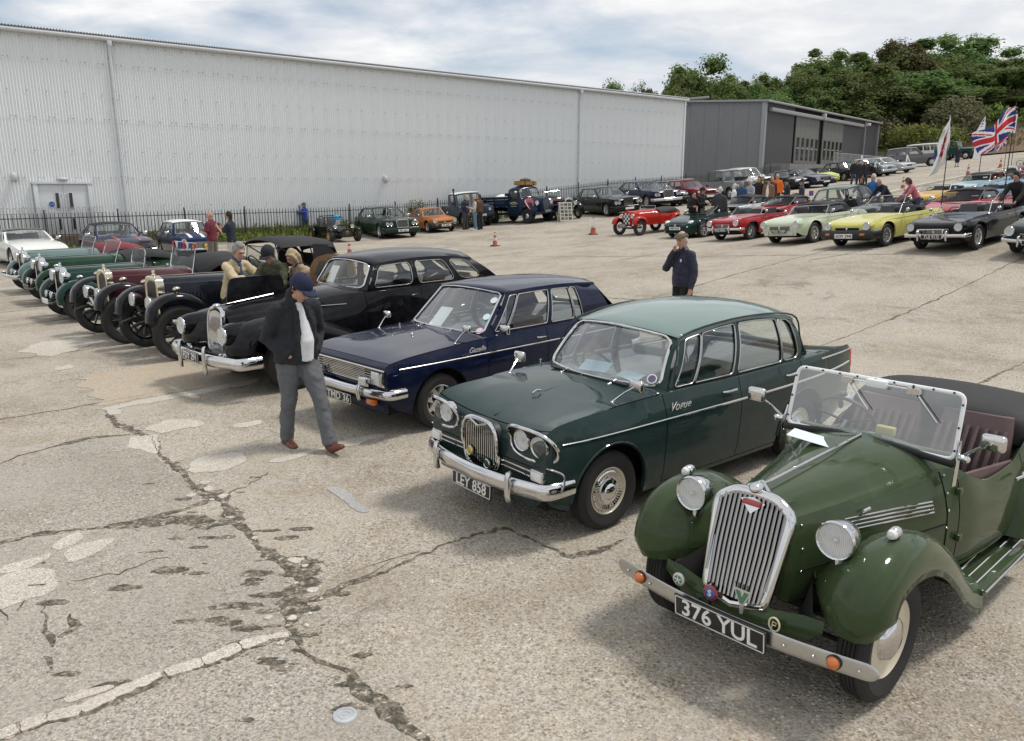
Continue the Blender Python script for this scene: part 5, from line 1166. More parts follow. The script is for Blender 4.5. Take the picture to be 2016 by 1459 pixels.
        # bonnet side louvre strips and fastener
        for z in (.765,.785,.805,.825):
            pts=[]
            for i in range(12):
                x=lerp(-.13,-.84,i/11); zz=z-.045*i/11; pts.append((x,s*(side_y(sp,x,zz)+.004),zz))
            m=MB(); m.tube(pts,.005,n=6); m.build('louvre_strip',CHROME,car)
        m=MB(); x=-.30; m.tube([(x+.04,s*(side_y(sp,x,.84)+.012),.845),(x-.04,s*(side_y(sp,x,.84)+.012),.84)],.010,n=6); m.build('bonnet_catch',CHROME,car)
        for x,z in ((-.99,.90),(-.985,.80),(-.975,.70),(-.96,.60),(.20,.62),(.19,.74),(.18,.86)):
            m=MB(); m.ball((x,s*(side_y(sp,x,z)+.002),z),.008,5,8); m.build('screw',CHROME,car)
        m=MB(); pts=[(x,s*(side_y(sp,x,.9*0+z)+.002),z) for x,z in [(-.965,z) for z in (.40,.5,.6,.7,.8,.88,.925)]]; m.tube(pts,.004,n=5); m.build('bonnet_seam',LINER,car)
        pts=[(x,s*(side_y(sp,x,.625)+.002),.625) for x in frange(.22,-.95,.1)]; m=MB(); m.tube(pts,.004,n=5); m.build('bonnet_seam',LINER,car)
        # door furniture
        h=MB(); h.tube([(-1.88,s*.655,.735),(-1.80,s*.675,.735),(-1.72,s*.66,.735)],.012,n=8); h.build('handle',CHROME,o['doors'][0 if s>0 else 1])
        for z in (.52,.80):
            h=MB(); h.box((-1.07,s*(side_y(sp,-1.07,z)+.012),z),(.05,.03,.045)); h.build('hinge',RG,car,bev=.008)
        mirror(car,(-1.0,s*.54,1.02),(-.93,s*.72,1.17),.062)
    # windscreen
    WB,WT,wy=V(-.985,0,1.005),V(-1.075,0,1.375),.515; fr=[V(WB.x+.0,-wy,WB.z),V(WB.x,wy,WB.z),V(WT.x,wy*.985,WT.z),V(WT.x,-wy*.985,WT.z)]
    lp=[]; rr=.05
    for i in range(4):
        a,b,c=fr[i-1],fr[i],fr[(i+1)%4]; u=(a-b).normalized(); v=(c-b).normalized()
        for k in range(6): t=k/5; lp.append(b+u*rr*(1-t)**2+v*rr*t**2)
    WHITEM=simple('white_frame_enamel',(.85,.86,.86),.25,coat=.8)
    m=MB(); m.tube(lp,[(.011,.013)]*len(lp),n=8,closed=True,ref=(1,0,.25)); w_=m.build('windscreen_frame',WHITEM,car)
    m=MB(); m.add(lp,[tuple(range(len(lp)))]); m.build('windscreen_glass',GLASSR,w_,smooth=0)
    m=MB()
    for i in range(9): m.ball(fr[3].lerp(fr[2],(i+.5)/9)+V(.014,0,.004),.007,5,8)
    for s in (0,1):
        for t in (.15,.5,.85): m.ball(fr[s].lerp(fr[3-s],t)+V(.014,0,0),.007,5,8)
    m.build('frame_rivets',BLACK,w_)
    m=MB(); m.tube([V(WB.x+.02,-wy-.01,.985),V(WB.x+.035,-.2,1.02),V(WB.x+.035,.2,1.02),V(WB.x+.02,wy+.01,.985)],[(.022,.016)]*4,n=8); m.build('scuttle_rubber',BLACK,car)
    for s in (1,-1):
        m=MB(); m.tube([(-.98,s*.535,.86),(-.975,s*.54,1.0),(-1.01,s*.53,1.12)],[(.03,.010),(.022,.010),(.014,.008)],n=8,ref=(1,0,0)); m.build('screen_bracket',CHROME,car)
        m=MB(); m.tube([(-.98,s*.545,1.03),(-.97,s*.58,1.03)],.018,n=8); m.ball((-.97,s*.585,1.03),.022,6,10); m.build('clamp_knob',CHROME,car)
    for y,sg in ((-.16,1),(.24,1)):
        p=V(WT.x+.035,y,1.355); q=p+V(.045,.16*sg,-.155); m=MB(); m.box(p,(.04,.07,.035)); m.tube([p,p.lerp(q,.5)],.006,n=5); m.tube([p.lerp(q,.25),q],.005,n=5); m.build('wiper',CHROME,w_)
    m=MB(); m.box((WT.x+.03,.02,1.36),(.05,.12,.045)); m.tube([(WT.x+.035,-.16,1.36),(WT.x+.035,.24,1.36)],.006,n=5); m.build('wiper_motor',WHITEM,w_,bev=.006)
    m=MB(); m.box((-1.14,0,.90),(.06,1.0,.19)); m.build('dashboard',RG,car,bev=.02); m=MB()
    for y in (-.36,-.2,-.02): m.lathe([(.05,0),(.05,-.02),(.001,-.02)],(-1.175,y,.91),'x',16)
    m.build('dial',BLACK,car,recalc=True)
    steering(car,-1.36,-.29,.985,.205,BLACK,62)
    for s in (1,-1): seat(car,-1.72,s*.29,.32,.50,MAROON,.60,.2,pipes=8)
    m=MB(); m.box((-1.6,0,.30),(1.1,1.1,.04)); m.build('cabin_floor',BLACK,car,smooth=0)
    for s in (1,-1): m=MB(); m.hexa([(-1.10,s*.50,.3),(-2.0,s*.56,.3),(-2.0,s*.60,.3),(-1.10,s*.52,.3),(-1.10,s*.50,.88),(-2.0,s*.56,.78),(-2.0,s*.59,.78),(-1.10,s*.52,.88)]); m.build('door_card',MAROON,car,recalc=True,smooth=0)
    # folded hood
    rows=[]
    for x,z0,z1,w in ((-2.08,.86,1.0,.56),(-2.16,.82,1.075,.61),(-2.5,.80,1.10,.64),(-2.85,.80,1.06,.62),(-3.05,.80,.98,.58),(-3.12,.82,.90,.54)):
        rows.append([V(x,-w,z0),V(x,-w*1.02,(z0+z1)/2),V(x,-w*.93,z1-.02),V(x,-w*.45,z1+.012*math.sin(x*20)),V(x,0,z1+.01),V(x,w*.45,z1-.008*math.sin(x*17)),V(x,w*.93,z1-.02),V(x,w*1.02,(z0+z1)/2),V(x,w,z0)])
    m=MB(); m.grid(rows); m.f.append(tuple(range(9))); m.f.append(tuple(len(m.v)-9+i for i in range(9))[::-1]); h=m.build('folded_hood',VINYL,car,recalc=True,smooth=60)
    h.modifiers.new('s','SUBSURF').levels=2; h.modifiers['s'].render_levels=2
    # bumper, plate and badges
    m=MB(); P=[V(.535-.10*(y/.76)**2,y,.385) for y in [-.76,-.757,-.745,-.73,-.71]+frange(-.68,.68,.08)+[.71,.73,.745,.757,.76]]; m.tube(P,[((.045*math.sqrt(max(.02,1-((abs(p.y)-.70)/.06)**2)) if abs(p.y)>.70 else .045),.006) for p in P],n=12,ref=(0,0,1)); b=m.build('bumper',STEEL,car)
    m=MB(); 
    for y in (-.66,-.48,.34,.48,.68): m.ball((.548-.10*(y/.76)**2,y,.385),.009,5,8)
    for y in (-.2,.2): m.box((.47,y,.38),(.12,.04,.05))
    m.build('bumper_bolt',CHROME,b)
    for y in (-.555,.572):
        m=MB(); m.lathe([(.030,0),(.032,.010),(.027,.026),(.018,.037),(.001,.042)],ax='x',n=20); q=m.build('indicator',AMBER,car); q.location=(.545-.10*(y/.76)**2,y,.39)
        m=MB(); m.lathe([(.036,-.012),(.036,.007),(.029,.010)],ax='x',n=20); m.build('indicator_rim',BLACK,q)
    pl=plate(car,'376 YUL',.562,.375,.535,.125,tilt=R(6),size=.128,mat=WHITE)
    def badge(y,z,r,c1,c2,txt=None,shape='disc'):
        if shape=='disc':
            m=MB(); m.lathe([(.001,.008),(r*.8,.008),(r,.004),(r,-.004),(.001,-.004)],ax='x',n=28); q=m.build('badge',c1,car); q.location=(.49,y,z)
            m=MB(); m.lathe([(.001,.002),(r*.66,.002),(r*.66,0)],ax='x',n=24); i=m.build('badge_centre',c2,q); i.location=(.0085,0,0)
            m=MB(); m.box((-.0,0,-r-.025),(.006,.02,.06)); m.build('badge_stem',CHROME,q,smooth=0)
            if txt: text(txt,q,(.0115,0,0),(R(90),0,R(90)),r*1.15,WHITE,'badge_letter',bold=.001)
            return q
    gs=simple('green_enamel',(.03,.16,.08),.25,coat=1); sv=simple('silver_enamel',(.6,.62,.6),.3,.6)
    q=badge(-.30,.475,.037,sv,gs); m=MB()
    for k in range(5):
        a=k*2*math.pi/5+math.pi/2; m.tube([(0.0115,0,0),(.0115,.022*math.cos(a),.022*math.sin(a))],.0028,n=4)
    m.build('badge_star',WHITE,q)
    badge(-.10,.475,.042,simple('red_enamel2',(.30,.03,.05),.25,coat=1),simple('blue_enamel',(.03,.14,.45),.25,coat=1),'S')
    m=MB(); m.prism([V(0,-.048,.06),V(0,.048,.06),V(0,.012,-.02),V(0,.008,-.07),V(0,-.008,-.07),V(0,-.012,-.02)],(.008,0,0)); q=m.build('badge',sv,car,recalc=True,smooth=0); q.location=(.49,.085,.505); m=MB(); m.prism([V(.0085,-.038,.053),V(.0085,-.012,.053),V(.0085,0,.015),V(.0085,.012,.053),V(.0085,.038,.053),V(.0085,.008,-.012),V(.0085,-.008,-.012)],(.002,0,0)); m.build('badge_enamel',gs,q,recalc=True,smooth=0)
    m=MB(); m.tube([V(.005,.028*math.cos(a),.036*math.sin(a)) for a in [k*math.pi/9 for k in range(18)]],.005,n=5,closed=True); q=m.build('badge',simple('cream_badge',(.7,.66,.4),.4),car); q.location=(.485,.265,.45); m=MB(); m.box((0,0,0),(.006,.045,.055)); m.build('badge_panel',BLACK,q,bev=.01); m=MB(); m.tube([V(.008,-.01,-.02),V(.008,-.008,.015),V(.008,.012,.012),V(.008,.008,-.004),V(.008,-.008,-.002)],.003,n=4); m.build('badge_letter',MATS['cream_badge'],q)
    m=MB(); m.tube([(0,-.55,.34),(0,.55,.34)],.035,n=8); m.tube([(.38,-.25,.40),(0,-.25,.36),(-.4,-.25,.42)],.03,n=6); m.tube([(.38,.25,.40),(0,.25,.36),(-.4,.25,.42)],.03,n=6); m.tube([(.1,-.5,.27),(.1,.5,.27)],.015,n=6); m.build('front_axle',DARK,car)
    papersheet(car,(-.70,-.20,1.035),(R(-8),R(-3),R(14)),.26,.20,mat=simple('pale_blue_paper',(.66,.74,.76),.8))
    m=MB(); m.box((-1.045,.10,1.075),(.05,.11,.055)); m.build('tin_box',simple('gold_card',(.42,.36,.10),.5),car,bev=.006); m=MB(); m.box((-1.01,.03,1.035),(.012,.12,.03)); m.build('dash_sign',simple('green_card',(.03,.12,.06),.5),car,smooth=0)
roadster()
HB_=paint((.006,.006,.008))
def humber():
    car=newcar('limousine','big black rounded saloon with tall chrome grille and one bonnet side raised','car',-3.335,10.39,-134.,'cars of the near row')
    sp=dict(hero=True,x0=-3.95,x1=.56,xf=0,xr=-2.98,R=.36,ra=.002,track=1.42,tw=.18,rim=.21,wheel='hubcap',rimmat=HB_,col=HB_,tuck=.95,edge=.05,
     w=[(.56,.235),(.3,.32),(-.3,.48),(-.9,.62),(-1.25,.72),(-1.8,.80),(-3.,.80),(-3.6,.72),(-3.95,.55)],zb=[(.56,.5),(-.5,.40),(-1.2,.30),(-3.95,.38)],zw=[(.56,.75),(-1.3,.78),(-3.95,.7)],
     zs=[(.56,.93),(-.3,1.03),(-1.2,1.13),(-3.2,1.14),(-3.95,.9)],zc=[(.56,1.02),(.3,1.08),(-.4,1.14),(-1.2,1.21),(-1.6,1.2),(-3.3,1.2),(-3.7,1.12),(-3.95,.95)],shf=[(.56,.80),(-.5,.78),(-1.2,.88),(-1.6,.93),(-3.3,.92),(-3.95,.85)],
     doors=[(-2.12,-1.22),(-3.0,-2.12)],handle=True)
    body(car,sp); wheels(car,sp)
    greenhouse(car,sp,dict(ab=(-1.25,.655,1.15),at=(-1.46,.555,1.49),ct=(-3.30,.54,1.46),cb=(-3.78,.63,1.15),bow=.04,bulge=.03,roofarc=.06,crown=.10,wb=.16,rb=.12,wins=[(.035,.31),(.355,.64),(.69,.875)],v=(.07,.88),r={0:.07,1:.07,2:.12},trim=STEEL,wtrim=CHROME,wtr=.012,rw=(.25,.75,.25,.8),wr=.08,rbase=(-3.80,.6,1.16),wm=(.05,.08,.93)))
    GL=simple('grey_leather',(.20,.20,.19),.5,bump=.15,bscale=80,var=.2)
    interior(car,sp,GL,-1.9,-2.95,.6,.55,(-1.42,1.08,1.2),pipes=9,h=.62)
    ys=[.25,.34,.44,.56,.68,.78,.85,.88,.885]; dn=[-.12,-.05,.0,.025,.02,-.015,-.07,-.14,-.18]
    for s in (1,-1):
        wing(car,[(.74,.42),(.775,.56),(.74,.75),(.60,.89),(.38,.945),(.10,.94),(-.2,.89),(-.55,.79),(-.9,.65),(-1.2,.50),(-1.42,.40)],ys,dn,HB_,s,5,'front_wing',tap=lambda t:1 if t>.15 else .80+.20*math.sin(t/.15*math.pi/2))
        wing(car,[(-2.45,.35),(-2.52,.6),(-2.75,.80),(-3.05,.85),(-3.4,.75),(-3.65,.5)],[.6,.68,.76,.83,.87,.88],[0,.01,.005,-.03,-.08,-.14],HB_,s,5,'rear_wing')
        headlight(car,(.835,s*.565,.785),.105,depth=.06); m=MB(); m.lathe([(.16,-.30),(.145,-.10),(.114,-.01)],ax='x',n=24); q=m.build('lamp_pod',HB_,car,recalc=True); q.location=(.835,s*.565,.785)
        m=MB(); m.box((.775,s*.50,.52),(.05,.09,.07)); m.build('side_lamp',CHROME,car,bev=.015); 
        m=MB(); m.lathe([(.05,0),(.048,.02),(.001,.03)],ax='x',n=16); q=m.build('fog_lamp',CHROME,car); q.location=(.80,s*.42,.50)
        m=MB(); m.hexa([(-1.1,s*.6,.27),(-2.5,s*.7,.27),(-2.5,s*.88,.26),(-1.1,s*.88,.26),(-1.1,s*.6,.33),(-2.5,s*.7,.33),(-2.5,s*.88,.32),(-1.1,s*.88,.32)]); m.build('running_board',HB_,car,bev=.015,recalc=True)
        for z,xa,xb in ((1.075,-.15,-3.2),(.99,-.10,-.95)):
            pts=[(x,s*(side_y(sp,x,z+(.03 if x<-.9 and z>1 else 0))+.003),z+(.03 if x<-.9 and z>1 else 0)) for x in frange(xa,xb,.1)]; m=MB(); m.tube(pts,.008,n=6); m.build('side_trim',CHROME,car)
        for k in range(6):
            m=MB(); m.box((.60,s*.38,.60+k*.045),(.02,.24,.010)); m.build('side_grille_bar',CHROME,car,smooth=0)
        m=MB(); m.box((.58,s*.38,.71),(.02,.26,.30)); m.build('side_grille_back',BLACK,car,smooth=0)
    out=[V(.64,-.15,.47),V(.64,-.185,.7),V(.62,-.18,.95),V(.60,-.13,1.03),V(.595,0,1.045)]; out=out+[V(p.x,-p.y,p.z) for p in out[-2::-1]]
    m=MB(); c=catmull(out,4,closed=True); m.tube(c,[(.026,.03)]*len(c),n=8,closed=True); g=m.build('grille_shell',CHROME,car); m=MB(); m.add([p+V(-.01,0,0) for p in c],[tuple(range(len(c)))]); m.build('grille_core',BLACK,g,smooth=0)
    for k in range(11):
        y=lerp(-.15,.15,k/10); m=MB(); zt=1.02-.9*y*y*2; m.tube([(.655,y,.49),(.65,y,.8),(.62,y,zt)],[(.008,.012)]*3,n=6,ref=(0,1,0)); m.build('grille_bar',CHROME,g)
    m=MB(); m.ball((.60,0,1.075),(.06,.03,.03)); m.tube([(.6,0,1.07),(-.2,0,1.15)],.008,n=6); m.build('mascot',CHROME,car)
    bumper(car,.95,.92,.47,.15,.30,.07,CHROME,.12,over=(-.34,.34),oh=.30)
    plate(car,'FDY 291',1.0,.49,.46,.13,size=.12,mat=WHITE)
    m=MB(); m.box((.7,0,.46),(.2,.9,.16)); m.build('front_valance',HB_,car,bev=.04)
    text('Super Snipe',car,(-.68,side_y(sp,-.68,1.03)+.004,1.035),(R(90),0,R(180)),.06,CHROME,'script_badge',shear=.3)
    # raised bonnet side, hinged on the centre line
    m=MB(); m.prism(catmull([(.46,-.01,1.06),(.44,-.01,1.22),(.40,-.01,1.37),(.30,-.01,1.405),(-.2,-.01,1.405),(-.34,-.01,1.38),(-.38,-.01,1.2),(-.4,-.01,1.13)],3),(0,-.02,0)); m.build('raised_bonnet_side',HB_,car,recalc=True,smooth=30)
    # far front door swung open
    m=MB(); lp=catmull([V(0,0,.35),V(.75,0,.35),V(.82,0,.9),V(.80,0,1.2),V(.62,0,1.47),V(.1,0,1.48),V(0,0,1.15)],4,closed=True); m.prism(lp,(0,.05,0)); d=m.build('open_door',simple('tan_trim',(.26,.15,.07),.6,var=.2),car,recalc=True,smooth=30); d.location=(-2.1,-.80,0); d.rotation_euler=(0,0,R(-60))
    w_=MB(); w_.prism([V(.12,-.004,1.18),V(.70,-.004,1.18),V(.60,-.004,1.40),V(.15,-.004,1.42)],(0,.058,0)); w_.build('door_window',simple('door_glass_dark',(.10,.11,.11),.1),d,recalc=True,smooth=0)
    def wz(y,v): return V(lerp(-1.25+.16*(1-(y/.65)**2),-1.46+.09*(1-(y/.55)**2),v)+.012,y,lerp(1.15,1.49,v))
    papersheet(car,wz(-.2,.5)+V(-.05,0,0),(0,R(60),0),.18,.26); 
    for y0,y1 in ((-.40,-.08),(.08,.42)): wiper(car,wz(y0,.12),wz(y1,.10),CHROME,wz((y0+y1)/2,.0)+V(.05,0,.0))
    m=MB(); m.box((0.1,0,.38),(.2,1.1,.12)); m.tube([(.0,-.6,.36),(.0,.6,.36)],.05,n=8); m.build('front_axle',DARK,car)
humber()
def spokes_lamp(): pass
def vintage(car,sp):
    """open tourer or sports car with radiator, cycle or flowing wings"""
    R0=sp['R']; c=sp['col']; wc=sp.get('wingcol',c); sc=sp['sc']; zb=sp.get('ztop',1.15); rh,rz0,rz1,rx=sp['rad']; tail=sp['tail']; wid=sp.get('wid',.62)
    b=dict(hero=sp.get('hero',False),x0=tail,x1=rx-.03,xf=0,xr=sp['xr'],R=R0,ra=.002,track=sp['track'],tw=sp.get('tw',.13),rim=sp.get('rim',R0*.72),wheel=sp.get('wheel','artillery'),rimmat=sp.get('rimmat',BLACK),col=c,tuck=.97,edge=.05,
      w=[(rx-.03,rh*.98),(lerp(rx,sc,.5),lerp(rh,wid*.86,.45)),(sc,wid*.84),(sc-.35,wid),(lerp(sc,tail,.8),wid),(tail,wid*.55)],zb=[(rx,rz0+.06),(sc,R0*1.1),(tail,R0*1.1)],zw=[(rx,(rz0+rz1)/2),(sc,.72),(tail,.7)],
      zs=[(rx,rz1-.12),(sc,zb-.10),(sc-.35,zb-.15),(sc-.9,zb-.2 if sp.get('cut',1) else zb-.1),(lerp(sc,tail,.7),zb-.12),(tail,zb-.35)],zc=[(rx,rz1-.02),(sc,zb),(lerp(sc,tail,.6),zb-.04),(tail,zb-.28)],shf=[(rx,.78),(sc,.82),(sc-.3,.92),(tail,.8)],
      cockpit=None if sp.get('tonneau') else (lerp(sc,tail,.72),sc-.12,.95),doors=[(sc-.85,sc-.18)] if sp.get('door',1) else [],handle=False,bonnet=None)
    b['_sp']=1; body(car,b); wheels(car,b)
    # radiator
    m=MB(); hh=(rz1-rz0); out=[V(0,-rh*.92,rz0),V(0,-rh,rz0+.3*hh),V(0,-rh,rz1-.14),V(0,-rh*.80,rz1-.03),V(0,0,rz1)]; out=out+[V(p.x,-p.y,p.z) for p in out[-2::-1]]; lp=catmull(out,3,closed=True)
    rm=sp.get('radmat',CHROME)
    m.grid([[p+V(rx-.05,0,0) for p in lp],[p+V(rx+.05,0,0) for p in lp],[V(rx+.065,p.y*.90,rz0+hh*.5+(p.z-rz0-hh*.5)*.92) for p in lp],[V(rx+.045,p.y*.80,rz0+hh*.47+(p.z-rz0-hh*.5)*.80) for p in lp]],cv=True); rd=m.build('radiator_shell',rm,car,recalc=True,smooth=45)
    m=MB(); m.add([V(rx+.046,p.y*.82,rz0+hh*.47+(p.z-rz0-hh*.5)*.82) for p in lp],[tuple(range(len(lp)))]); m.build('radiator_core',sp.get('core',BLACK),rd,smooth=0)
    if sp.get('slats'):
        for k in range(sp['slats']):
            y=lerp(-rh*.72,rh*.72,k/(sp['slats']-1)); m=MB(); m.box((rx+.052,y,rz0+hh*.47),(.012,.009,hh*.72)); m.build('radiator_slat',sp.get('slatmat',CHROME),rd,smooth=0)
    m=MB(); m.lathe([(.03,0),(.034,.02),(.02,.04),(.02,.055),(.028,.06),(.02,.09),(.001,.10)],(rx+.0,0,rz1-.01),'z',14); m.build('radiator_cap',rm,rd)
    # bonnet fittings: hinge, louvres
    m=MB(); m.tube([(rx,0,rz1-.01),(sc,0,zb+.006)],.008,n=6); m.build('bonnet_hinge',rm if sp.get('brighthinge',1) else c,car)
    nl=sp.get('louvres',14)
    if nl:
        for s in (1,-1):
            m=MB()
            for k in range(nl):
                x=lerp(rx-.25,sc+.15,k/(nl-1)); z=lerp(rz0,rz1,.52); m.box((x,s*(side_y(b,x,z)+.004),z),(.012,.016,.16),(0,R(6),0))
            m.build('louvres',c,car,smooth=0)
    for s in (1,-1):
        p=sp['wing'] ; y0,y1=sp['wy']; n=8; ys=[lerp(y0,y1,k/(n-1)) for k in range(n)]; ck_=sp.get('wcrown',.03); dn=[ck_*(1-(2*k/(n-1)-1)**2)-(.05 if k==n-1 else .02 if k==0 else 0) for k in range(n)]
        wing(car,p,ys,dn,wc,s,4,'front_wing')
        xr=sp['xr']; wing(car,[(xr+R0*1.12,R0*.8),(xr+R0*1.0,R0*1.5),(xr+R0*.5,R0*2.05),(xr,R0*2.2),(xr-R0*.6,R0*2.0),(xr-R0*1.1,R0*1.35)],ys,dn,wc,s,4,'rear_wing')
        if sp.get('board',1): m=MB(); m.box(((p[-1][0]+xr+R0*1.1)/2,s*(y0+y1)/2,p[-1][1]),(abs(p[-1][0]-xr-R0*1.1)+.05,y1-y0,.035)); m.build('running_board',wc,car,bev=.01)
        lx,ly,lz,lr=sp['lamp']; bullet_lamp(car,(lx,s*ly,lz),lr,lr*1.5,sp.get('lampmat',CHROME),[(lx-.06,s*ly,lz-lr*.9),(lx-.08,s*ly*.9,lz-lr*1.6),(lx-.1,s*rh,lz-lr*2.)])
        if sp.get('sidelamp',1): wx=sp.get('slx',-.02); m=MB(); m.ball((wx,s*(y0+y1)/2,sp['wtop']+.06),(.06,.035,.04)); m.tube([(wx,s*(y0+y1)/2,sp['wtop']-.03),(wx,s*(y0+y1)/2,sp['wtop']+.05)],.012,n=6); m.build('wing_lamp',rm,car)
        m=MB(); m.tube(catmull([(.42*R0/.4+.1,s*rh*.9,R0*1.25),(.30,s*rh,R0*1.35),(0,s*(rh+.04),R0*1.05),(-.4,s*(rh+.08),R0*1.3)],4),.028,n=6); m.build('dumb_iron',sp.get('chassis',BLACK),car)
    m=MB(); tr=sp['track']/2-.08; m.tube([(0,-tr,R0*.98),(0,-tr*.6,R0*.85),(0,tr*.6,R0*.85),(0,tr,R0*.98)],.032,n=8); m.tube([(-.12,-tr,R0*.9),(-.12,tr,R0*.9)],.014,n=6); m.tube([(sp['xr'],-tr,R0),(sp['xr'],tr,R0)],.04,n=8); m.tube([(.12,-rh,R0*1.25),(.12,rh,R0*1.25)],.03,n=6); m.build('axle',DARK,car)
    m=MB(); ws=sp.get('ws')
    if ws:
        wx,wz0,wz1,wy,rake=ws; lp=[V(wx,-wy,wz0),V(wx,wy,wz0),V(wx-rake,wy,wz1),V(wx-rake,-wy,wz1)]; q=[]
        for i in range(4):
            a,b_,c_=lp[i-1],lp[i],lp[(i+1)%4]; u=(a-b_).normalized(); v=(c_-b_).normalized(); rr=min(.05 if i<2 else sp.get('wsr',.05),wy*.9)
            for k in range(5): t=k/4; q.append(b_+u*rr*(1-t)**2+v*rr*t**2)
        m.tube(q,.008,n=6,closed=True); w_=m.build('windscreen_frame',sp.get('wsmat',CHROME),car); g=MB(); g.add(q,[tuple(range(len(q)))]); g.build('windscreen_glass',GLASSV,w_,smooth=0)
        for s in (1,-1): m=MB(); m.tube([(wx+.03,s*(wy+.005),wz0-.15),(wx-rake*.5,s*(wy+.012),(wz0+wz1)/2)],.014,n=6); m.build('screen_post',sp.get('wsmat',CHROME),w_)
    if sp.get('tonneau'):
        tm=sp['tonneau']; rows=[]; L=abs(tail-sc)
        for f,zz in ((.14,zb-.02),(.3,zb+sp.get('th',.0)),(.5,zb+sp.get('th',0)+.02),(.7,zb+.02),(.9,zb-.12),(.99,zb-.26)):
            x=sc-L*f; w_=b['_w'](x)*.97; rows.append([V(x,-w_,zz-.16),V(x,-w_*.97,zz-.05),V(x,-w_*.6,zz+.01),V(x,0,zz+.03),V(x,w_*.6,zz+.01),V(x,w_*.97,zz-.05),V(x,w_,zz-.16)])
        m=MB(); m.grid(rows); m.f.append(tuple(range(7))); t=m.build('tonneau_cover',tm,car,recalc=True,smooth=70)
    else:
        for s in (1,-1): seat(car,sc-.75,s*.26,.45,.46,sp.get('seatmat',LEATHB),.5)
        steering(car,sc-.32,-.26,zb+.05,.2)
        m=MB(); m.box((sc-.16,0,zb-.12),(.05,wid*1.6,.16)); m.build('dashboard',sp.get('dash',BLACK),car,bev=.01)
    if sp.get('hood'):
        x0,x1,z1,hwid=sp['hood']; rows=[]; z0=zb-.05
        for x,f in ((x0,.90),(lerp(x0,x1,.05),.985),(lerp(x0,x1,.35),1.),(lerp(x0,x1,.7),.985),(lerp(x0,x1,.93),.90),(x1,.55)):
            zt=lerp(z0,z1,f); rows.append([V(x,-hwid,zt-.10),V(x,-hwid*.93,zt-.02),V(x,-hwid*.5,zt+.03),V(x,0,zt+.045),V(x,hwid*.5,zt+.03),V(x,hwid*.93,zt-.02),V(x,hwid,zt-.10)])
        m=MB(); m.grid(rows); h=m.build('hood',VINYL,car,recalc=True,smooth=70)
        for s in (1,-1):
            m=MB(); xa=lerp(x0,x1,.55); m.grid([[V(xa,s*hwid,z0),V(xa,s*hwid,lerp(z0,z1,.87))],[V(lerp(x0,x1,.8),s*hwid,z0),V(lerp(x0,x1,.8),s*hwid,lerp(z0,z1,.83))],[V(x1,s*hwid*.97,z0),V(x1,s*hwid,lerp(z0,z1,.42))]]); m.build('side_curtain',VINYL,h,smooth=180)
            for x in (x0+.02,lerp(x0,x1,.5)): m=MB(); m.tube([(lerp(x0,x1,.62),s*hwid*.98,z0),(x,s*hwid*.985,lerp(z0,z1,.86))],.012,n=6); m.build('hood_iron',BLACK,h)
        m=MB(); m.grid([[V(x1,-hwid*.97,z0),V(x1,hwid*.97,z0)],[V(x1+.0,-hwid,lerp(z0,z1,.45)),V(x1,hwid,lerp(z0,z1,.45))]]); m.build('hood_back',VINYL,h,smooth=0)
    return b
NAVYP=paint((.006,.009,.016)); MARP=paint((.055,.008,.014)); BRASS=simple('nickel',(.66,.60,.47),.14,1,var=.1,vscale=9)
t5=newcar('vintage_tourer','black vintage tourer with its fabric hood up and nickel radiator beside the limousine','car',-5.47,12.21,-136,'cars of the near row')
vintage(t5,dict(hero=True,R=.41,col=NAVYP,wingcol=paint((.006,.006,.008)),sc=-1.45,ztop=1.18,rad=(.25,.50,1.22,.06),xr=-2.75,tail=-3.15,track=1.42,tw=.125,rim=.29,wid=.64,wing=[(.44,.60),(.40,.80),(.24,.94),(.02,.985),(-.22,.93),(-.45,.75),(-.65,.52),(-.85,.40),(-.98,.37)],wy=(.50,.80),wtop=1.0,lamp=(.30,.34,.84,.105),radmat=BRASS,lampmat=BLACK,louvres=22,ws=(-1.72,1.16,1.56,.56,.04),wsmat=BLACK,hood=(-1.74,-2.85,1.68,.62),rimmat=simple('black_wheel',(.012,.012,.012),.4,coat=.5)))
t6=newcar('vintage_tourer','maroon vintage tourer with black tonneau and bunting on its windscreen','car',-6.89,13.51,-136,'cars of the near row')
vintage(t6,dict(hero=True,R=.41,col=MARP,wingcol=paint((.007,.007,.009)),sc=-1.02,ztop=1.16,rad=(.24,.50,1.19,.06),xr=-2.75,tail=-3.2,track=1.42,tw=.125,rim=.29,wid=.62,wing=[(.44,.60),(.40,.80),(.24,.94),(.02,.985),(-.22,.93),(-.45,.75),(-.65,.52),(-.85,.40),(-.98,.37)],wy=(.50,.80),wtop=1.0,lamp=(.30,.30,.80,.11),radmat=BRASS,lampmat=CHROME,louvres=10,ws=(-1.25,1.12,1.57,.50,.10),tonneau=VINYL,th=.16,rimmat=MATS['black_wheel']))
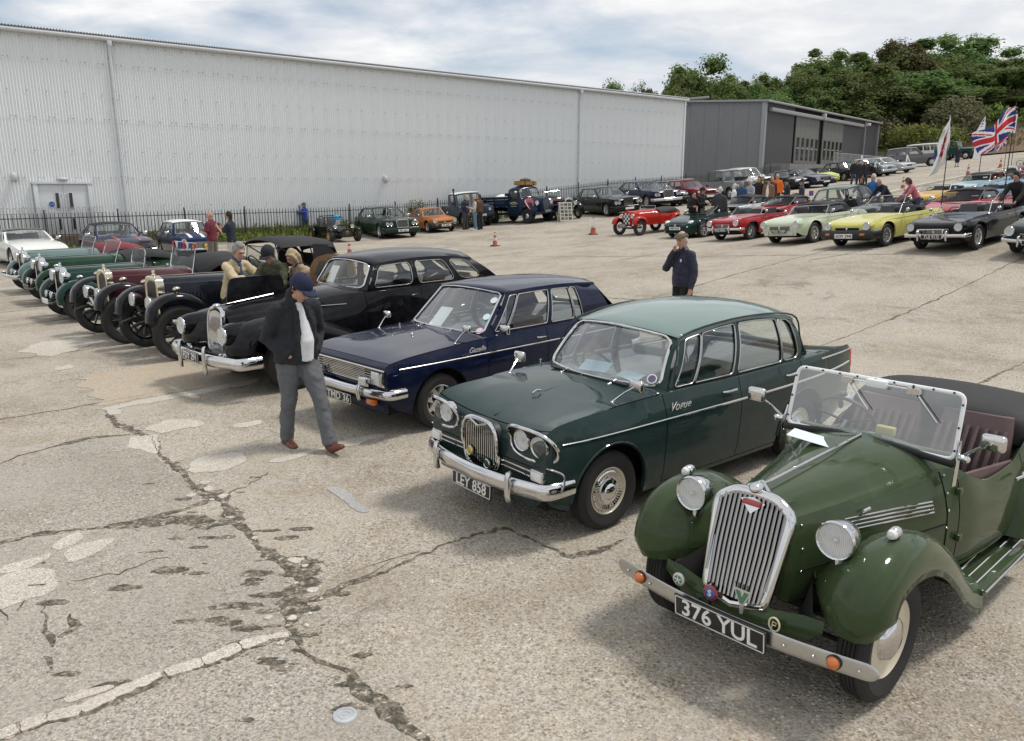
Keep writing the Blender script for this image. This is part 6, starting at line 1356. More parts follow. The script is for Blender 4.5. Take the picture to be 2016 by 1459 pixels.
# bunting on its screen
for k in range(7):
    m=MB(); y=-.48+k*.16; m.prism([V(0,y-.07,0),V(0,y+.07,0),V(0,y,-.15)],(.004,0,0)); f=m.build('bunting_flag',[simple('bunt_red',(.5,.02,.03),.7),WHITE,simple('bunt_blue',(.02,.06,.35),.7)][k%3],t6,recalc=True,smooth=0); f.location=(-1.33,0,1.57)
SG=[paint((.012,.040,.032)),paint((.010,.040,.020)),paint((.13,.19,.18))]
REDC=simple('red_cover',(.20,.035,.045),.75,bump=.2,bscale=40,var=.2)
LABS=['dark green thirties sports car with folded screen next to the maroon tourer','mid green thirties sports car with upright glass screen between two other sports cars','pale grey green thirties sports car with red tonneau, last of the near row']
for k,(x,y) in enumerate(((-8.72,15.62),(-10.42,17.85),(-11.95,19.75))):
    t=newcar('sports_car',LABS[k],'car',x,y,-136,'cars of the near row')
    vintage(t,dict(hero=True,R=.345,col=SG[k],sc=-1.25,ztop=1.02,rad=(.24,.42,1.03,.16),xr=-2.35,tail=-2.95,track=1.18,tw=.125,rim=.23,wheel='wire',rimmat=[SG[0],simple('silver_wire',(.5,.5,.5),.3,.8),SG[2]][k],wid=.56,wing=[(.40,.36),(.40,.56),(.27,.72),(.06,.79),(-.16,.75),(-.36,.62),(-.58,.44),(-.8,.32),(-.95,.29)],wy=(.40,.70),wtop=.80,lamp=(.24,.33,.86,.115),slats=9,slatmat=CHROME if k else SG[0],radmat=CHROME,louvres=12,ws=[(-1.3,1.0,1.30,.36,.06),(-1.3,1.0,1.31,.46,.14),(-1.3,1.0,1.31,.46,.12)][k],wsr=.12 if k==0 else .04,tonneau=[None,VINYL,REDC][k],th=[0,.05,.10][k],seatmat=LEATHB))
    for s in (1,-1): bullet_lamp(t,(.42,s*.16,.52),.065,.1)
    if k!=2: plate(t,'',.50,.40,.40,.10,white=(k==0),size=.10)
    m=MB(); m.hexa([(.16,-.3,.40),(.44,-.26,.33),(.44,.26,.33),(.16,.3,.40),(.16,-.3,.44),(.45,-.26,.37),(.45,.26,.37),(.16,.3,.44)]); m.build('front_apron',SG[k],t,recalc=True,bev=.01)
    if k==2: bumper(t,.62,.66,.45,.09,.12,.03,CHROME,.06)
PL={'redv':(4.83, 32.87, -143),'mgf':(7.59, 30.89, -143),'midget':(8.49, 28.04, -143),'cream':(9.56, 25.13, -143),'yellow':(10.56, 22.54, -145),'black':(11.71, 20.44, -143),'edgeblack':(13.03, 18.67, -143),'whitemgf':(10.25, 35.43, -143),'redmgf':(11.21, 32.99, -143),'riley':(12.44, 30.66, -143),'blackmg2':(13.22, 27.9, -143),'redmg3':(14.26, 25.27, -143),'edgered':(14.96, 23.49, -143),'yellow3':(18.46, 34.86, -143),'blue3':(19.4, 32.46, -143),'pale3':(21.9, 37.95, -143),'blue4':(22.67, 36.0, -143),'td':(25.64, 41.6, -143),'caterham':(-7.86, 37.39, -56),'bentley':(-6.49, 40.96, -62),'orange':(-4.32, 42.99, -62),'defender':(-2.68, 45.31, -63),'lorry':(0.55, 44.18, -50),'maroonv':(3.04, 43.3, -60),'bentley2':(5.23, 45.27, -68),'arnage':(8.03, 48.78, -70),'rover':(8.78, 48.98, -72),'redrover':(10.85, 49.95, -70),'greylr':(13.96, 52.64, -72),'suv':(17.16, 59.43, -75),'xk':(19.74, 59.06, -72),'xj':(20.97, 58.87, -70),'lime':(23.43, 62.54, -72),'minicab':(25.82, 63.53, -75),'morgan':(28.52, 64.0, -50),'silverjag1':(28.71, 66.06, -65),'silverjag2':(31.13, 68.19, -65),'rangerover':(37.15, 76.01, -20),'whitelr':(44.08, 86.06, -40),'greenlr':(45.66, 84.31, -50),'lotus':(-16.55, 27.19, -45),'cortina':(-14.17, 28.53, -50),'mini':(-12.22, 29.96, -52),'blueman':(-10.39, 40.35),'walker':(-2.15, 7.66),'redshirt':(-9.37, 25.0),'photog':(-8.52, 24.3),'cream_man':(-4.18, 12.2),'capman':(-3.67, 12.0),'woman':(-3.29, 12.0),'flatcap':(2.81, 13.0),'lr1':(-2.45, 42.14),'lr2':(-1.9, 41.28),'lr3':(-1.65, 41.37),'c1':(6.93, 31.0),'c2':(7.34, 31.3),'c3':(7.83, 30.5),'g0':(10.0, 36.5),'g1':(10.48, 37.0),'g2':(11.01, 37.5),'g3':(11.55, 38.0),'g4':(12.32, 40.0),'g5':(11.85, 37.5),'g6':(12.3, 38.5),'g7':(12.88, 39.5),'g8':(12.06, 35.5),'g9':(12.15, 34.0),'pair1':(22.42, 53.4),'pair2':(22.4, 51.79),'pair3':(22.03, 51.73),'r1':(14.0, 32.5),'r2':(14.22, 32.0),'r3':(13.93, 30.0),'pink':(13.76, 27.5),'far1':(35.86, 68.98),'far2':(37.17, 68.27),'orangeman':(23.55, 38.0),'edgeperson':(13.19, 21.0),'behindflag':(17.36, 33.0),'cone1':(-0.68, 31.63),'cone2':(3.47, 34.32),'cone3':(22.35, 46.43),'cone4':(30.42, 54.38),'cone5':(36.1, 60.36),'cone6':(-5.13, 25.16),'cone7':(-9.55, 25.1),'aboard':(2.78, 42.25),'tri':(35.55, 73.66),'flagw':(12.32, 22.52),'flagu':(12.11, 19.36),'banner':(31.2, 54.45),'bluebanner':(40.02, 65.44)}
# ======================= the other cars of the meeting
def softtop(car,xt,zt,yt,xb,zb,yb,mat=VINYL,wins=True,belt=None):
    """raised fabric hood from the screen rail back to the deck"""
    rows=[]
    for f,zz,yy in ((0,zt,yt),(.08,zt+.035,yt+.02),(.45,zt+.05,yt+.03),(.72,zt+.0,yt+.03),(.90,lerp(zt,zb,.5),lerp(yt,yb,.6)),(1.,zb,yb)):
        x=lerp(xt,xb,f); rows.append([V(x,-yy,zz-.06),V(x,-yy*.93,zz),V(x,-yy*.5,zz+.035),V(x,0,zz+.045),V(x,yy*.5,zz+.035),V(x,yy*.93,zz),V(x,yy,zz-.06)])
    m=MB(); m.grid(rows); h=m.build('hood',mat,car,smooth=60,recalc=True)
    for s in (1,-1):
        a,b=lerp(xt,xb,.62),lerp(xt,xb,.97)
        m=MB(); m.grid([[V(a,s*yb,zb),V(a,s*(yt+.03),zt-.05)],[V(lerp(a,b,.6),s*yb,zb),V(lerp(a,b,.6),s*(yt+.02),lerp(zb,zt,.55))],[V(b,s*yb,zb),V(b,s*yb,zb+.05)]]); m.build('hood_side',mat,h,smooth=60)
        if wins:
            m=MB(); m.add([V(xt+.20,s*yb,zb),V(a+.01,s*yb,zb),V(a+.01,s*(yt+.02),zt-.06),V(xt+.02,s*(yt),zt-.05)],[(0,1,2,3)]); m.build('side_window',GLASST,h,smooth=0)
    return h
def screen(car,xb,zb,yb,xt,zt,yt,mat=CHROME,bow=.08,r=.012):
    n=8; lo=[V(xb+bow*(1-(i/n*2-1)**2),lerp(-yb,yb,i/n),zb+.02*(1-(i/n*2-1)**2)) for i in range(n+1)]; hi=[V(xt+bow*.7*(1-(i/n*2-1)**2),lerp(-yt,yt,i/n),zt+.015*(1-(i/n*2-1)**2)) for i in range(n+1)]
    m=MB(); m.tube(lo+hi[::-1],r,n=6,closed=True); f=m.build('windscreen_frame',mat,car); g=MB(); g.grid([lo,hi]); g.build('windscreen_glass',GLASSV,f,smooth=180); return f
def sport(car,col,pl,wh=False,bump='chrome',hood=None,kind='mgb',wheel='alloy8',lampc=CHROME,seatm=None,k=1.,stripe=None,grille=1,mirrors=1,hero=False):
    S=lambda t:[(x*k,v) for x,v in t]
    sp=dict(hero=hero,x0=-1.97*k,x1=1.92*k,xf=1.20*k,xr=-1.11*k,R=.30*(.5+k/2),ra=.365*(.5+k/2),track=1.28*(.4+.6*k),tw=.165,rim=.195*(.5+k/2),wheel=wheel,col=col,tuck=.92,edge=.05,handle=True,
      w=S([(1.92,.60),(1.82,.68),(1.4,.745),(.8,.76),(0,.76),(-1.1,.755),(-1.7,.70),(-1.97,.60)]),zb=S([(1.92,.38),(1.7,.26),(1.2,.21),(-1.2,.21),(-1.97,.36)]),zw=S([(1.92,.50),(1.2,.58),(0,.56),(-1.2,.58),(-1.97,.55)]),
      zs=S([(1.92,.61),(1.885,.675),(1.75,.72),(1.2,.765),(.5,.79),(-.5,.785),(-1.1,.80),(-1.6,.76),(-1.97,.66)]),zc=S([(1.92,.60),(1.885,.645),(1.65,.715),(1.,.79),(.62,.835),(.3,.83),(-.8,.80),(-1.4,.78),(-1.9,.72),(-1.97,.66)]),shf=S([(1.92,.90),(1.2,.84),(.5,.92),(-.6,.94),(-1.97,.88)]),
      doors=[(-.45*k,.42*k)],bonnet=(.60*k,1.80*k),boot=(-1.85*k,-.98*k),cockpit=None if hood in('gt',) else (-.82*k,.40*k,.97))
    if kind=='mgf':
        sp.update(zs=S([(1.92,.50),(1.8,.58),(1.5,.67),(1.,.76),(.5,.83),(-.5,.86),(-1.2,.90),(-1.7,.88),(-1.97,.75)]),zc=S([(1.92,.46),(1.8,.56),(1.5,.66),(1.,.76),(.75,.82),(-.8,.86),(-1.4,.88),(-1.97,.75)]),w=S([(1.92,.48),(1.84,.63),(1.6,.74),(1.,.81),(0,.815),(-1.2,.82),(-1.97,.68)]),zb=S([(1.92,.20),(1.6,.19),(-1.97,.28)]),track=1.40,tw=.19,rim=.21,bonnet=(.85,1.72),edge=.09)
    body(car,sp); wheels(car,sp); X1=1.92*k; zbelt=.80
    if kind=='mgf':
        for s in (1,-1):
            m=MB(); m.ball((0,0,0),(.13,.10,.075)); q=m.build('headlight',simple('fairing_lens',(.72,.74,.73),.08,.2,coat=1),car); q.location=(1.70,s*.56,.575); q.rotation_euler=(0,R(25),s*R(-22)); m=MB(); m.ball((.03,0,0),(.06,.05,.05)); m.build('bulb',REFL,q)
            m=MB(); m.box((1.885,s*.50,.44),(.03,.16,.055)); m.build('indicator',simple('clear_lens',(.75,.76,.74),.12,coat=1),car,bev=.012)
        m=MB(); m.box((1.905,0,.50),(.03,.52,.05)); m.build('grille',BLACK,car,bev=.015); m=MB(); m.box((1.90,0,.27),(.04,.9,.10)); m.build('lower_intake',BLACK,car,bev=.02); m=MB(); m.lathe([(.001,.012),(.045,.008),(.05,0)],ax='x',n=12); q=m.build('badge',CHROME,car); q.location=(1.92,0,.50)
        plate(car,pl,1.935,.385,.52,.11,white=wh); screen(car,.72,.81,.66,.14,1.08,.56,BLACK,.14,.016)
        if hood=='up': softtop(car,.14,1.09,.55,-1.05,.86,.62)
        else:
            m=MB(); m.box((-.95,0,.92),(.30,1.2,.12)); m.build('folded_hood',VINYL,car,bev=.05)
    else:
        for s in (1,-1):
            ly,lz=.56*(.6+.4*k),.60; headlight(car,(X1+.012,s*ly,lz),.102,bez=lampc,depth=.10); m=MB(); m.lathe([(.125,-.20),(.122,-.06),(.110,-.01)],ax='x',n=20); q=m.build('lamp_nacelle',col,car,recalc=True); q.location=(X1+.012,s*ly,lz)
            m=MB(); m.box((X1-.05,s*.52,.47),(.04,.14,.05)); m.build('side_lamp',AMBER if bump!='chrome' else MATS['clear_lens'],car,bev=.012)
        gy=.34 if k>.95 else .30
        if grille:
            m=MB(); m.box((X1-.01,0,.49),(.03,gy*2,.125)); g=m.build('grille',BLACK,car,bev=.02); m=MB(); m.tube([(X1+.012,-gy,.43),(X1+.012,gy,.43),(X1+.005,gy,.555),(X1+.005,-gy,.555)],.009,n=6,closed=True); m.build('grille_frame',CHROME if bump!='rubber' else BLACK,g); barset(car,X1+.008,-gy,gy,.435,.55,26,True,CHROME if bump!='rubber' else BLACK,.006,parent=g); m=MB(); m.box((X1+.02,0,.50),(.02,.05,.13)); m.build('badge',CHROME,g,bev=.006)
        if bump=='chrome': bumper(car,X1+.09,.74*(.3+.7*k),.40,.085,.25,.05,CHROME,.08,over=(-.33,.33),oh=.20); plate(car,pl,X1+.13,.385,.50,.11,white=wh)
        elif bump=='rubber':
            m=MB(); P=[V(X1+.10-.10*(y/.74)**2,y,.38) for y in frange(-.72,.72,.12)]; P=[V(X1-.25,-.76,.38)]+P+[V(X1-.25,.76,.38)]; m.tube(P,[(.125,.07)]*len(P),n=12,ref=(0,0,1)); b=m.build('rubber_bumper',BLACK,car); plate(car,pl,X1+.18,.36,.52,.115,white=wh)
            for s in (1,-1): m=MB(); m.box((X1+.11,s*.50,.40),(.06,.14,.06)); m.build('indicator',AMBER,b,bev=.012)
        else:
            m=MB(); m.box((X1-.02,0,.34),(.06,1.1,.14)); m.build('valance',col,car,bev=.03); plate(car,pl,X1+.05,.40,.50,.11,white=wh)
            for s in (1,-1): headlight(car,(X1+.03,s*.42,.36),.06)
        if hood!='gt':
            screen(car,.54*k,.79,.64*(.5+.5*k),.26*k,1.035,.58*(.5+.5*k),CHROME if bump!='rubber' else simple('satin_alloy',(.5,.5,.5),.4,.8))
            if hood=='up': softtop(car,.26*k,1.05,.56*(.5+.5*k),-1.0*k,.82,.60*(.5+.5*k))
            else: m=MB(); m.box((-.93*k,0,.83),(.28,1.05,.12)); m.build('folded_hood',VINYL,car,bev=.05,smooth=60)
    if hood!='gt' and hood!='up' or hood=='up':
        sm=seatm or LEATHB
        for s in (1,-1): seat(car,-.18*k,s*.31,.22,.46,sm,.62)
        m=MB(); m.box((.34*k,0,.74),(.14,1.2,.14)); m.build('dashboard',BLACK,car,bev=.03); steering(car,.12*k,-.31,.78,.18); m=MB(); m.box((-.25*k,0,.25),(1.1*k,1.2,.04)); m.build('cabin_floor',BLACK,car,smooth=0)
    if mirrors:
        for s in (1,-1): mirror(car,(.40*k,s*.72*(.4+.6*k),.80),(.42*k,s*.82*(.4+.6*k),.90),.05,kind='round')
    sideline(car,sp,1.6*k,-1.9*k,lambda x:.70 if kind!='mgf' else .62,.005,CHROME if kind!='mgf' else col,12)
    for s in (1,-1): m=MB(); m.box((-1.93*k,s*.52,.58),(.06,.14,.12)); m.build('tail_light',REDL,car,bev=.02)
    return sp
def saloon(car,col,L,W,H,fo,wb,R0,bz,nz,tz,cowl,at,ct,cb,lamps=(),grille=None,bump=CHROME,pl=None,wh=True,rooftop=None,wins=((.05,.46),(.50,.80),(.82,.93)),inner=LEATHB,glass=GLASS,wheel='alloy5',bz2=.46,bh=.14,trim=None,shf=.93,nose=.0,edge=.05,tk=.93,wy=None,stripe=None,zb=.20,mirr=1,hero=False,amber=True,rimmat=ALLOY,bumpcol=None,low=.0,vround=None):
    w=W/2; x1=L/2; x0=-L/2; xf=x1-fo; xr=xf-wb
    sp=dict(hero=hero,x0=x0,x1=x1,xf=xf,xr=xr,R=R0,ra=R0+.07,track=W-.22,tw=.19,rim=R0*.66,wheel=wheel,rimmat=rimmat,col=col,tuck=tk,edge=edge,
      w=[(x1,w*.84),(x1-.12,w*.93),(x1-.6,w*.985),(0,w),(x0+.6,w*.98),(x0+.1,w*.92),(x0,w*.85)],zb=[(x1,zb+.12),(x1-.3,zb+.02),(x1-.7,zb),(x0+.7,zb),(x0,zb+.16)],zw=[(x1,nz*.72),(0,bz*.70),(x0,tz*.72)],
      zs=[(x1,nz-.07),(x1-.06,nz-.01),(cowl+.1,bz-.03),(0,bz-.01),(cb[0]-.05,bz-.01),(x0+.1,tz-.02),(x0,tz-.10)],zc=[(x1,nz-.05),(x1-.06,nz+nose),(cowl+.2,bz+.03),(cowl-.2,bz+.05),(cb[0],bz+.04),(cb[0]-.25 if cb[0]-.25>x0+.2 else x0+.15,lerp(bz,tz,.35)+.03),(x0+.08,tz),(x0,tz-.08)],shf=shf,
      doors=[(lerp(at[0],ct[0],.5)-.02,cowl+.06)]+([(lerp(at[0],ct[0],.5)-.95,lerp(at[0],ct[0],.5)-.02)] if len(wins)>2 else []),bonnet=(cowl+.18,x1-.10),trim=trim or CHROME)
    body(car,sp); wheels(car,sp); yb=wy or w*.88
    greenhouse(car,sp,dict(ab=(cowl,yb,bz-.01),at=(at[0],yb*.82,at[1]),ct=(ct[0],yb*.80,ct[1]),cb=(cb[0],yb*.96,bz-.01),bow=.035,roofarc=max(.02,H-.06-(at[1]+ct[1])/2),crown=.06,wb=.12,rb=.08,wins=list(wins),v=(.06,.90),r=.04,trim=trim or STEEL,wtrim=trim or CHROME,glass=glass,roofcol=rooftop or col,rbase=(cb[0]-(.12 if cb[0]-.12>x0+.1 else .02),yb*.9,bz)))
    interior(car,sp,inner,lerp(at[0],ct[0],.25),ct[0]+.15,.5,.36,(cowl-.18,bz-.06,W*.7))
    X=x1+.005
    for l in lamps:
        if len(l)==3:
            for s in (1,-1): headlight(car,(X-.0,s*l[0],l[1]),l[2],depth=.04,bez=trim or CHROME)
        else:
            for s in (1,-1): m=MB(); m.box((X-.02,s*l[0],l[1]),(.05,l[2],l[3])); q=m.build('headlight',MATS['headlamp_glass'],car,bev=.02); m=MB(); m.box((X-.03,s*l[0],l[1]),(.03,l[2]+.02,l[3]+.02)); m.build('headlight_surround',trim or CHROME,q,bev=.01)
    if grille:
        hw,z0,z1,n,style=grille; m=MB(); m.box((X+.0,0,(z0+z1)/2),(.05,hw*2,z1-z0)); g=m.build('grille',BLACK,car,bev=.01)
        if style=='shell':
            m=MB(); m.tube([(X+.035,-hw,z0),(X+.035,hw,z0),(X+.02,hw,z1-.02),(X+.02,hw*.7,z1),(X+.02,-hw*.7,z1),(X+.02,-hw,z1-.02)],[(.022,.03)]*6,n=8,closed=True); m.build('grille_shell',CHROME,g); barset(car,X+.03,-hw,hw,z0,z1-.01,n,True,STEEL,.008,parent=g)
        elif style=='h': barset(car,X+.03,-hw,hw,z0,z1,n,False,trim or CHROME,.010,parent=g)
        elif style=='v': barset(car,X+.03,-hw,hw,z0,z1,n,True,trim or CHROME,.008,parent=g)
    if bump is not None: bumper(car,X+.07,w*.97,bz2,bh,.30,.08,bump,.07)
    if pl is not None: plate(car,pl,X+.12,bz2-.02 if bump is not None else .42,.52,.11,white=wh)
    if amber:
        for s in (1,-1): m=MB(); m.box((X-.03,s*w*.80,nz*.86),(.06,.07,.10)); m.build('indicator',AMBER,car,bev=.01)
    if mirr:
        for s in (1,-1): mirror(car,(cowl-.18,s*w*.93,bz),(cowl-.18,s*(w+.09),bz+.06),.08,mat=trim if trim else (col if mirr==2 else CHROME))
    for s in (1,-1): m=MB(); m.box((x0+.01,s*w*.72,tz*.82),(.05,.22,.14)); m.build('tail_light',REDL,car,bev=.02)
    return sp
G='cars of the marque club rows'; GW='cars parked along the fence'
def place(k,name,label,group): X,Y,h=PL[k]; return newcar(name,label,'car',X,Y,h,group)
# ---- row of sports cars across the yard
c=place('redv','vintage_sports_car','red vintage sports car with a black and white chequered radiator',G); RED=paint((.42,.022,.012))
CHK=bpy.data.materials.new('chequer'); CHK.use_nodes=True; nt=CHK.node_tree; t_=N(nt,'ShaderNodeTexCoord'); ch=N(nt,'ShaderNodeTexChecker',i_Scale=11.); ch.inputs[1].default_value=(.7,.7,.7,1); ch.inputs[2].default_value=(.01,.01,.01,1); nt.links.new(t_.outputs['Object'],ch.inputs[0]); nt.links.new(ch.outputs[0],nt.nodes['Principled BSDF'].inputs['Base Color'])
vintage(c,dict(R=.335,col=RED,sc=-1.05,ztop=.98,rad=(.21,.40,.98,.12),xr=-2.15,tail=-2.75,track=1.15,tw=.14,rim=.22,wheel='wire',rimmat=simple('dark_wire',(.12,.12,.12),.4,.5),wid=.52,wing=[(.36,.46),(.30,.62),(.14,.72),(-.06,.735),(-.25,.66),(-.36,.52)],wy=(.44,.70),wtop=.75,lamp=(.16,.32,.78,.085),core=CHK,radmat=RED,louvres=0,board=0,ws=(-1.05,.98,1.12,.42,.06),tonneau=VINYL,th=-.02,sidelamp=0)); plate(c,'DGF 285C',.42,.42,.42,.14,size=.10)
c=place('mgf','sports_car','dark green modern roadster with oval lamps and its roof down',G); sport(c,paint((.006,.028,.024)),'P899 RGP',True,kind='mgf',wheel='alloy6',seatm=simple('tan_seat',(.30,.22,.14),.6))
c=place('midget','sports_car','small red sports car with chrome bumper beside the dark green roadster',G); sport(c,paint((.33,.012,.018)),'RKJ 924H',False,wheel='wire',k=.90,rimmat=None) if False else sport(c,paint((.33,.012,.018)),'RKJ 924H',False,wheel='wire',k=.90)
c=place('cream','sports_car','pale cream green roadster with black raised hood and no front bumper',G); sport(c,paint((.52,.58,.43)),'TUU 159F',False,bump='none',hood='up')
c=place('yellow','sports_car','pale yellow roadster with black rubber bumper and plate UGW 294S',G); sport(c,paint((.62,.58,.16)),'UGW 294S',True,bump='rubber',lampc=CHROME)
c=place('black','sports_car','black roadster with chrome bumper and plate TUJ 917J',G); sport(c,paint((.006,.006,.007)),'TUJ 917J',False,lampc=BLACK)
for s in (1,-1): m=MB(); m.tube([(2.12,s*.30,.36),(2.14,s*.30,.52),(2.10,s*.30,.56)],.016,n=6); m.build('bumper_hoop',CHROME,c)
m=MB(); m.tube([(2.10,-.30,.56),(2.13,0,.565),(2.10,.30,.56)],.014,n=6); m.build('bumper_hoop',CHROME,c)
c=place('edgeblack','sports_car','dark sports car with chrome bumper next in line after the black roadster TUJ 917J',G); sport(c,paint((.012,.018,.020)),'',False,hood='up')
c=place('whitemgf','sports_car','white modern roadster with a black hood raised behind the dark green one',G); sport(c,paint((.72,.73,.73)),'',True,kind='mgf',hood='up')
c=place('redmgf','sports_car','red modern roadster with black hood and a small flag on its flank',G); sport(c,paint((.36,.012,.02)),'',True,kind='mgf',hood='up')
for s in (1,):
    m=MB(); m.tube([(-.95,.62,.90),(-.95,.66,1.28)],.006,n=5); q=m.build('flag_stick',WHITE,c); m=MB(); m.box((-.80,.66,1.18),(.30,.006,.20)); fl_=m.build('flag_cloth',simple('bunt_blue',(.02,.06,.35),.7),q,smooth=0)
    m=MB(); m.box((-.80,.66,1.18),(.30,.010,.045)); m.box((-.80,.66,1.18),(.045,.0102,.20)); m.build('flag_cross',simple('bunt_red',(.5,.02,.03),.7),q,smooth=0)
c=place('riley','saloon_car','rounded two-tone green and black fifties saloon among the sports cars',G)
sp=saloon(c,paint((.008,.012,.012)),4.25,1.60,1.48,.75,2.55,.32,.93,.80,.70,.62,(.42,1.33),(-1.0,1.33),(-1.45,.93),lamps=[(.56,.70,.085)],grille=(.19,.45,.80,9,'v'),pl='',wh=False,rooftop=paint((.09,.14,.11)),wins=((.05,.47),(.53,.86)),wheel='hubcap',amber=False,edge=.10)
c=place('blackmg2','sports_car','black roadster with its hood down behind the pale yellow one',G); sport(c,paint((.006,.006,.007)),'',False)
c=place('redmg3','sports_car','red modern roadster with black hood up behind the black roadster TUJ 917J',G); sport(c,paint((.38,.012,.02)),'',True,kind='mgf',hood='up')
c=place('edgered','sports_car','red roadster with black bumper behind the dark car at the row end',G); sport(c,paint((.34,.012,.014)),'',True,bump='rubber')
c=place('yellow3','sports_car','golden yellow roadster with its hood down by the pink hooded visitor',G); sport(c,paint((.62,.36,.02)),'',True,bump='rubber')
c=place('blue3','sports_car','mid blue small sports car with its hood down in the upper row',G); sport(c,paint((.06,.15,.29)),'',False,wheel='wire',k=.92)
c=place('pale3','sports_car','pale blue roadster with black hood up in the upper row',G); sport(c,paint((.36,.50,.56)),'',False,hood='up')
c=place('blue4','sports_car','light blue roadster next to the pale blue one with the raised hood',G); sport(c,paint((.12,.30,.50)),'',False)
c=place('td','sports_car','maroon square rigged sports car with chrome radiator in the top row',G)
vintage(c,dict(R=.34,col=paint((.13,.012,.02)),sc=-1.15,ztop=1.02,rad=(.24,.42,1.04,.16),xr=-2.35,tail=-2.9,track=1.2,tw=.13,rim=.22,wheel='disc',wid=.56,wing=[(.42,.36),(.40,.58),(.25,.74),(.04,.79),(-.18,.74),(-.38,.6),(-.6,.44),(-.8,.32),(-.95,.29)],wy=(.36,.70),wtop=.8,lamp=(.20,.36,.80,.11),slats=9,louvres=8,ws=(-1.25,1.0,1.36,.52,.04)))
c=newcar('sports_car','scarlet small roadster with silver wheels at the end of the upper row','car',21.9,33.6,-143,G); sport(c,paint((.40,.015,.015)),'',False,wheel='wire',k=.92)
c=newcar('sports_car','dark blue roadster with its hood up beside the scarlet one','car',23.6,31.0,-143,G); sport(c,paint((.01,.015,.06)),'',False,hood='up')
c=newcar('sports_car','bright red roadster with chrome bumper at the back of the top row','car',27.5,40.0,-143,G); sport(c,paint((.42,.02,.015)),'',False,hood='up')
# ---- along the fence
c=place('caterham','kit_car','low black open kit car with gold wheels, cycle wings and roll cage',GW); KB=paint((.006,.007,.007))
GOLD=simple('gold_wheel',(.55,.38,.10),.35,.7)
vintage(c,dict(R=.29,col=KB,sc=-1.05,ztop=.72,rad=(.30,.28,.62,.38),xr=-2.25,tail=-2.75,track=1.36,tw=.20,rim=.19,wheel='alloy8',rimmat=GOLD,wid=.58,wing=[(.22,.50),(.14,.60),(0,.635),(-.14,.60),(-.26,.48)],wy=(.58,.80),wtop=.64,lamp=(.10,.42,.72,.09),radmat=KB,lampmat=KB,louvres=0,board=0,ws=(-1.05,.72,1.0,.46,.10),wsmat=BLACK,sidelamp=0,door=0,seatmat=LEATHB,brighthinge=0))
m=MB(); m.tube([(-1.75,-.5,.6),(-1.75,-.48,1.16),(-1.75,.48,1.16),(-1.75,.5,.6)],.024,n=8); m.tube([(-1.1,-.48,.75),(-1.2,-.44,1.10),(-1.75,-.46,1.16)],.02,n=6); m.tube([(-1.1,.48,.75),(-1.2,.44,1.10),(-1.75,.46,1.16)],.02,n=6); m.tube([(-1.2,-.44,1.10),(-1.2,.44,1.10)],.02,n=6); m.build('roll_cage',BLACK,c)
m=MB(); m.lathe([(.07,.0),(.085,.004),(.07,.008)],ax='x',n=20); q=m.build('nose_ring',GOLD,c,recalc=True); q.location=(.455,0,.45); text('7',c,(.46,0,.45),(R(90),0,R(90)),.13,GOLD,'nose_number')
papersheet(c,(-1.0,.15,.86),(0,R(-60),0),.22,.28); m=MB(); m.ball((-1.55,.34,1.0),(.16,.22,.2)); m.build('blue_jacket_on_seat',simple('sky_blue_cloth',(.05,.30,.55),.8),c)
DG=paint((.012,.030,.026))
c=place('bentley','saloon_car','dark green luxury saloon with upright mesh grille and plate SST 667',GW)
saloon(c,DG,5.27,1.88,1.49,.85,3.06,.345,.97,.88,.93,.92,(.20,1.39),(-1.38,1.38),(-1.85,.97),lamps=[(.56,.70,.085),(.74,.70,.085)],grille=(.28,.52,.88,14,'shell'),bump=DG,pl='SST 667',bz2=.40,bh=.24)
c=place('orange','coupe_car','orange fastback coupe with black rubber bumper next to the green luxury saloon',GW)
OR=paint((.52,.17,.025)); sp=sport(c,OR,'JFF 850N',True,bump='rubber',hood='gt')
greenhouse(c,sp,dict(ab=(.55,.66,.80),at=(.16,.55,1.17),ct=(-.95,.53,1.14),cb=(-1.62,.60,.80),bow=.03,roofarc=.03,crown=.05,wb=.10,rb=.06,wins=[(.05,.47),(.50,.80)],v=(.06,.90),r=.05,trim=CHROME,rbase=(-1.68,.55,.80)))
interior(c,sp,LEATHB,-.15,None,.46,.25,(.36,.76,1.1))
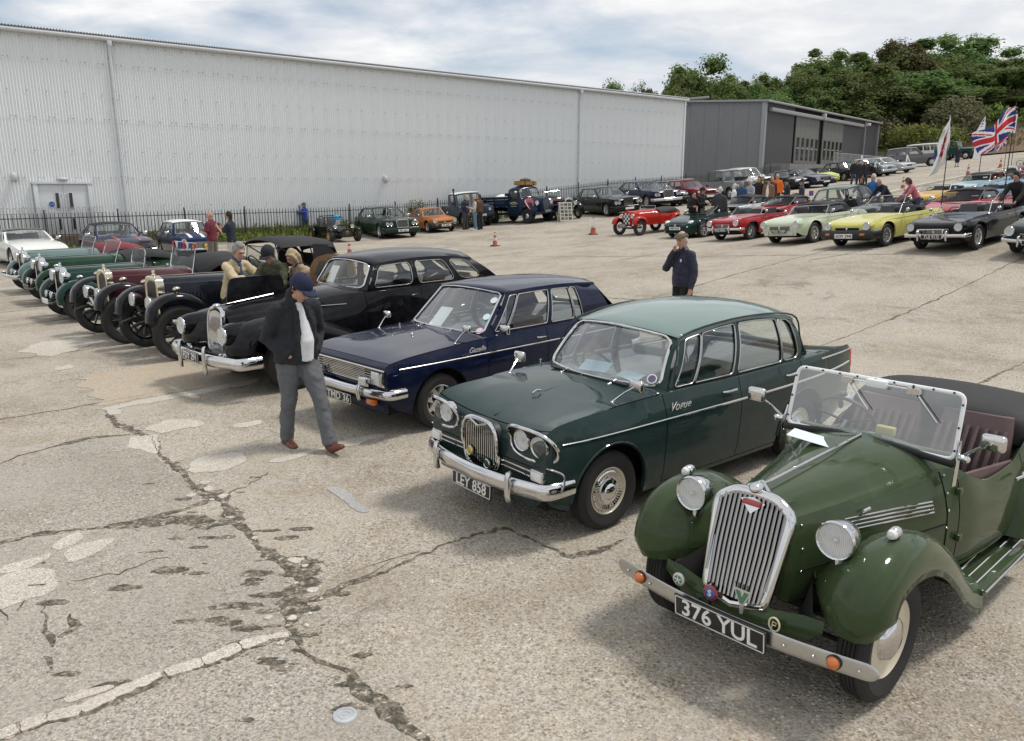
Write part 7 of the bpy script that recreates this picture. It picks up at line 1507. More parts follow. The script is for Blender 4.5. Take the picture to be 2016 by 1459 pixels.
def landy(c,col,roof,L=4.3,pick=True,pl=None,R0=.39,station=False,white=True,fl=.62,wheel='slot',rm=None):
    x1=L/2; w=.80; m=MB()
    # lower body, wings, bonnet as flat panels
    b=MB(); b.hexa([(x1-.05,-w,.55),(-x1,-w,.55),(-x1,w,.55),(x1-.05,w,.55),(x1-.05,-w,1.02),(-x1,-w,1.10),(-x1,w,1.10),(x1-.05,w,1.02)][::1]);
    xf,xr=x1-.62,x1-.62-(L-1.55)
    sp=dict(x0=-x1,x1=x1-.02,xf=xf,xr=xr,R=R0,ra=R0+.08,track=1.36,tw=.22,rim=R0*.58,wheel=wheel,rimmat=rm or simple('steel_rim',(.45,.46,.46),.4,.3),col=col,tuck=.985,edge=.015,w=.82,zb=[(-x1,fl-.02),(x1,fl-.06)],zw=.95,zs=[(-x1,1.14),(x1-1.45,1.14),(x1-1.3,1.12),(x1,1.06)],zc=[(-x1,1.14),(x1-1.45,1.16),(x1-1.2,1.20),(x1-.2,1.16),(x1-.02,1.10)],shf=.985,doors=[(x1-2.35,x1-1.42)],bonnet=(x1-1.32,x1-.12),handle=False,sm=25)
    if pick: sp['cockpit']=(-x1+.06,x1-2.60,.97)
    body(c,sp); wheels(c,sp); cw=x1-1.40; ce=(x1-2.55) if pick else -x1+.05
    greenhouse(c,sp,dict(ab=(cw,.76,1.14),at=(cw-.16,.70,1.78),ct=(ce,.70,1.80),cb=(ce-.02,.76,1.14),bow=.01,bulge=.0,roofarc=.02,crown=.05,wb=.02,rb=.0,wins=[(.06,.94)] if pick else [(.03,.22),(.26,.44),(.48,.95)],v=(.05,.88),r=.02,trim=BLACK,wtrim=BLACK,roofcol=roof,wm=(.05,.08,.88),rbase=(ce-.02,.76,1.14),lip=.03))
    interior(c,sp,LEATHB,cw-.75,None,.45,.75,(cw-.12,1.12,1.4))
    m=MB(); m.box((x1-.03,0,.86),(.05,.70,.36)); g=m.build('grille',BLACK,c,smooth=0); barset(c,x1+.0,-.33,.33,.70,1.02,7,False,col,.02,parent=g)
    for s in (1,-1):
        headlight(c,(x1+.0,s*.58,.90),.09,bez=BLACK); m=MB(); m.ball((x1-.0,s*.70,1.0),(.03,.035,.035)); m.build('side_lamp',AMBER,c)
        for xa in (xf,xr): 
            pts=[]
            for k in range(13): a=math.pi*k/12; pts.append((xa+(R0+.085)*math.cos(a),s*.835,R0+(R0+.085)*math.sin(a)))
            m=MB(); m.tube(pts,[(.02,.04)]*13,n=6,ref=(0,1,0)); m.build('arch_lip',BLACK if wheel!='slot' else col,c)
        mirror(c,(cw+.05,s*.80,1.16),(cw+.05,s*.95,1.32),.09,BLACK)
    m=MB(); m.box((x1+.10,0,.60),(.14,1.60,.15)); m.build('bumper',BLACK,c,bev=.015); 
    if pl: plate(c,pl,x1+.18,.62,.52,.11,white=white)
    if pick: m=MB(); m.box(((-x1+x1-2.6)/2,0,.78),(L-2.7,1.5,.05)); m.build('load_bed',BLACK,c,smooth=0)
    return sp
c=place('defender','pickup_truck','blue off-road pickup with white cab roof and black snorkel by the fence',GW); sp=landy(c,paint((.045,.075,.12)),WHITE,4.6,True,'L340 LFS'); m=MB(); m.tube([(.95,-.84,1.1),(.90,-.86,1.8),(.90,-.86,2.0)],.04,n=8); m.ball((.92,-.86,2.03),(.09,.06,.07)); m.build('snorkel',BLACK,c)
c=place('greylr','pickup_truck','grey old off-road pickup with canvas-grey cab and spare wheel on its bonnet',GW); landy(c,paint((.20,.225,.235)),simple('grey_roof',(.26,.28,.29),.5),4.3,True,None); sw=link('spare_wheel',tyre_me(.39,.2,.22,fine=False),c,(1.55,0,1.30),(R(90),0,0))
c=place('whitelr','estate_car','white off-road estate with roof rack at the top of the road',GW); landy(c,paint((.68,.68,.64)),WHITE,4.5,False,None); m=MB(); m.tube([(.6,-.7,1.98),(-2.1,-.7,1.98),(-2.1,.7,1.98),(.6,.7,1.98)],.02,n=6,closed=True); m.build('roof_rack',BLACK,c)
c=place('greenlr','pickup_truck','dark green old off-road pickup parked below the scrubby bank',GW); landy(c,paint((.012,.055,.045)),paint((.012,.056,.046)),3.8,True,None)
# lorry
def lorry():
    c=place('lorry','lorry','dark blue forties flatbed lorry with luggage on its cab roof',GW); c['category']='lorry'; LB=paint((.010,.022,.050))
    sp=dict(x0=-.15,x1=2.02,xf=1.35,xr=-1.55,R=.39,ra=.002,track=1.42,tw=.2,rim=.22,wheel='hubcap',rimmat=LB,col=LB,tuck=.98,edge=.05,w=[(2.02,.28),(1.5,.42),(.95,.66),(.75,.80),(-.15,.82)],zb=[(2.02,.55),(.9,.45),(-.15,.45)],zw=.95,zs=[(2.02,1.15),(1.,1.22),(.75,1.24),(-.15,1.24)],zc=[(2.02,1.28),(1.2,1.36),(.9,1.40),(-.15,1.38)],shf=[(2.02,.8),(1.,.82),(.7,.95),(-.15,.97)],doors=[(-.05,.78)])
    body(c,sp); wheels(c,sp)
    greenhouse(c,sp,dict(ab=(.82,.72,1.25),at=(.66,.66,1.78),ct=(-.12,.66,1.78),cb=(-.14,.76,1.25),bow=.03,roofarc=.04,crown=.14,wb=.10,rb=.0,wins=[(.10,.86)],v=(.06,.86),r=.06,trim=BLACK,wtrim=STEEL,rw=(.3,.7,.4,.8)))
    interior(c,sp,LEATHB,.25,None,.5,.75,(.66,1.2,1.2))
    ys=[.30,.40,.52,.64,.76,.84,.86]; dn=[-.06,0,.03,.03,.0,-.06,-.12]
    for s in (1,-1):
        wing(c,[(1.86,.50),(1.86,.75),(1.72,.95),(1.45,1.02),(1.15,.95),(.85,.72),(.6,.52),(.45,.46)],ys,dn,LB,s,3,'front_wing')
        bullet_lamp(c,(1.92,s*.50,1.06),.115,.18,CHROME,[(1.84,s*.48,.98),(1.82,s*.46,.9)])
        m=MB(); m.box((.1,s*.78,.42),(1.0,.22,.04)); m.build('step',BLACK,c,smooth=0)
        CL=simple('cream_letter',(.65,.6,.45),.5)
        for q in range(15):          # arched signwriting, too small to read
            f=(q-7)/7; x=.37-s*.27*f*(-1); m=MB(); z=1.12-.05*f*f; m.box((x,s*(side_y(sp,x,z)+.008),z),(.020 if q%3 else .028,.006,.055 if q%4 else .065)); m.build('sign_stroke',CL,c,smooth=0)
        for q in range(8): x=.22+q*.042; m=MB(); m.box((x,s*(side_y(sp,x,1.03)+.008),1.035),(.024,.006,.032)); m.build('sign_stroke',CL,c,smooth=0)
        text('Broadway 2130',c,(.37,s*(side_y(sp,.37,.93)+.012),.93),(R(90),0,R(180) if s>0 else 0),.075,CL,'sign_writing')
    m=MB(); m.box((2.03,0,.90),(.06,.52,.72)); g=m.build('radiator_grille',LB,c,bev=.05); barset(c,2.065,-.20,.20,.60,1.2,9,True,STEEL,.012,parent=g)
    m=MB(); m.box((2.15,0,.52),(.06,1.7,.12)); m.build('bumper',LB,c,bev=.015); plate(c,'JKJ 203',2.19,.60,.46,.12)
    m=MB(); m.box((-1.5,0,.95),(2.7,1.9,.08)); bd=m.build('flatbed',LB,c,smooth=0)
    for z in (1.06,1.22,1.38):
        for s in (1,-1): m=MB(); m.box((-1.5,s*.93,z),(2.7,.04,.145)); m.build('side_plank',LB,bd,bev=.006)
    for z in (1.06,1.22,1.38,1.54): m=MB(); m.box((-.17,0,z),(.04,1.86,.145)); m.build('headboard_plank',LB,bd,bev=.006)
    for x in (-.2,-1.1,-2.0,-2.8):
        for s in (1,-1): m=MB(); m.box((x,s*.96,1.2),(.05,.03,.52)); m.build('stake',BLACK,bd,smooth=0)
    m=MB(); m.box((-1.2,0,.72),(3.4,.5,.18)); m.build('chassis',DARK,c,smooth=0)
    m=MB(); m.ball((-.9,.3,1.35),(.5,.4,.32)); m.ball((-1.3,-.2,1.25),(.45,.5,.3)); m.build('white_sheet_load',PAPER,c)
    m=MB(); m.tube(catmull([(1.85,-.72,1.02),(1.55,-.55,1.16),(1.3,-.7,1.1),(1.75,-.86,.75)],4),[(.16,.03)]*13,n=8); m.build('union_bunting',simple('pink_bunting',(.55,.22,.24),.8,var=.5,vscale=9),c)
    return c
lc=lorry()
WICK=simple('wicker',(.36,.20,.07),.8,bump=.5,bscale=60,var=.3,vscale=20)
X,Y,h=PL['lorry']; ca,sa=math.cos(R(h)),math.sin(R(h))
bk=thing('wicker_hamper','long tan wicker hamper strapped on the blue lorry cab roof','hamper',(X+ca*.27,Y+sa*.27,gz(X,Y)+1.965),R(h)); m=MB(); m.box((0,0,.09),(.62,1.1,.18)); m.build('basket',WICK,bk,bev=.03); m=MB(); m.box((0,0,.20),(.64,1.12,.04)); m.build('lid',WICK,bk,bev=.012); m=MB()
for y in (-.3,.3): m.box((0,y,.11),(.66,.05,.245))
m.build('strap',simple('dark_strap',(.05,.03,.02),.6),bk,smooth=0)
bg2=thing('duffel_bag','rolled dark duffel bag on top of the wicker hamper','bag',(X+ca*.27,Y+sa*.27,gz(X,Y)+2.18),R(h)); m=MB(); m.tube(catmull([(0,-.35,.06),(0,-.1,.07),(0,.1,.065),(0,.35,.06)],3),[.05,.07,.075,.075,.075,.075,.075,.075,.07,.05],n=10); m.build('bag_body',simple('olive_bag',(.09,.07,.03),.8),bg2); m=MB(); m.tube([(0,-.15,.13),(0,0,.18),(0,.15,.13)],.012,n=5); m.build('bag_handle',BLACK,bg2)
c=place('maroonv','vintage_tourer','dark maroon vintage tourer behind the photo board next to the lorry',GW)
vintage(c,dict(R=.36,col=paint((.06,.008,.014)),wingcol=KB,sc=-1.2,ztop=1.12,rad=(.24,.45,1.14,.10),xr=-2.7,tail=-3.3,track=1.3,tw=.13,rim=.25,wheel='wire',rimmat=BLACK,wid=.6,wing=[(.42,.42),(.40,.62),(.24,.80),(.02,.85),(-.2,.8),(-.45,.6),(-.7,.4),(-.95,.33)],wy=(.42,.76),wtop=.86,lamp=(.24,.34,.86,.11),louvres=8,ws=(-1.4,1.1,1.5,.52,.08),tonneau=VINYL,th=.1))
c=place('bentley2','saloon_car','very dark green luxury saloon with pale window pillar beside the photo board',GW); saloon(c,paint((.006,.012,.011)),5.27,1.88,1.49,.85,3.06,.345,.97,.88,.93,.92,(.20,1.39),(-1.38,1.38),(-1.85,.97),lamps=[(.56,.70,.085),(.74,.70,.085)],grille=(.28,.48,.93,14,'v'),bump=paint((.006,.012,.011)),pl='',bz2=.40,bh=.24,trim=CHROME)
c=place('arnage','saloon_car','navy blue luxury saloon with chrome window frames and square grille',GW); saloon(c,paint((.008,.014,.045)),5.40,1.93,1.51,.85,3.12,.36,1.0,.92,.95,.95,(.22,1.41),(-1.40,1.40),(-1.9,1.0),lamps=[(.60,.74,.085),(.78,.74,.085)],grille=(.30,.55,.98,16,'shell'),bump=CHROME,pl='',bz2=.46,bh=.16,amber=False)
c=place('rover','saloon_car','dark blue saloon between the navy luxury car and the red hatchback',GW); saloon(c,paint((.010,.016,.035)),4.7,1.76,1.40,.9,2.75,.31,.92,.80,.88,.86,(.2,1.31),(-1.05,1.31),(-1.55,.92),lamps=[(.60,.68,.34,.12)],grille=(.36,.62,.74,4,'h'),bump=BLACK,pl='',bz2=.46,bh=.16,amber=False,trim=BLACK)
c=place('redrover','saloon_car','red eighties saloon with a white sunroof panel by the railings',GW); saloon(c,paint((.25,.015,.022)),4.7,1.73,1.40,.9,2.76,.31,.93,.84,.90,.85,(.2,1.32),(-1.1,1.32),(-1.6,.93),lamps=[(.62,.70,.36,.12)],grille=(.40,.64,.76,4,'h'),bump=BLACK,pl='',bz2=.46,bh=.18,amber=False,trim=BLACK)
m=MB(); m.box((-.25,0,1.425),(.6,.8,.02)); m.build('sunroof',WHITE,c,bev=.008)
c=place('suv','estate_car','white tall off-road estate behind the grey old pickup',GW); saloon(c,paint((.72,.72,.70)),4.5,1.85,1.78,.8,2.55,.36,1.10,1.02,1.08,.80,(.30,1.66),(-1.95,1.66),(-2.12,1.10),lamps=[(.68,.86,.28,.16)],grille=(.45,.78,.92,4,'h'),bump=BLACK,wins=((.05,.35),(.40,.66),(.70,.94)),trim=BLACK,amber=False,zb=.30,bz2=.5)
c=place('xk','coupe_car','dark metallic grand touring coupe behind the crowd of visitors',GW); saloon(c,paint((.02,.022,.028),.3),4.79,1.89,1.32,.9,2.75,.35,.90,.72,.90,.55,(-.05,1.22),(-.95,1.20),(-1.75,.90),lamps=[(.62,.60,.32,.12)],grille=(.30,.34,.50,5,'h'),bump=None,wins=((.06,.62),(.66,.86)),trim=BLACK,amber=False,pl='')
c=place('xj','saloon_car','dark navy saloon with four round lamps beside the grand touring coupe',GW); saloon(c,paint((.012,.016,.032)),5.02,1.83,1.32,.92,2.87,.33,.90,.72,.86,.72,(.1,1.22),(-1.2,1.21),(-1.75,.90),lamps=[(.52,.62,.08),(.70,.62,.085)],grille=(.26,.50,.68,10,'v'),bump=paint((.012,.016,.032)),pl='',bz2=.42,bh=.18,amber=False)
c=place('lime','sports_car','lime yellow small car with dark fabric roof in the far line',GW); sport(c,paint((.50,.56,.06)),'',True,kind='mgf',hood='up')
c=place('minicab','convertible_car','black small convertible with long glass side and black roof in the far line',GW); saloon(c,KB,3.72,1.68,1.41,.65,2.47,.31,.93,.84,.90,.55,(.15,1.33),(-1.2,1.31),(-1.55,.93),lamps=[(.52,.72,.10)],grille=(.35,.52,.64,3,'h'),bump=None,rooftop=VINYL,wins=((.05,.52),(.56,.92)),amber=False,trim=BLACK)
c=place('morgan','vintage_sports_car','dark vintage car with deep red spoked wheels beyond the strolling couple',GW)
vintage(c,dict(R=.40,col=paint((.012,.016,.016)),sc=-1.2,ztop=1.1,rad=(.24,.45,1.12,.10),xr=-2.6,tail=-3.2,track=1.3,tw=.15,rim=.27,wheel='wire',rimmat=simple('red_wheel',(.16,.02,.025),.4),wid=.58,wing=[(.42,.42),(.40,.66),(.24,.84),(.02,.9),(-.2,.84),(-.45,.62),(-.7,.42),(-.95,.36)],wy=(.46,.78),wtop=.9,lamp=(.24,.34,.84,.11),louvres=8,ws=(-1.3,1.08,1.4,.5,.06)))
SILV=paint((.42,.45,.46),.5)
c=place('silverjag1','saloon_car','silver blue curvy saloon with round lamps next to the dark vintage car',GW); saloon(c,paint((.30,.36,.37),.4),4.6,1.70,1.45,.85,2.72,.33,.93,.78,.85,.70,(.28,1.34),(-1.1,1.34),(-1.6,.93),lamps=[(.56,.70,.095)],grille=(.17,.44,.74,9,'v'),pl=None,amber=False,edge=.10,wheel='hubcap')
c=place('silverjag2','saloon_car','silver long saloon last in the far line beside the white trestle',GW); saloon(c,SILV,4.9,1.77,1.36,.92,2.87,.33,.90,.74,.86,.72,(.12,1.26),(-1.2,1.25),(-1.72,.90),lamps=[(.52,.62,.08),(.70,.62,.085)],grille=(.26,.50,.68,10,'v'),pl=None,amber=False)
c=place('rangerover','estate_car','grey large luxury off-road estate parked side on up the road',GW); saloon(c,paint((.13,.13,.14),.5),4.97,1.98,1.86,.85,2.88,.38,1.12,1.05,1.10,.95,(.35,1.74),(-2.0,1.73),(-2.3,1.12),lamps=[(.75,.90,.28,.18)],grille=(.5,.80,.98,4,'h'),bump=paint((.13,.13,.14),.5),wins=((.05,.34),(.38,.64),(.68,.94)),trim=BLACK,amber=False,zb=.30,bz2=.6,bh=.3,mirr=2)
# ---- behind the near row, by the double door
c=place('lotus','coupe_car','white low sports coupe parked by the warehouse double door',GW); saloon(c,paint((.78,.78,.76)),4.29,1.68,1.19,.85,2.44,.30,.80,.60,.72,.55,(.0,1.10),(-.85,1.09),(-1.6,.80),lamps=[],grille=None,bump=None,wins=((.06,.66),(.70,.88)),amber=False,rooftop=paint((.02,.02,.02)),edge=.10,zb=.18,wheel='alloy5')
m=MB(); m.box((2.13,0,.42),(.05,1.2,.06)); m.build('bumper',CHROME,c,bev=.015)
NB=paint((.010,.022,.075)); ORS=simple('orange_stripe',(.60,.10,.02),.4,coat=.5)
c=place('cortina','coupe_car','navy blue seventies coupe with orange stripes and black roof by the railings',GW); sp=saloon(c,NB,4.27,1.70,1.33,.80,2.58,.31,.88,.76,.86,.55,(.05,1.24),(-.95,1.23),(-1.65,.88),lamps=[(.52,.66,.08),(.69,.66,.08)],grille=(.80,.56,.76,5,'h'),bump=CHROME,pl='',rooftop=VINYL,wins=((.05,.60),(.64,.86)),amber=False,wheel='alloy5',bz2=.47,bh=.10)
sideline(c,sp,1.9,-2.0,lambda x:.70,.022,ORS,16,.004,'side_stripe',.2)
for a,b,y0,y1 in ((.95,2.0,.30,.36),(.95,1.02,-.36,.36),(.95,2.0,-.36,-.30)):
    m=MB(); m.grid([[V(x,y,top_z(sp,x,y)+.006) for y in (y0,(y0+y1)/2,y1)] for x in frange(a,b,.12)],flip=True); m.build('bonnet_stripe',ORS,c,smooth=180)
c=place('mini','small_car','navy mini-sized car with white roof and yellow spot lamps',GW); sp=saloon(c,NB,3.05,1.41,1.35,.55,2.03,.26,.86,.76,.80,.72,(.42,1.27),(-.95,1.26),(-1.25,.86),lamps=[(.50,.64,.09)],grille=(.34,.40,.62,8,'h'),bump=CHROME,pl=None,rooftop=WHITE,wins=((.05,.55),(.60,.92)),amber=False,wheel='alloy8',bz2=.36,bh=.08,edge=.09)
for y in (-.22,.22): q=headlight(c,(1.66,y,.47),.08); m=MB(); m.lathe([(.001,.04),(.06,.034),(.078,.02)],ax='x',n=16); m.build('yellow_cover',simple('yellow_cover',(.60,.38,.03),.5),q)
for y in (-.22,.22): m=MB(); m.grid([[V(x,y+d,top_z(sp,x,y+d)+.006) for d in (-.06,0,.06)] for x in frange(.9,1.45,.1)],flip=True); m.build('bonnet_stripe',WHITE,c,smooth=180)
# ======================= people
SKIN=simple('skin',(.50,.29,.21),.55,bump=.08,bscale=120,var=.1,vscale=12); SKIN.node_tree.nodes['Principled BSDF'].inputs['Subsurface Weight'].default_value=.08
def cloth(name,col,rough=.85,b=.35,sc=26): return simple('cloth_'+name,col,rough,bump=b,bscale=sc,var=.16,vscale=7)
HAIRC={'grey':(.27,.26,.25),'white':(.55,.54,.51),'blond':(.42,.33,.20),'brown':(.07,.04,.022),'dark':(.014,.012,.011)}
def blob(m,name,mat,parent,vox,sm=3,smooth=True):
    o=m.build(name,mat,parent,smooth=180); r=o.modifiers.new('r','REMESH'); r.mode='VOXEL'; r.voxel_size=vox; r.use_smooth_shade=True
    if sm: s=o.modifiers.new('s','SMOOTH'); s.iterations=sm; s.factor=.5
    if vox<.016 and name in('jacket','trousers','jacket_front'):
        for sc_,st in ((.09,.030),(.035,.010)):
            tx=bpy.data.textures.get('folds%.3f'%sc_) or bpy.data.textures.new('folds%.3f'%sc_,'CLOUDS'); tx.noise_scale=sc_
            d=o.modifiers.new('f','DISPLACE'); d.texture=tx; d.strength=st; d.mid_level=.5; d.texture_coords='LOCAL'
    return o
def hand(m,w,d,n,s,curl=.5,k=1.):
    """palm, four fingers of different length and a thumb from the side of the palm"""
    d=Vector(d).normalized(); n=Vector(n); n=(n-d*n.dot(d)).normalized(); l=d.cross(n)*s; w=Vector(w)
    m.limb([w,w+d*.035*k,w+d*.085*k],[(.026*k,.018*k),(.036*k,.016*k),(.038*k,.013*k)],side=l,n=8)
    for i,(off,L) in enumerate(((.029,.070),(.010,.080),(-.009,.075),(-.027,.058))):
        b=w+d*.085*k+l*off*k; a=curl*.9; p1=b+(d*math.cos(a)+n*math.sin(a))*L*.5*k; p2=p1+(d*math.cos(a*2.3)+n*math.sin(a*2.3))*L*.5*k
        m.limb([b-d*.02*k,b,p1,p2],[.010*k,.0098*k,.009*k,.0078*k],side=l,n=7)
    b=w+d*.025*k+l*.030*k; p1=b+(d*.6+l*.65+n*.25*curl)*.045*k; p2=p1+(d*.85+l*.2+n*.5*curl)*.035*k; m.limb([b-l*.015*k,b,p1,p2],[.013*k,.0125*k,.0105*k,.009*k],side=n,n=7)
def person(label,X,Y,hd,h=1.74,lean=0,head=(0,0),arms=('down','down'),legs='stand',top=None,tmat=None,bot=None,shoe=None,hair='grey',hat=None,vox=.024,skirt=None,shorts=False,shirt=None,belly=0.,group='visitors to the meeting',female=False,extra=None,bald=False,hatcol=None,z=None,skinmat=None,long=False,coat=0.,bulk=1.):
    k=h/1.75; root=thing('person',label,'person',(X,Y,gz(X,Y) if z is None else z),R(hd),group); near=vox<.016; SK=skinmat or SKIN
    S=lambda *a:V(*a)*k
    Rl=Matrix.Rotation(R(lean),3,'Y'); P=S(0-.0,0,.95); 
    def T(x,y,zz): return P+Rl@S(x,y,zz-.95)
    hip=[T(0,.09,.93),T(0,-.09,.93)]
    if legs=='walk': kn=[S(.24,.10,.51),S(-.02,-.09,.50)]; an=[S(.40,.10,.11),S(-.14,-.09,.08)]
    elif legs=='step': kn=[S(.10,.12,.50),S(.02,-.10,.49)]; an=[S(.16,.15,.085),S(-.06,-.10,.085)]
    else: kn=[S(.015,.105,.50),S(.015,-.105,.50)]; an=[S(-.01,.11,.085),S(-.01,-.11,.085)]
    sh=[T(0,.185,1.385),T(0,-.185,1.385)]; nk=T(.0,0,1.475); 
    Rh=Matrix.Rotation(R(head[1]),3,'Z')@Matrix.Rotation(R(lean*.6+head[0]),3,'Y'); hc=nk+Rh@S(.025,0,.145)
    el=[];wr=[];hdv=[]
    for i,s in ((0,1),(1,-1)):
        a=arms[i]; sp=sh[i]
        if a=='down': e=sp+S(-.03,s*.06,-.29); w_=e+S(.06,-s*.0,-.25); d=S(.2,0,-1)
        elif a=='pocket': e=sp+S(-.10,s*.085,-.27); w_=e+S(.185,-s*.135,-.165); d=S(.6,-s*.5,-.6)
        elif a=='phone': e=sp+S(.13,s*.07,-.24); w_=e+S(.20,-s*.10,.18); d=S(.5,-s*.2,.8)
        elif a=='face': e=sp+S(.12,s*.10,-.25); w_=hc+S(.10,s*.04,-.16); d=S(.35,-s*.4,.75)
        elif a=='reach': e=sp+S(.22,s*.05,-.16); w_=e+S(.25,-s*.05,-.02); d=S(1,-s*.1,-.2)
        elif a=='reachdown': e=sp+S(.16,s*.05,-.24); w_=e+S(.20,-s*.03,-.17); d=S(.8,0,-.6)
        elif a=='fold': e=sp+S(.04,s*.08,-.28); w_=e+S(.20,-s*.22,.04); d=S(.2,-s*1,0)
        elif a=='hold': e=sp+S(.02,s*.07,-.28); w_=e+S(.24,-s*.06,.05); d=S(1,-s*.3,.1)
        elif a=='back': e=sp+S(-.10,s*.08,-.28); w_=e+S(-.06,-s*.18,-.17); d=S(0,-s*.8,-.5)
        else: e,w_,d=sp+S(*a[0]),sp+S(*a[1]),S(*a[2])
        el.append(e);wr.append(w_);hdv.append(d)
    # --- body: one continuous skin surface
    m=MB(); bw=.92 if female else 1.
    m.limb([T(0,0,.93),T(0,0,1.15),T(0,0,1.36),T(-.01,0,1.44)],[(.14*k,.09*k),(.125*k,.085*k),(.16*k*bw,.09*k),(.10*k,.06*k)])
    m.limb([T(-.01,0,1.40),nk+Rh@S(0,0,.02),hc+Rh@S(-.01,0,-.04)],[(.062*k,.062*k),(.056*k,.058*k),(.055*k,.06*k)])
    hs=k*(.97 if female else 1.)
    def Hd(x,y,z): return hc+Rh@(V(x,y,z)*hs)
    m.limb([Hd(-.012,0,.085),Hd(-.012,0,.05),Hd(-.004,0,.0)],[(.060*hs,.072*hs),(.076*hs,.092*hs),(.076*hs,.094*hs)],side=Rh@V(0,1,0))
    m.limb([Hd(.006,0,.02),Hd(.018,0,-.05),Hd(.034,0,-.105)],[(.072*hs,.082*hs),(.062*hs,.066*hs),(.034*hs,.034*hs)],side=Rh@V(0,1,0))
    m.limb([Hd(.088,0,.022),Hd(.104,0,-.012),Hd(.104,0,-.022)],[.010*hs,.014*hs,.016*hs],n=8)
    m.limb([Hd(.082,-.035,.034),Hd(.092,0,.036),Hd(.082,.035,.034)],[.010*hs,.011*hs,.010*hs],n=8,side=(0,0,1))
    m.limb([Hd(.086,-.018,-.058),Hd(.093,0,-.058),Hd(.086,.018,-.058)],[.007*hs,.010*hs,.007*hs],n=8,side=(0,0,1))
    for s in (1,-1): m.limb([Hd(-.01,s*.080,-.025),Hd(-.016,s*.086,.02)],[(.012*hs,.016*hs),(.010*hs,.022*hs)],side=Rh@V(0,1,0),n=8)
    for i,s in ((0,1),(1,-1)):
        m.limb([sh[i],sh[i].lerp(el[i],.5),el[i],wr[i]],[.052*k,.046*k,.038*k,.027*k],n=10)
        if arms[i]!='pocket': hand(m,wr[i],hdv[i],(0,-s,0) if abs(Vector(hdv[i]).normalized().y)<.7 else (0,0,-1),s if True else 1,.7,k)
        m.limb([hip[i],kn[i],an[i]],[.075*k,.055*k,.038*k],n=10)
    body_=blob(m,'body',SK,root,min(vox,.018) if not near else .0075,2)
    if vox<.03:
        m=MB()
        for s in (1,-1): m.ball(Hd(.080,s*.032,.012),.0105*hs,6,8)
        m.build('eyes',simple('eye_dark',(.03,.022,.018),.3),body_)
        m=MB(); m.tube([Hd(.091,-.024,-.062),Hd(.1,0,-.0615),Hd(.091,.024,-.062)],.0035*hs,n=5); m.build('mouth',simple('lips',(.30,.11,.09),.6),body_)
    # --- trousers
    m=MB(); tm=bot or cloth('navy_trouser',(.02,.022,.03)); j=.0
    m.limb([T(0,0,1.06),T(0,0,.97),T(-.005,0,.88)],[(.150*k+belly*.5,.105*k+belly),(.165*k,.118*k),(.150*k,.110*k)])
    for i in (0,1):
        kf=kn[i]+S(.0,0,.0)
        if shorts: m.limb([hip[i],hip[i].lerp(kn[i],.6),kn[i]+S(0,0,.0)],[(.095*k,.105*k),(.090*k,.095*k),(.088*k,.09*k)])
        else: m.limb([hip[i],hip[i].lerp(kn[i],.55),kn[i],kn[i].lerp(an[i],.5)+S(-.015,0,0),an[i]+S(0,0,-.035)],[(.094*k*bulk,.110*k*bulk),(.088*k*bulk,.096*k*bulk),(.074*k,.078*k),(.070*k,.076*k),(.067*k,.076*k)],f1=True)
    if skirt:
        m=MB(); m.limb([T(0,0,1.05),S(0,0,.85),S(.01,0,.5)],[(.15*k,.11*k),(.18*k,.14*k),(.21*k,.17*k)])
    blob(m,'skirt' if skirt else 'shorts' if shorts else 'trousers',tm,root,vox,4)
    # --- top
    m=MB(); jm=tmat or cloth('navy_top',(.015,.018,.035)); w0=(.178 if not female else .160)*bulk; lo=.90-coat
    m.limb([T(0,0,lo-.03),T(0,0,lo+.04),T(.0,0,1.05),T(.0,0,1.2),T(.0,0,1.34),T(-.005,0,1.43)],[(w0*k*(1.08+coat*.6),.138*k+belly*.8),(w0*k*(1.07+coat*.6),.136*k+belly),(w0*k*1.0+belly*.4,.122*k+belly*1.2),(w0*k,.122*k+belly*.8),(w0*k*1.04,.120*k),(.125*k,.088*k)],f0=True)
    m.limb([sh[0]+S(0,.01,.005),T(0,0,1.43),sh[1]+S(0,-.01,.005)],[.060*k,(.08*k,.07*k),.060*k],side=(1,0,0))
    m.limb([T(-.005,0,1.41),nk+S(0,0,.008)],[(.085*k,.08*k),(.070*k,.072*k)])
    short=(top=='tee')
    for i in (0,1):
        e2=el[i] if not short else sh[i].lerp(el[i],.72)
        if short: m.limb([sh[i],e2],[.070*k,.068*k])
        else: m.limb([sh[i],sh[i].lerp(el[i],.5),el[i],el[i].lerp(wr[i],.5),wr[i]],[.072*k*bulk,.069*k*bulk,.063*k*bulk,.056*k*bulk,.046*k*bulk],f1=True)
    if long: pass
    blob(m,'jacket' if not short else 't_shirt',jm,root,vox,3)
    if shirt is not None:
        m=MB(); m.limb([T(.092+belly,shirt[1],.90),T(.10+belly,shirt[1],1.1),T(.088,shirt[1]*.6,1.3),T(.055,0,1.43)],[(.075*k,.055*k),(.080*k,.055*k),(.062*k,.050*k),(.045*k,.04*k)],f0=True); blob(m,'shirt',shirt[0],root,vox*.8,2)
    # --- shoes
    sm=shoe or simple('dark_shoe',(.02,.016,.014),.4,var=.2)
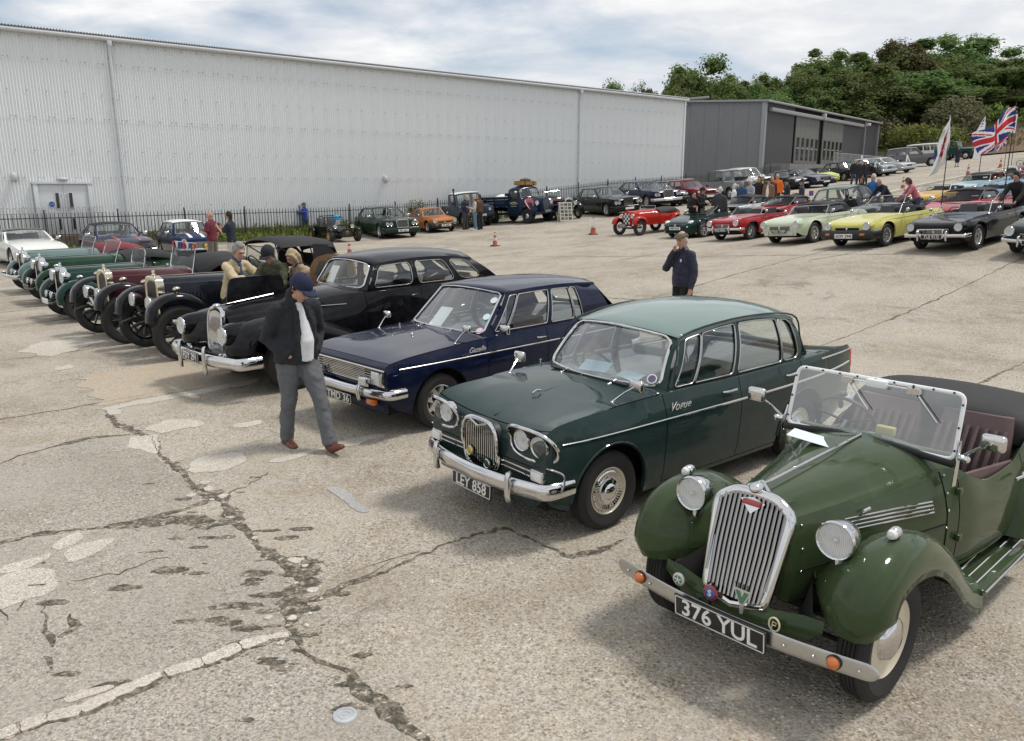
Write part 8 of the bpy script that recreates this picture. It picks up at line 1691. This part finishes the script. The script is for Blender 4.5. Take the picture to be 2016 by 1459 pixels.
    for i,s in ((0,1),(1,-1)):
        a=an[i]; m=MB(); lift=R(18) if legs=='walk' and i==0 else 0; fz=a.z-.055*k
        m.limb([V(a.x-.05*k,a.y,fz),V(a.x+.03*k,a.y,fz-.0),V(a.x+.12*k,a.y+s*.01,fz-.010*k+.12*k*math.sin(lift)),V(a.x+.185*k,a.y+s*.012,fz-.014*k+.2*k*math.sin(lift))],[(.040*k,.050*k),(.042*k,.052*k),(.047*k,.036*k),(.038*k,.026*k)],n=12); m.limb([a+S(-.015,0,.03),a+S(-.01,0,-.04)],[.045*k,.045*k]); blob(m,'shoe',sm,root,max(.010,vox*.55),2)
    # --- hair and hat
    if not bald:
        hm=simple('hair_'+hair,HAIRC[hair],.75,bump=.8,bscale=70,var=.35,vscale=30,stretch=(1,1,.35)); m=MB()
        if hat not in('cap','flat','sun'): m.limb([Hd(-.012,0,.092),Hd(-.02,0,.06),Hd(-.030,0,.02)],[(.070*hs,.082*hs),(.086*hs,.098*hs),(.086*hs,.090*hs)],side=Rh@V(0,1,0))
        m.limb([Hd(-.040,0,.05),Hd(-.048,0,-.02),Hd(-.048,0,-.075 if not long else -.17)],[(.074*hs,.06*hs),(.080*hs,.06*hs),(.062*hs if not long else .085*hs,.045*hs)],side=Rh@V(0,1,0))
        for s in (1,-1): m.limb([Hd(.015,s*.070,.055),Hd(-.005,s*.080,.0 if not long else -.09)],[.020*hs,.022*hs if not long else .032*hs],n=8)
        if hat not in('cap','flat','sun') and female:
            m.limb([Hd(.05,-.05,.075),Hd(.066,.0,.092),Hd(.05,.05,.075)],[.030*hs,.034*hs,.030*hs],n=8)
            for s in (1,-1): m.limb([Hd(.03,s*.075,.06),Hd(.012,s*.092,-.01),Hd(.0,s*.085,-.085)],[.030*hs,.036*hs,.028*hs],n=8)
            m.limb([Hd(-.05,0,.06),Hd(-.075,0,-.01),Hd(-.06,0,-.10)],[(.09*hs,.06*hs),(.10*hs,.06*hs),(.085*hs,.05*hs)],side=Rh@V(0,1,0))
        blob(m,'hair',hm,root,max(.009,vox*.5),1)
    if hat:
        hm=hatcol or cloth('navy_cap',(.010,.014,.045),.8,.2,60); m=MB()
        if hat=='cap':
            rows=[]
            for i in range(7):
                t=i/6; rr=math.cos(t*math.pi/2*.96); rows.append([Hd(-.012+.122*rr*math.cos(a),.102*rr*math.sin(a),.022+.128*math.sin(t*math.pi/2)) for a in [q*math.pi/12 for q in range(24)]])
            m.grid(rows,cv=True); m.f.append(tuple(len(m.v)-24+i for i in range(24))); c_=m.build('cap',hm,root,smooth=80,recalc=True)
            m=MB(); br=[]
            for i in range(6):
                t=i/5; br.append([Hd(.078+.100*t*math.cos(a)**.5+.02*math.cos(a),.088*math.sin(a)*(1-.10*t),.042+.004*t-.030*t*math.sin(a)**2) for a in [(-1+2*q/12)*math.pi*.44 for q in range(13)]])
            m.grid(br); b_=m.build('peak',hm,c_,smooth=180); sd_=b_.modifiers.new('t','SOLIDIFY'); sd_.thickness=.006
            m=MB(); m.ball(Hd(-.012,0,.150),.008*hs,5,8); m.build('cap_button',hm,c_)
        elif hat=='flat':
            m.limb([Hd(-.075,0,.055),Hd(-.02,0,.082),Hd(.06,0,.070),Hd(.115,0,.048)],[(.085*hs,.040*hs),(.106*hs,.045*hs),(.100*hs,.036*hs),(.072*hs,.014*hs)],side=Rh@V(0,1,0)); blob(m,'flat_cap',hm,root,max(.010,vox*.5),2)
        elif hat=='sun':
            m.lathe([(.001,.115),(.06,.110),(.088,.06),(.092,.035),(.15,.022),(.15,.016),(.09,.028)],ax='z',n=24); m.v=[tuple(Hd(v[0]-.012,v[1],v[2])) for v in m.v]; m.build('sun_hat',hm,root,recalc=True)
    if extra: extra(root,dict(T=T,Hd=Hd,wr=wr,el=el,sh=sh,k=k,hdv=hdv,nk=nk,P=P,an=an))
    return root
C_=cloth; JEAN=C_('jeans',(.045,.07,.12)); GREYJ=C_('grey_jeans',(.115,.12,.13),.9,.5,16); BLKJ=C_('black_jacket',(.014,.014,.016)); NAVY=C_('navy_jacket',(.012,.014,.038),.55,.5,14); CREAMJ=C_('cream_jacket',(.52,.43,.27),.85,.5,14); OLIVE=C_('olive_jacket',(.055,.055,.032),.85,.5,14); TAN=C_('tan_coat',(.34,.25,.16)); WHT=C_('white_tee',(.72,.72,.74)); KNIT=C_('charcoal_fleece',(.022,.025,.031),.95,.8,90)
BRNS=simple('brown_shoe',(.14,.045,.022),.4,var=.25,vscale=20)
def zipline(root,d):
    T,k=d['T'],d['k']; m=MB(); [m.limb([T(.125,sy*.10+.03,.87),T(.145,sy*.10+.03,1.1),T(.118,sy*.075+.02,1.32),T(.07,sy*.045,1.45)],[(.03*k,.035*k),(.03*k,.035*k),(.028*k,.03*k),(.02*k,.02*k)],f0=True) for sy in (1,-1)]; blob(m,'jacket_front',KNIT,root,.012,2)
    m=MB(); m.limb([d['nk']+V(-.03,0,-.01),d['nk']+V(-.03,0,.045)],[(.085*k,.08*k),(.080*k,.075*k)]); blob(m,'collar',KNIT,root,.012,1)
X,Y=PL['walker']
person('man in navy cap and dark fleece walking past the cars with hands in pockets',-2.13,7.62,-48,1.77,6,(27,14),('pocket','pocket'),'walk',tmat=KNIT,bot=GREYJ,shoe=BRNS,hair='dark',hat='cap',vox=.0125,shirt=(WHT,.035),belly=.045,bulk=1.16,extra=zipline,group='visitors beside the near row')
def coll(col):
    def f(root,d):
        m=MB(); m.limb([d['nk']+V(.0,0,-.02),d['nk']+V(0,0,.03)],[(.078*d['k'],.075*d['k']),(.072*d['k'],.072*d['k'])]); blob(m,'collar',col,root,.012,1)
    return f
X,Y=PL['cream_man']; X-=.16; Y-=.05; person('grey haired man in cream jacket pointing into the raised bonnet',X+.02,Y,-28,1.76,16,(12,-8),('reach','reach'),'stand',tmat=CREAMJ,bot=BLKJ,hair='grey',vox=.0135,shirt=(C_('blue_shirt',(.06,.09,.18)),.0),extra=coll(MATS['cloth_blue_shirt']),group='visitors beside the near row')
X,Y=PL['capman']; X+=.10; person('man in navy cap and olive jacket peering into the engine bay',X,Y+.05,-105,1.74,14,(22,0),('reachdown','reachdown'),'stand',tmat=OLIVE,bot=BLKJ,hair='brown',hat='cap',hatcol=C_('dark_cap',(.012,.014,.022)),vox=.0135,extra=coll(C_('check_shirt',(.10,.11,.12))),group='visitors beside the near row')
X,Y=PL['woman']; X+=.10; person('fair haired woman in tan coat and blue scarf beside the raised bonnet',X+.02,Y+.1,-135,1.66,12,(18,0),('reachdown','down'),'stand',tmat=TAN,bot=BLKJ,hair='blond',female=True,vox=.0135,extra=coll(C_('blue_scarf',(.03,.05,.12))),group='visitors beside the near row')
def crest(root,d):
    m=MB(); p=d['T'](.135,.10,1.30); m.ball(p,(.008,.022,.028),6,10); m.build('crest',simple('crest_white',(.6,.6,.62),.6),root); m=MB(); w=d['wr'][0]; m.tube([w+V(.024*math.cos(a),.026*math.sin(a),.012) for a in [q*math.pi/8 for q in range(16)]],.010,n=6,closed=True); m.build('wristwatch',STEEL,root)
X,Y=PL['flatcap']; person('elderly man in tweed flat cap and navy pullover with a hand at his mouth',X,Y,-152,1.75,3,(8,12),('down','face'),'stand',tmat=NAVY,bot=C_('black_trouser',(.012,.012,.014)),hair='white',hat='flat',hatcol=C_('tweed',(.13,.105,.065),.9,.6,70),vox=.0145,extra=crest,bulk=1.12,belly=.03)
X,Y=PL['redshirt']; person('bald man in maroon T-shirt and patterned shorts beside the photographer',X,Y,165,1.80,0,(0,10),('hold','down'),'stand',top='tee',tmat=C_('maroon_tee',(.14,.02,.035)),bot=C_('camo_shorts',(.16,.14,.11)),shorts=True,bald=True,vox=.018)
def phone(root,d):
    m=MB(); p=(d['wr'][0]+d['wr'][1])/2+V(.05,0,.08); m.box(p,(.012,.14,.075)); m.build('phone',BLACK,root,bev=.004)
X,Y=PL['photog']; person('dark haired man in navy polo photographing with a raised phone',X,Y,172,1.80,0,(5,0),('phone','phone'),'stand',top='tee',tmat=C_('navy_polo',(.012,.02,.032)),bot=C_('pale_trouser',(.5,.47,.4)),hair='dark',vox=.018,extra=phone)
X,Y=PL['blueman']; person('man in bright blue coat and brown hat photographing from the fence',X,Y,168,1.78,0,(0,0),('phone','phone'),'stand',tmat=C_('royal_blue',(.012,.04,.30)),bot=C_('dark_jeans',(.03,.035,.05)),shoe=WHITE,hair='grey',hat='sun',hatcol=C_('brown_hat',(.09,.065,.045)),vox=.022,extra=phone)
rp_=random.Random(4)
def crowd(k,label,hd,h,**kw):
    X,Y=PL[k]; return person(label,X,Y,hd,h,vox=kw.pop('vox',.024),**kw)
crowd('lr1','man in dark navy jacket and grey trousers talking beside the blue pickup',-40,1.78,tmat=NAVY,bot=C_('grey_trouser',(.06,.06,.065)),hair='grey',arms=('down','hold'))
crowd('lr2','woman in cream top, blue jeans and straw hat talking beside the blue pickup',-170,1.68,tmat=C_('cream_top',(.55,.47,.36)),bot=C_('light_jeans',(.12,.19,.28)),hair='brown',hat='sun',hatcol=C_('straw',(.40,.24,.10)),female=True,arms=('hold','hold'),shoe=WHITE)
crowd('lr3','person in brown leather jacket half hidden behind the woman in the straw hat',150,1.76,tmat=C_('brown_leather',(.08,.035,.018),.5),bot=BLKJ,hair='brown')
crowd('c1','dark haired person in black raising an arm behind the dark green roadster',-60,1.66,tmat=BLKJ,hair='dark',arms=('face','hold'))
crowd('c2','man in black jacket and black cap behind the dark green roadster',-30,1.78,tmat=BLKJ,hair='dark',hat='cap',hatcol=BLKJ,arms=('hold','hold'))
crowd('c3','white haired man in dark grey waistcoat seen from behind',70,1.76,tmat=C_('grey_vest',(.045,.045,.055)),hair='white',arms=('hold','down'))
crowd('g0','white haired woman in a white top at the edge of the group',-20,1.64,tmat=WHT,hair='white',female=True,long=True)
crowd('g1','grey haired visitor in a blue top next to the woman in white',60,1.68,tmat=C_('mid_blue',(.03,.07,.15)),hair='grey')
crowd('g2','white haired man in pale grey jacket with folded arms',-150,1.72,tmat=C_('pale_grey',(.32,.34,.36)),hair='white',arms=('fold','fold'))
crowd('g3','tall man in black coat in the middle of the group',-120,1.82,tmat=BLKJ,hair='dark')
crowd('g4','visitor in white cap and green jacket with yellow lanyard',-100,1.80,tmat=C_('moss',(.05,.06,.03)),hair='grey',hat='cap',hatcol=C_('white_cap',(.65,.65,.62)),shirt=(C_('yellow_lanyard',(.6,.5,.05)),0))
crowd('g5','man in brown leather jacket over a white shirt with dark cap',-130,1.74,tmat=C_('tan_leather',(.20,.10,.04),.5),hair='dark',hat='cap',hatcol=BLKJ,shirt=(WHT,0))
crowd('g6','visitor in maroon pullover behind the brown leather jacket',-90,1.78,tmat=C_('maroon_knit',(.10,.025,.03)),hair='grey')
crowd('g7','steward in orange high visibility vest behind the group',-110,1.82,tmat=C_('hivis_orange',(.75,.16,.02)),hair='grey',bald=True)
crowd('g8','man in black jacket and dark cap with folded arms by the red roadster',175,1.74,tmat=BLKJ,hair='dark',hat='cap',hatcol=BLKJ,arms=('fold','fold'))
crowd('g9','man in navy jacket and green cap standing apart beside the red roadster',160,1.74,tmat=NAVY,hair='grey',hat='cap',hatcol=C_('bottle_green',(.015,.05,.04)),arms=('hold','down'))
crowd('pair1','man in black jacket and jeans strolling down the road',-95,1.78,tmat=BLKJ,bot=JEAN,hair='grey',shoe=WHITE,legs='walk',vox=.03)
crowd('pair2','woman in dark coat with a bag strolling beside the man in jeans',-100,1.66,tmat=C_('dark_coat',(.016,.018,.028)),bot=BLKJ,hair='brown',female=True,legs='walk',vox=.03)
crowd('pair3','dark clothed person walking behind the strolling couple',-90,1.76,tmat=BLKJ,hair='dark',vox=.03)
crowd('r1','woman in dark flowered jacket resting her chin on her hand',-140,1.70,tmat=C_('flowered',(.04,.03,.045),.8),hair='brown',female=True,arms=('fold','face'))
crowd('r2','white haired man in bright blue anorak and jeans',-160,1.78,tmat=C_('anorak_blue',(.015,.12,.36),.5),bot=JEAN,hair='white',arms=('pocket','pocket'))
X,Y=PL['r3']; person('bald man in dark navy jumper bending over the black roadster',X,Y,-165,1.76,42,(0,0),('reachdown','reachdown'),'stand',tmat=C_('navy_jumper',(.01,.013,.026)),bald=True,vox=.022)
X,Y=PL['pink']; person('brown haired woman in pink hooded top leaning over a car',X,Y,170,1.66,30,(10,0),('reachdown','reachdown'),'stand',tmat=C_('pink_hoodie',(.55,.17,.22)),bot=C_('blue_denim',(.04,.06,.11)),hair='brown',female=True,vox=.022)
crowd('far1','person in blue top on the road beside the grey estate car',-100,1.70,tmat=C_('royal_blue2',(.02,.06,.25)),vox=.035)
crowd('far2','woman in dark dress on the road below the green pickup',-90,1.68,tmat=C_('navy_dress',(.012,.016,.035)),skirt=1,bot=C_('navy_dress',(.012,.016,.035)),hair='brown',female=True,vox=.035)
PL['orangeman']=(PL['orangeman'][0]+.7,PL['orangeman'][1])
crowd('orangeman','steward in orange jacket standing beyond the maroon car',-120,1.78,tmat=C_('orange_coat',(.62,.10,.03)),hair='dark',vox=.03)
crowd('edgeperson','dark clothed visitor bending beside the red car at the row end',-150,1.72,lean=30,tmat=BLKJ,hair='dark',arms=('reachdown','reachdown'))
# ======================= flags, cones and boards
def flagmesh(W,Hh,F,fn,nu,nv): 
    m=MB(); m.grid([[F(i/nu,j/nv) for j in range(nv+1)] for i in range(nu+1)]); return m,[fn((i+.5)/nu,(j+.5)/nv) for i in range(nu) for j in range(nv)]
FW=simple('flag_white',(.80,.80,.80),.8); FR_=simple('flag_red',(.55,.02,.035),.8); FB=simple('flag_blue',(.02,.035,.22),.8)
def union(u,v):
    x,y=(u-.5)*2,(v-.5)          # 2:1
    if abs(y)<.10 or abs(x)<.10: return 1
    if abs(y)<.167 or abs(x)<.167: return 0
    d1=(x*.5-y)/math.sqrt(1.25)*1.0; d2=(x*.5+y)/math.sqrt(1.25)
    for d,sg in ((d1,1),(d2,-1)):
        q=d*(1 if (x>0)==(sg>0) else -1) if True else d
        if 0<q<.062: return 1
        if abs(d)<.10: return 0
    return 2
def dragon(u,v):
    w=.06*math.sin(v*38)+.05*math.sin(v*17+1)
    if .25<v<.75 and abs(u-.5-w)<.075+.05*math.sin(v*23)**2: return 1
    if .52<v<.62 and .2<u<.8 and math.sin(u*40)>-.2: return 1
    if .33<v<.40 and .25<u<.75 and math.sin(u*33)>0: return 1
    return 0
def banner(u,v):
    if .30<v<.72 and .25<u<.75: return 1 if math.sin(v*60)>-.1 else 0
    if v>.78 and .3<u<.7 and math.sin(v*90)>0: return 2
    return 0
def flag(label,X,Y,ph,W,Hh,F,fn,base,nu=60,nv=36,polemat=BLACK,r=.014,name='flag'):
    t=thing(name,label,'flag',(X,Y,base),0); m=MB(); m.tube([(0,0,0),(.0,0,ph)],[r*1.3,r*.7],n=8); m.build('pole',polemat,t)
    m,idx=flagmesh(W,Hh,F,fn,nu,nv); o=m.build('cloth',[FW,FR_,FB],t,smooth=180)
    for p,i in zip(o.data.polygons,idx): p.material_index=i
    s=o.modifiers.new('t','SOLIDIFY'); s.thickness=.004; return t
X,Y=13.12,21.6
def F1(u,v):   # union flag streaming to the left and sagging
    a=u*1.20; x=-a*.74+.05*math.sin(u*9+v*2); z=3.32-a*.62+(v-1)*.62*(1-.10*u)+.05*math.sin(u*8); y=.16*math.sin(u*7+v*1.5)*u+.05*math.sin(u*15)+(v-.5)*.15; return V(x-(1-v)*-.10*0+.10*(1-v)*u,y,z)
flag('union flag streaming from a tall thin black pole by the dark sports car',X,Y,3.42,1.5,.8,F1,union,gz(X,Y))
X,Y=12.75,24.0
def F2(u,v):   # limp white flag
    z=3.32-(1-v)*1.3-u*.50*(1-.2*v); x=-u*.46*(.35+.65*(1-v))+.03*math.sin(u*12+v*5); y=.09*math.sin(u*9+v*7)*(.3+u); return V(x,y,z)
flag('limp white flag with a red emblem on a thin black pole behind the black roadster',X,Y,3.38,1.3,.7,F2,dragon,gz(X,Y))
X,Y=PL['banner']
def F3(u,v): 
    w=.55*math.sin(math.pi*min(1,(1-v)*1.6+.18)/2 if v>.6 else math.pi/2); return V(-.02-u*w+.03*math.sin(v*9),.05*math.sin(v*7+u*3),1.0+v*2.75-.15*u*(v>.5))
flag('tall white feather banner with red print beside the road',X,Y,3.85,.5,2.7,F3,banner,gz(X,Y),30,60,r=.02,name='feather_banner')
X,Y=38.2,62.5
def F4(u,v): return V(-u*.75,.05*math.sin(u*6),2.4+v*1.35)
flag('small white and blue feather banner further up the road',X,Y,3.8,.7,1.3,F4,lambda u,v:2 if .2<v<.7 and .3<u<.7 else 0,gz(X,Y),16,24,r=.02,name='feather_banner')
X,Y=30.5,50.6
def F5(u,v): return V(-u*.55,.06*math.sin(u*7),2.0+v*.95-u*.55)
flag('little union flag hanging low on a bare pole near the banners',X,Y,3.0,.5,.9,F5,union,gz(X,Y),30,20,r=.015)
CO=simple('cone_orange',(.42,.075,.035),.55,var=.2,vscale=5); CW=simple('cone_white',(.60,.58,.55),.5,var=.25,vscale=8)
def cone(k,label,h=.75,notice=False,group='traffic cones'):
    X,Y=PL[k]; t=thing('traffic_cone',label,'cone',(X,Y,gz(X,Y)),random.random()*6,group); s=h/.75
    m=MB(); m.box((0,0,.02),(.38*s,.38*s,.04)); m.build('base',simple('cone_base',(.10,.045,.03),.8,var=.3),t,bev=.01)
    m=MB(); m.lathe([(.15*s,.04),(.13*s,.06),(.032*s,h),(.001,h)],ax='z',n=20); m.build('cone',CO,t)
    for a,b in ((.30,.45),(.58,.68)):
        m=MB(); ra=lerp(.132,.032,(a*s-.06)/(h-.06))*s; rb=lerp(.132,.032,(b*s-.06)/(h-.06))*s; m.lathe([(ra+.004,a*s),(rb+.004,b*s)],ax='z',n=20); m.build('sleeve',CW,t)
    if notice: m=MB(); m.box((-.07,-.09,.52),(.26,.006,.30)); q=m.build('notice',PAPER,t,smooth=0); t.rotation_euler=(0,0,0)
cone('cone1','traffic cone with two pale bands standing alone on the concrete before the lorry',.56); cone('cone2','traffic cone with a white paper notice in front of the red vintage car',.72,True)
cone('cone3','traffic cone on the road edge behind the man in the blue anorak'); cone('cone4','traffic cone beside the tall feather banner'); cone('cone5','traffic cone on the road beyond the maroon car'); cone('cone6','traffic cone behind the black limousine roof',.78); cone('cone7','traffic cone in front of the mini-sized car',.78)
X,Y=PL['aboard']; t=thing('display_board','white A-frame display board covered with small photographs by the maroon tourer','board',(X,Y,gz(X,Y)),R(-68))
for s in (1,-1):
    m=MB(); m.box((0,0,.5),(.03,.72,1.0)); b=m.build('panel',simple('board_cream',(.55,.53,.46),.6),t,smooth=0); b.location=(s*.20,0,0); b.rotation_euler=(0,R(-11*s),0)
    if s>0:
        for i in range(3):
            for j in range(5): m=MB(); m.box((.019,-.22+i*.22,.16+j*.18),(.006,.17,.13)); m.build('photograph',simple('photo%d'%((i+j)%3),[(.10,.09,.08),(.2,.18,.14),(.05,.06,.06)][(i+j)%3],.4),b,smooth=0)
X,Y=PL['tri']; t=thing('trestle','white triangular trestle at the end of the barriers','trestle',(X,Y,gz(X,Y)),R(-30)); m=MB()
m.tube([(0,-.7,0),(0,0,1.2),(0,.7,0)],.05,n=6); m.tube([(.5,0,0),(0,0,1.2)],.05,n=6); m.tube([(0,-.35,.6),(0,.35,.6)],.04,n=6); m.tube([(0,-.7,.05),(0,.7,.05)],.05,n=6); m.build('frame',WHITE,t)
# pale kerb along the upper road and the rough verge below it
kr=[(20.6,44.6),(24,48.2),(28.5,52.4),(33,56.6),(40,62.8)]
for i in range(len(kr)-1):
    a,b=Vector(kr[i]),Vector(kr[i+1]); n_=int((b-a).length/1.5)
    for q in range(n_):
        s=a.lerp(b,q/n_); e=a.lerp(b,(q+.97)/n_); d=(e-s).normalized(); w_=V(-d.y,d.x)*.16; m=MB(); P8=[]
        for zz in (-.05,.11):
            for pt in (s-w_,s+w_,e+w_,e-w_): P8.append((pt.x,pt.y,gz(pt.x,pt.y)+zz))
        m.hexa(P8); m.build('road_kerb_stone',PATCH,ground,smooth=0,recalc=True)
bake_texts()
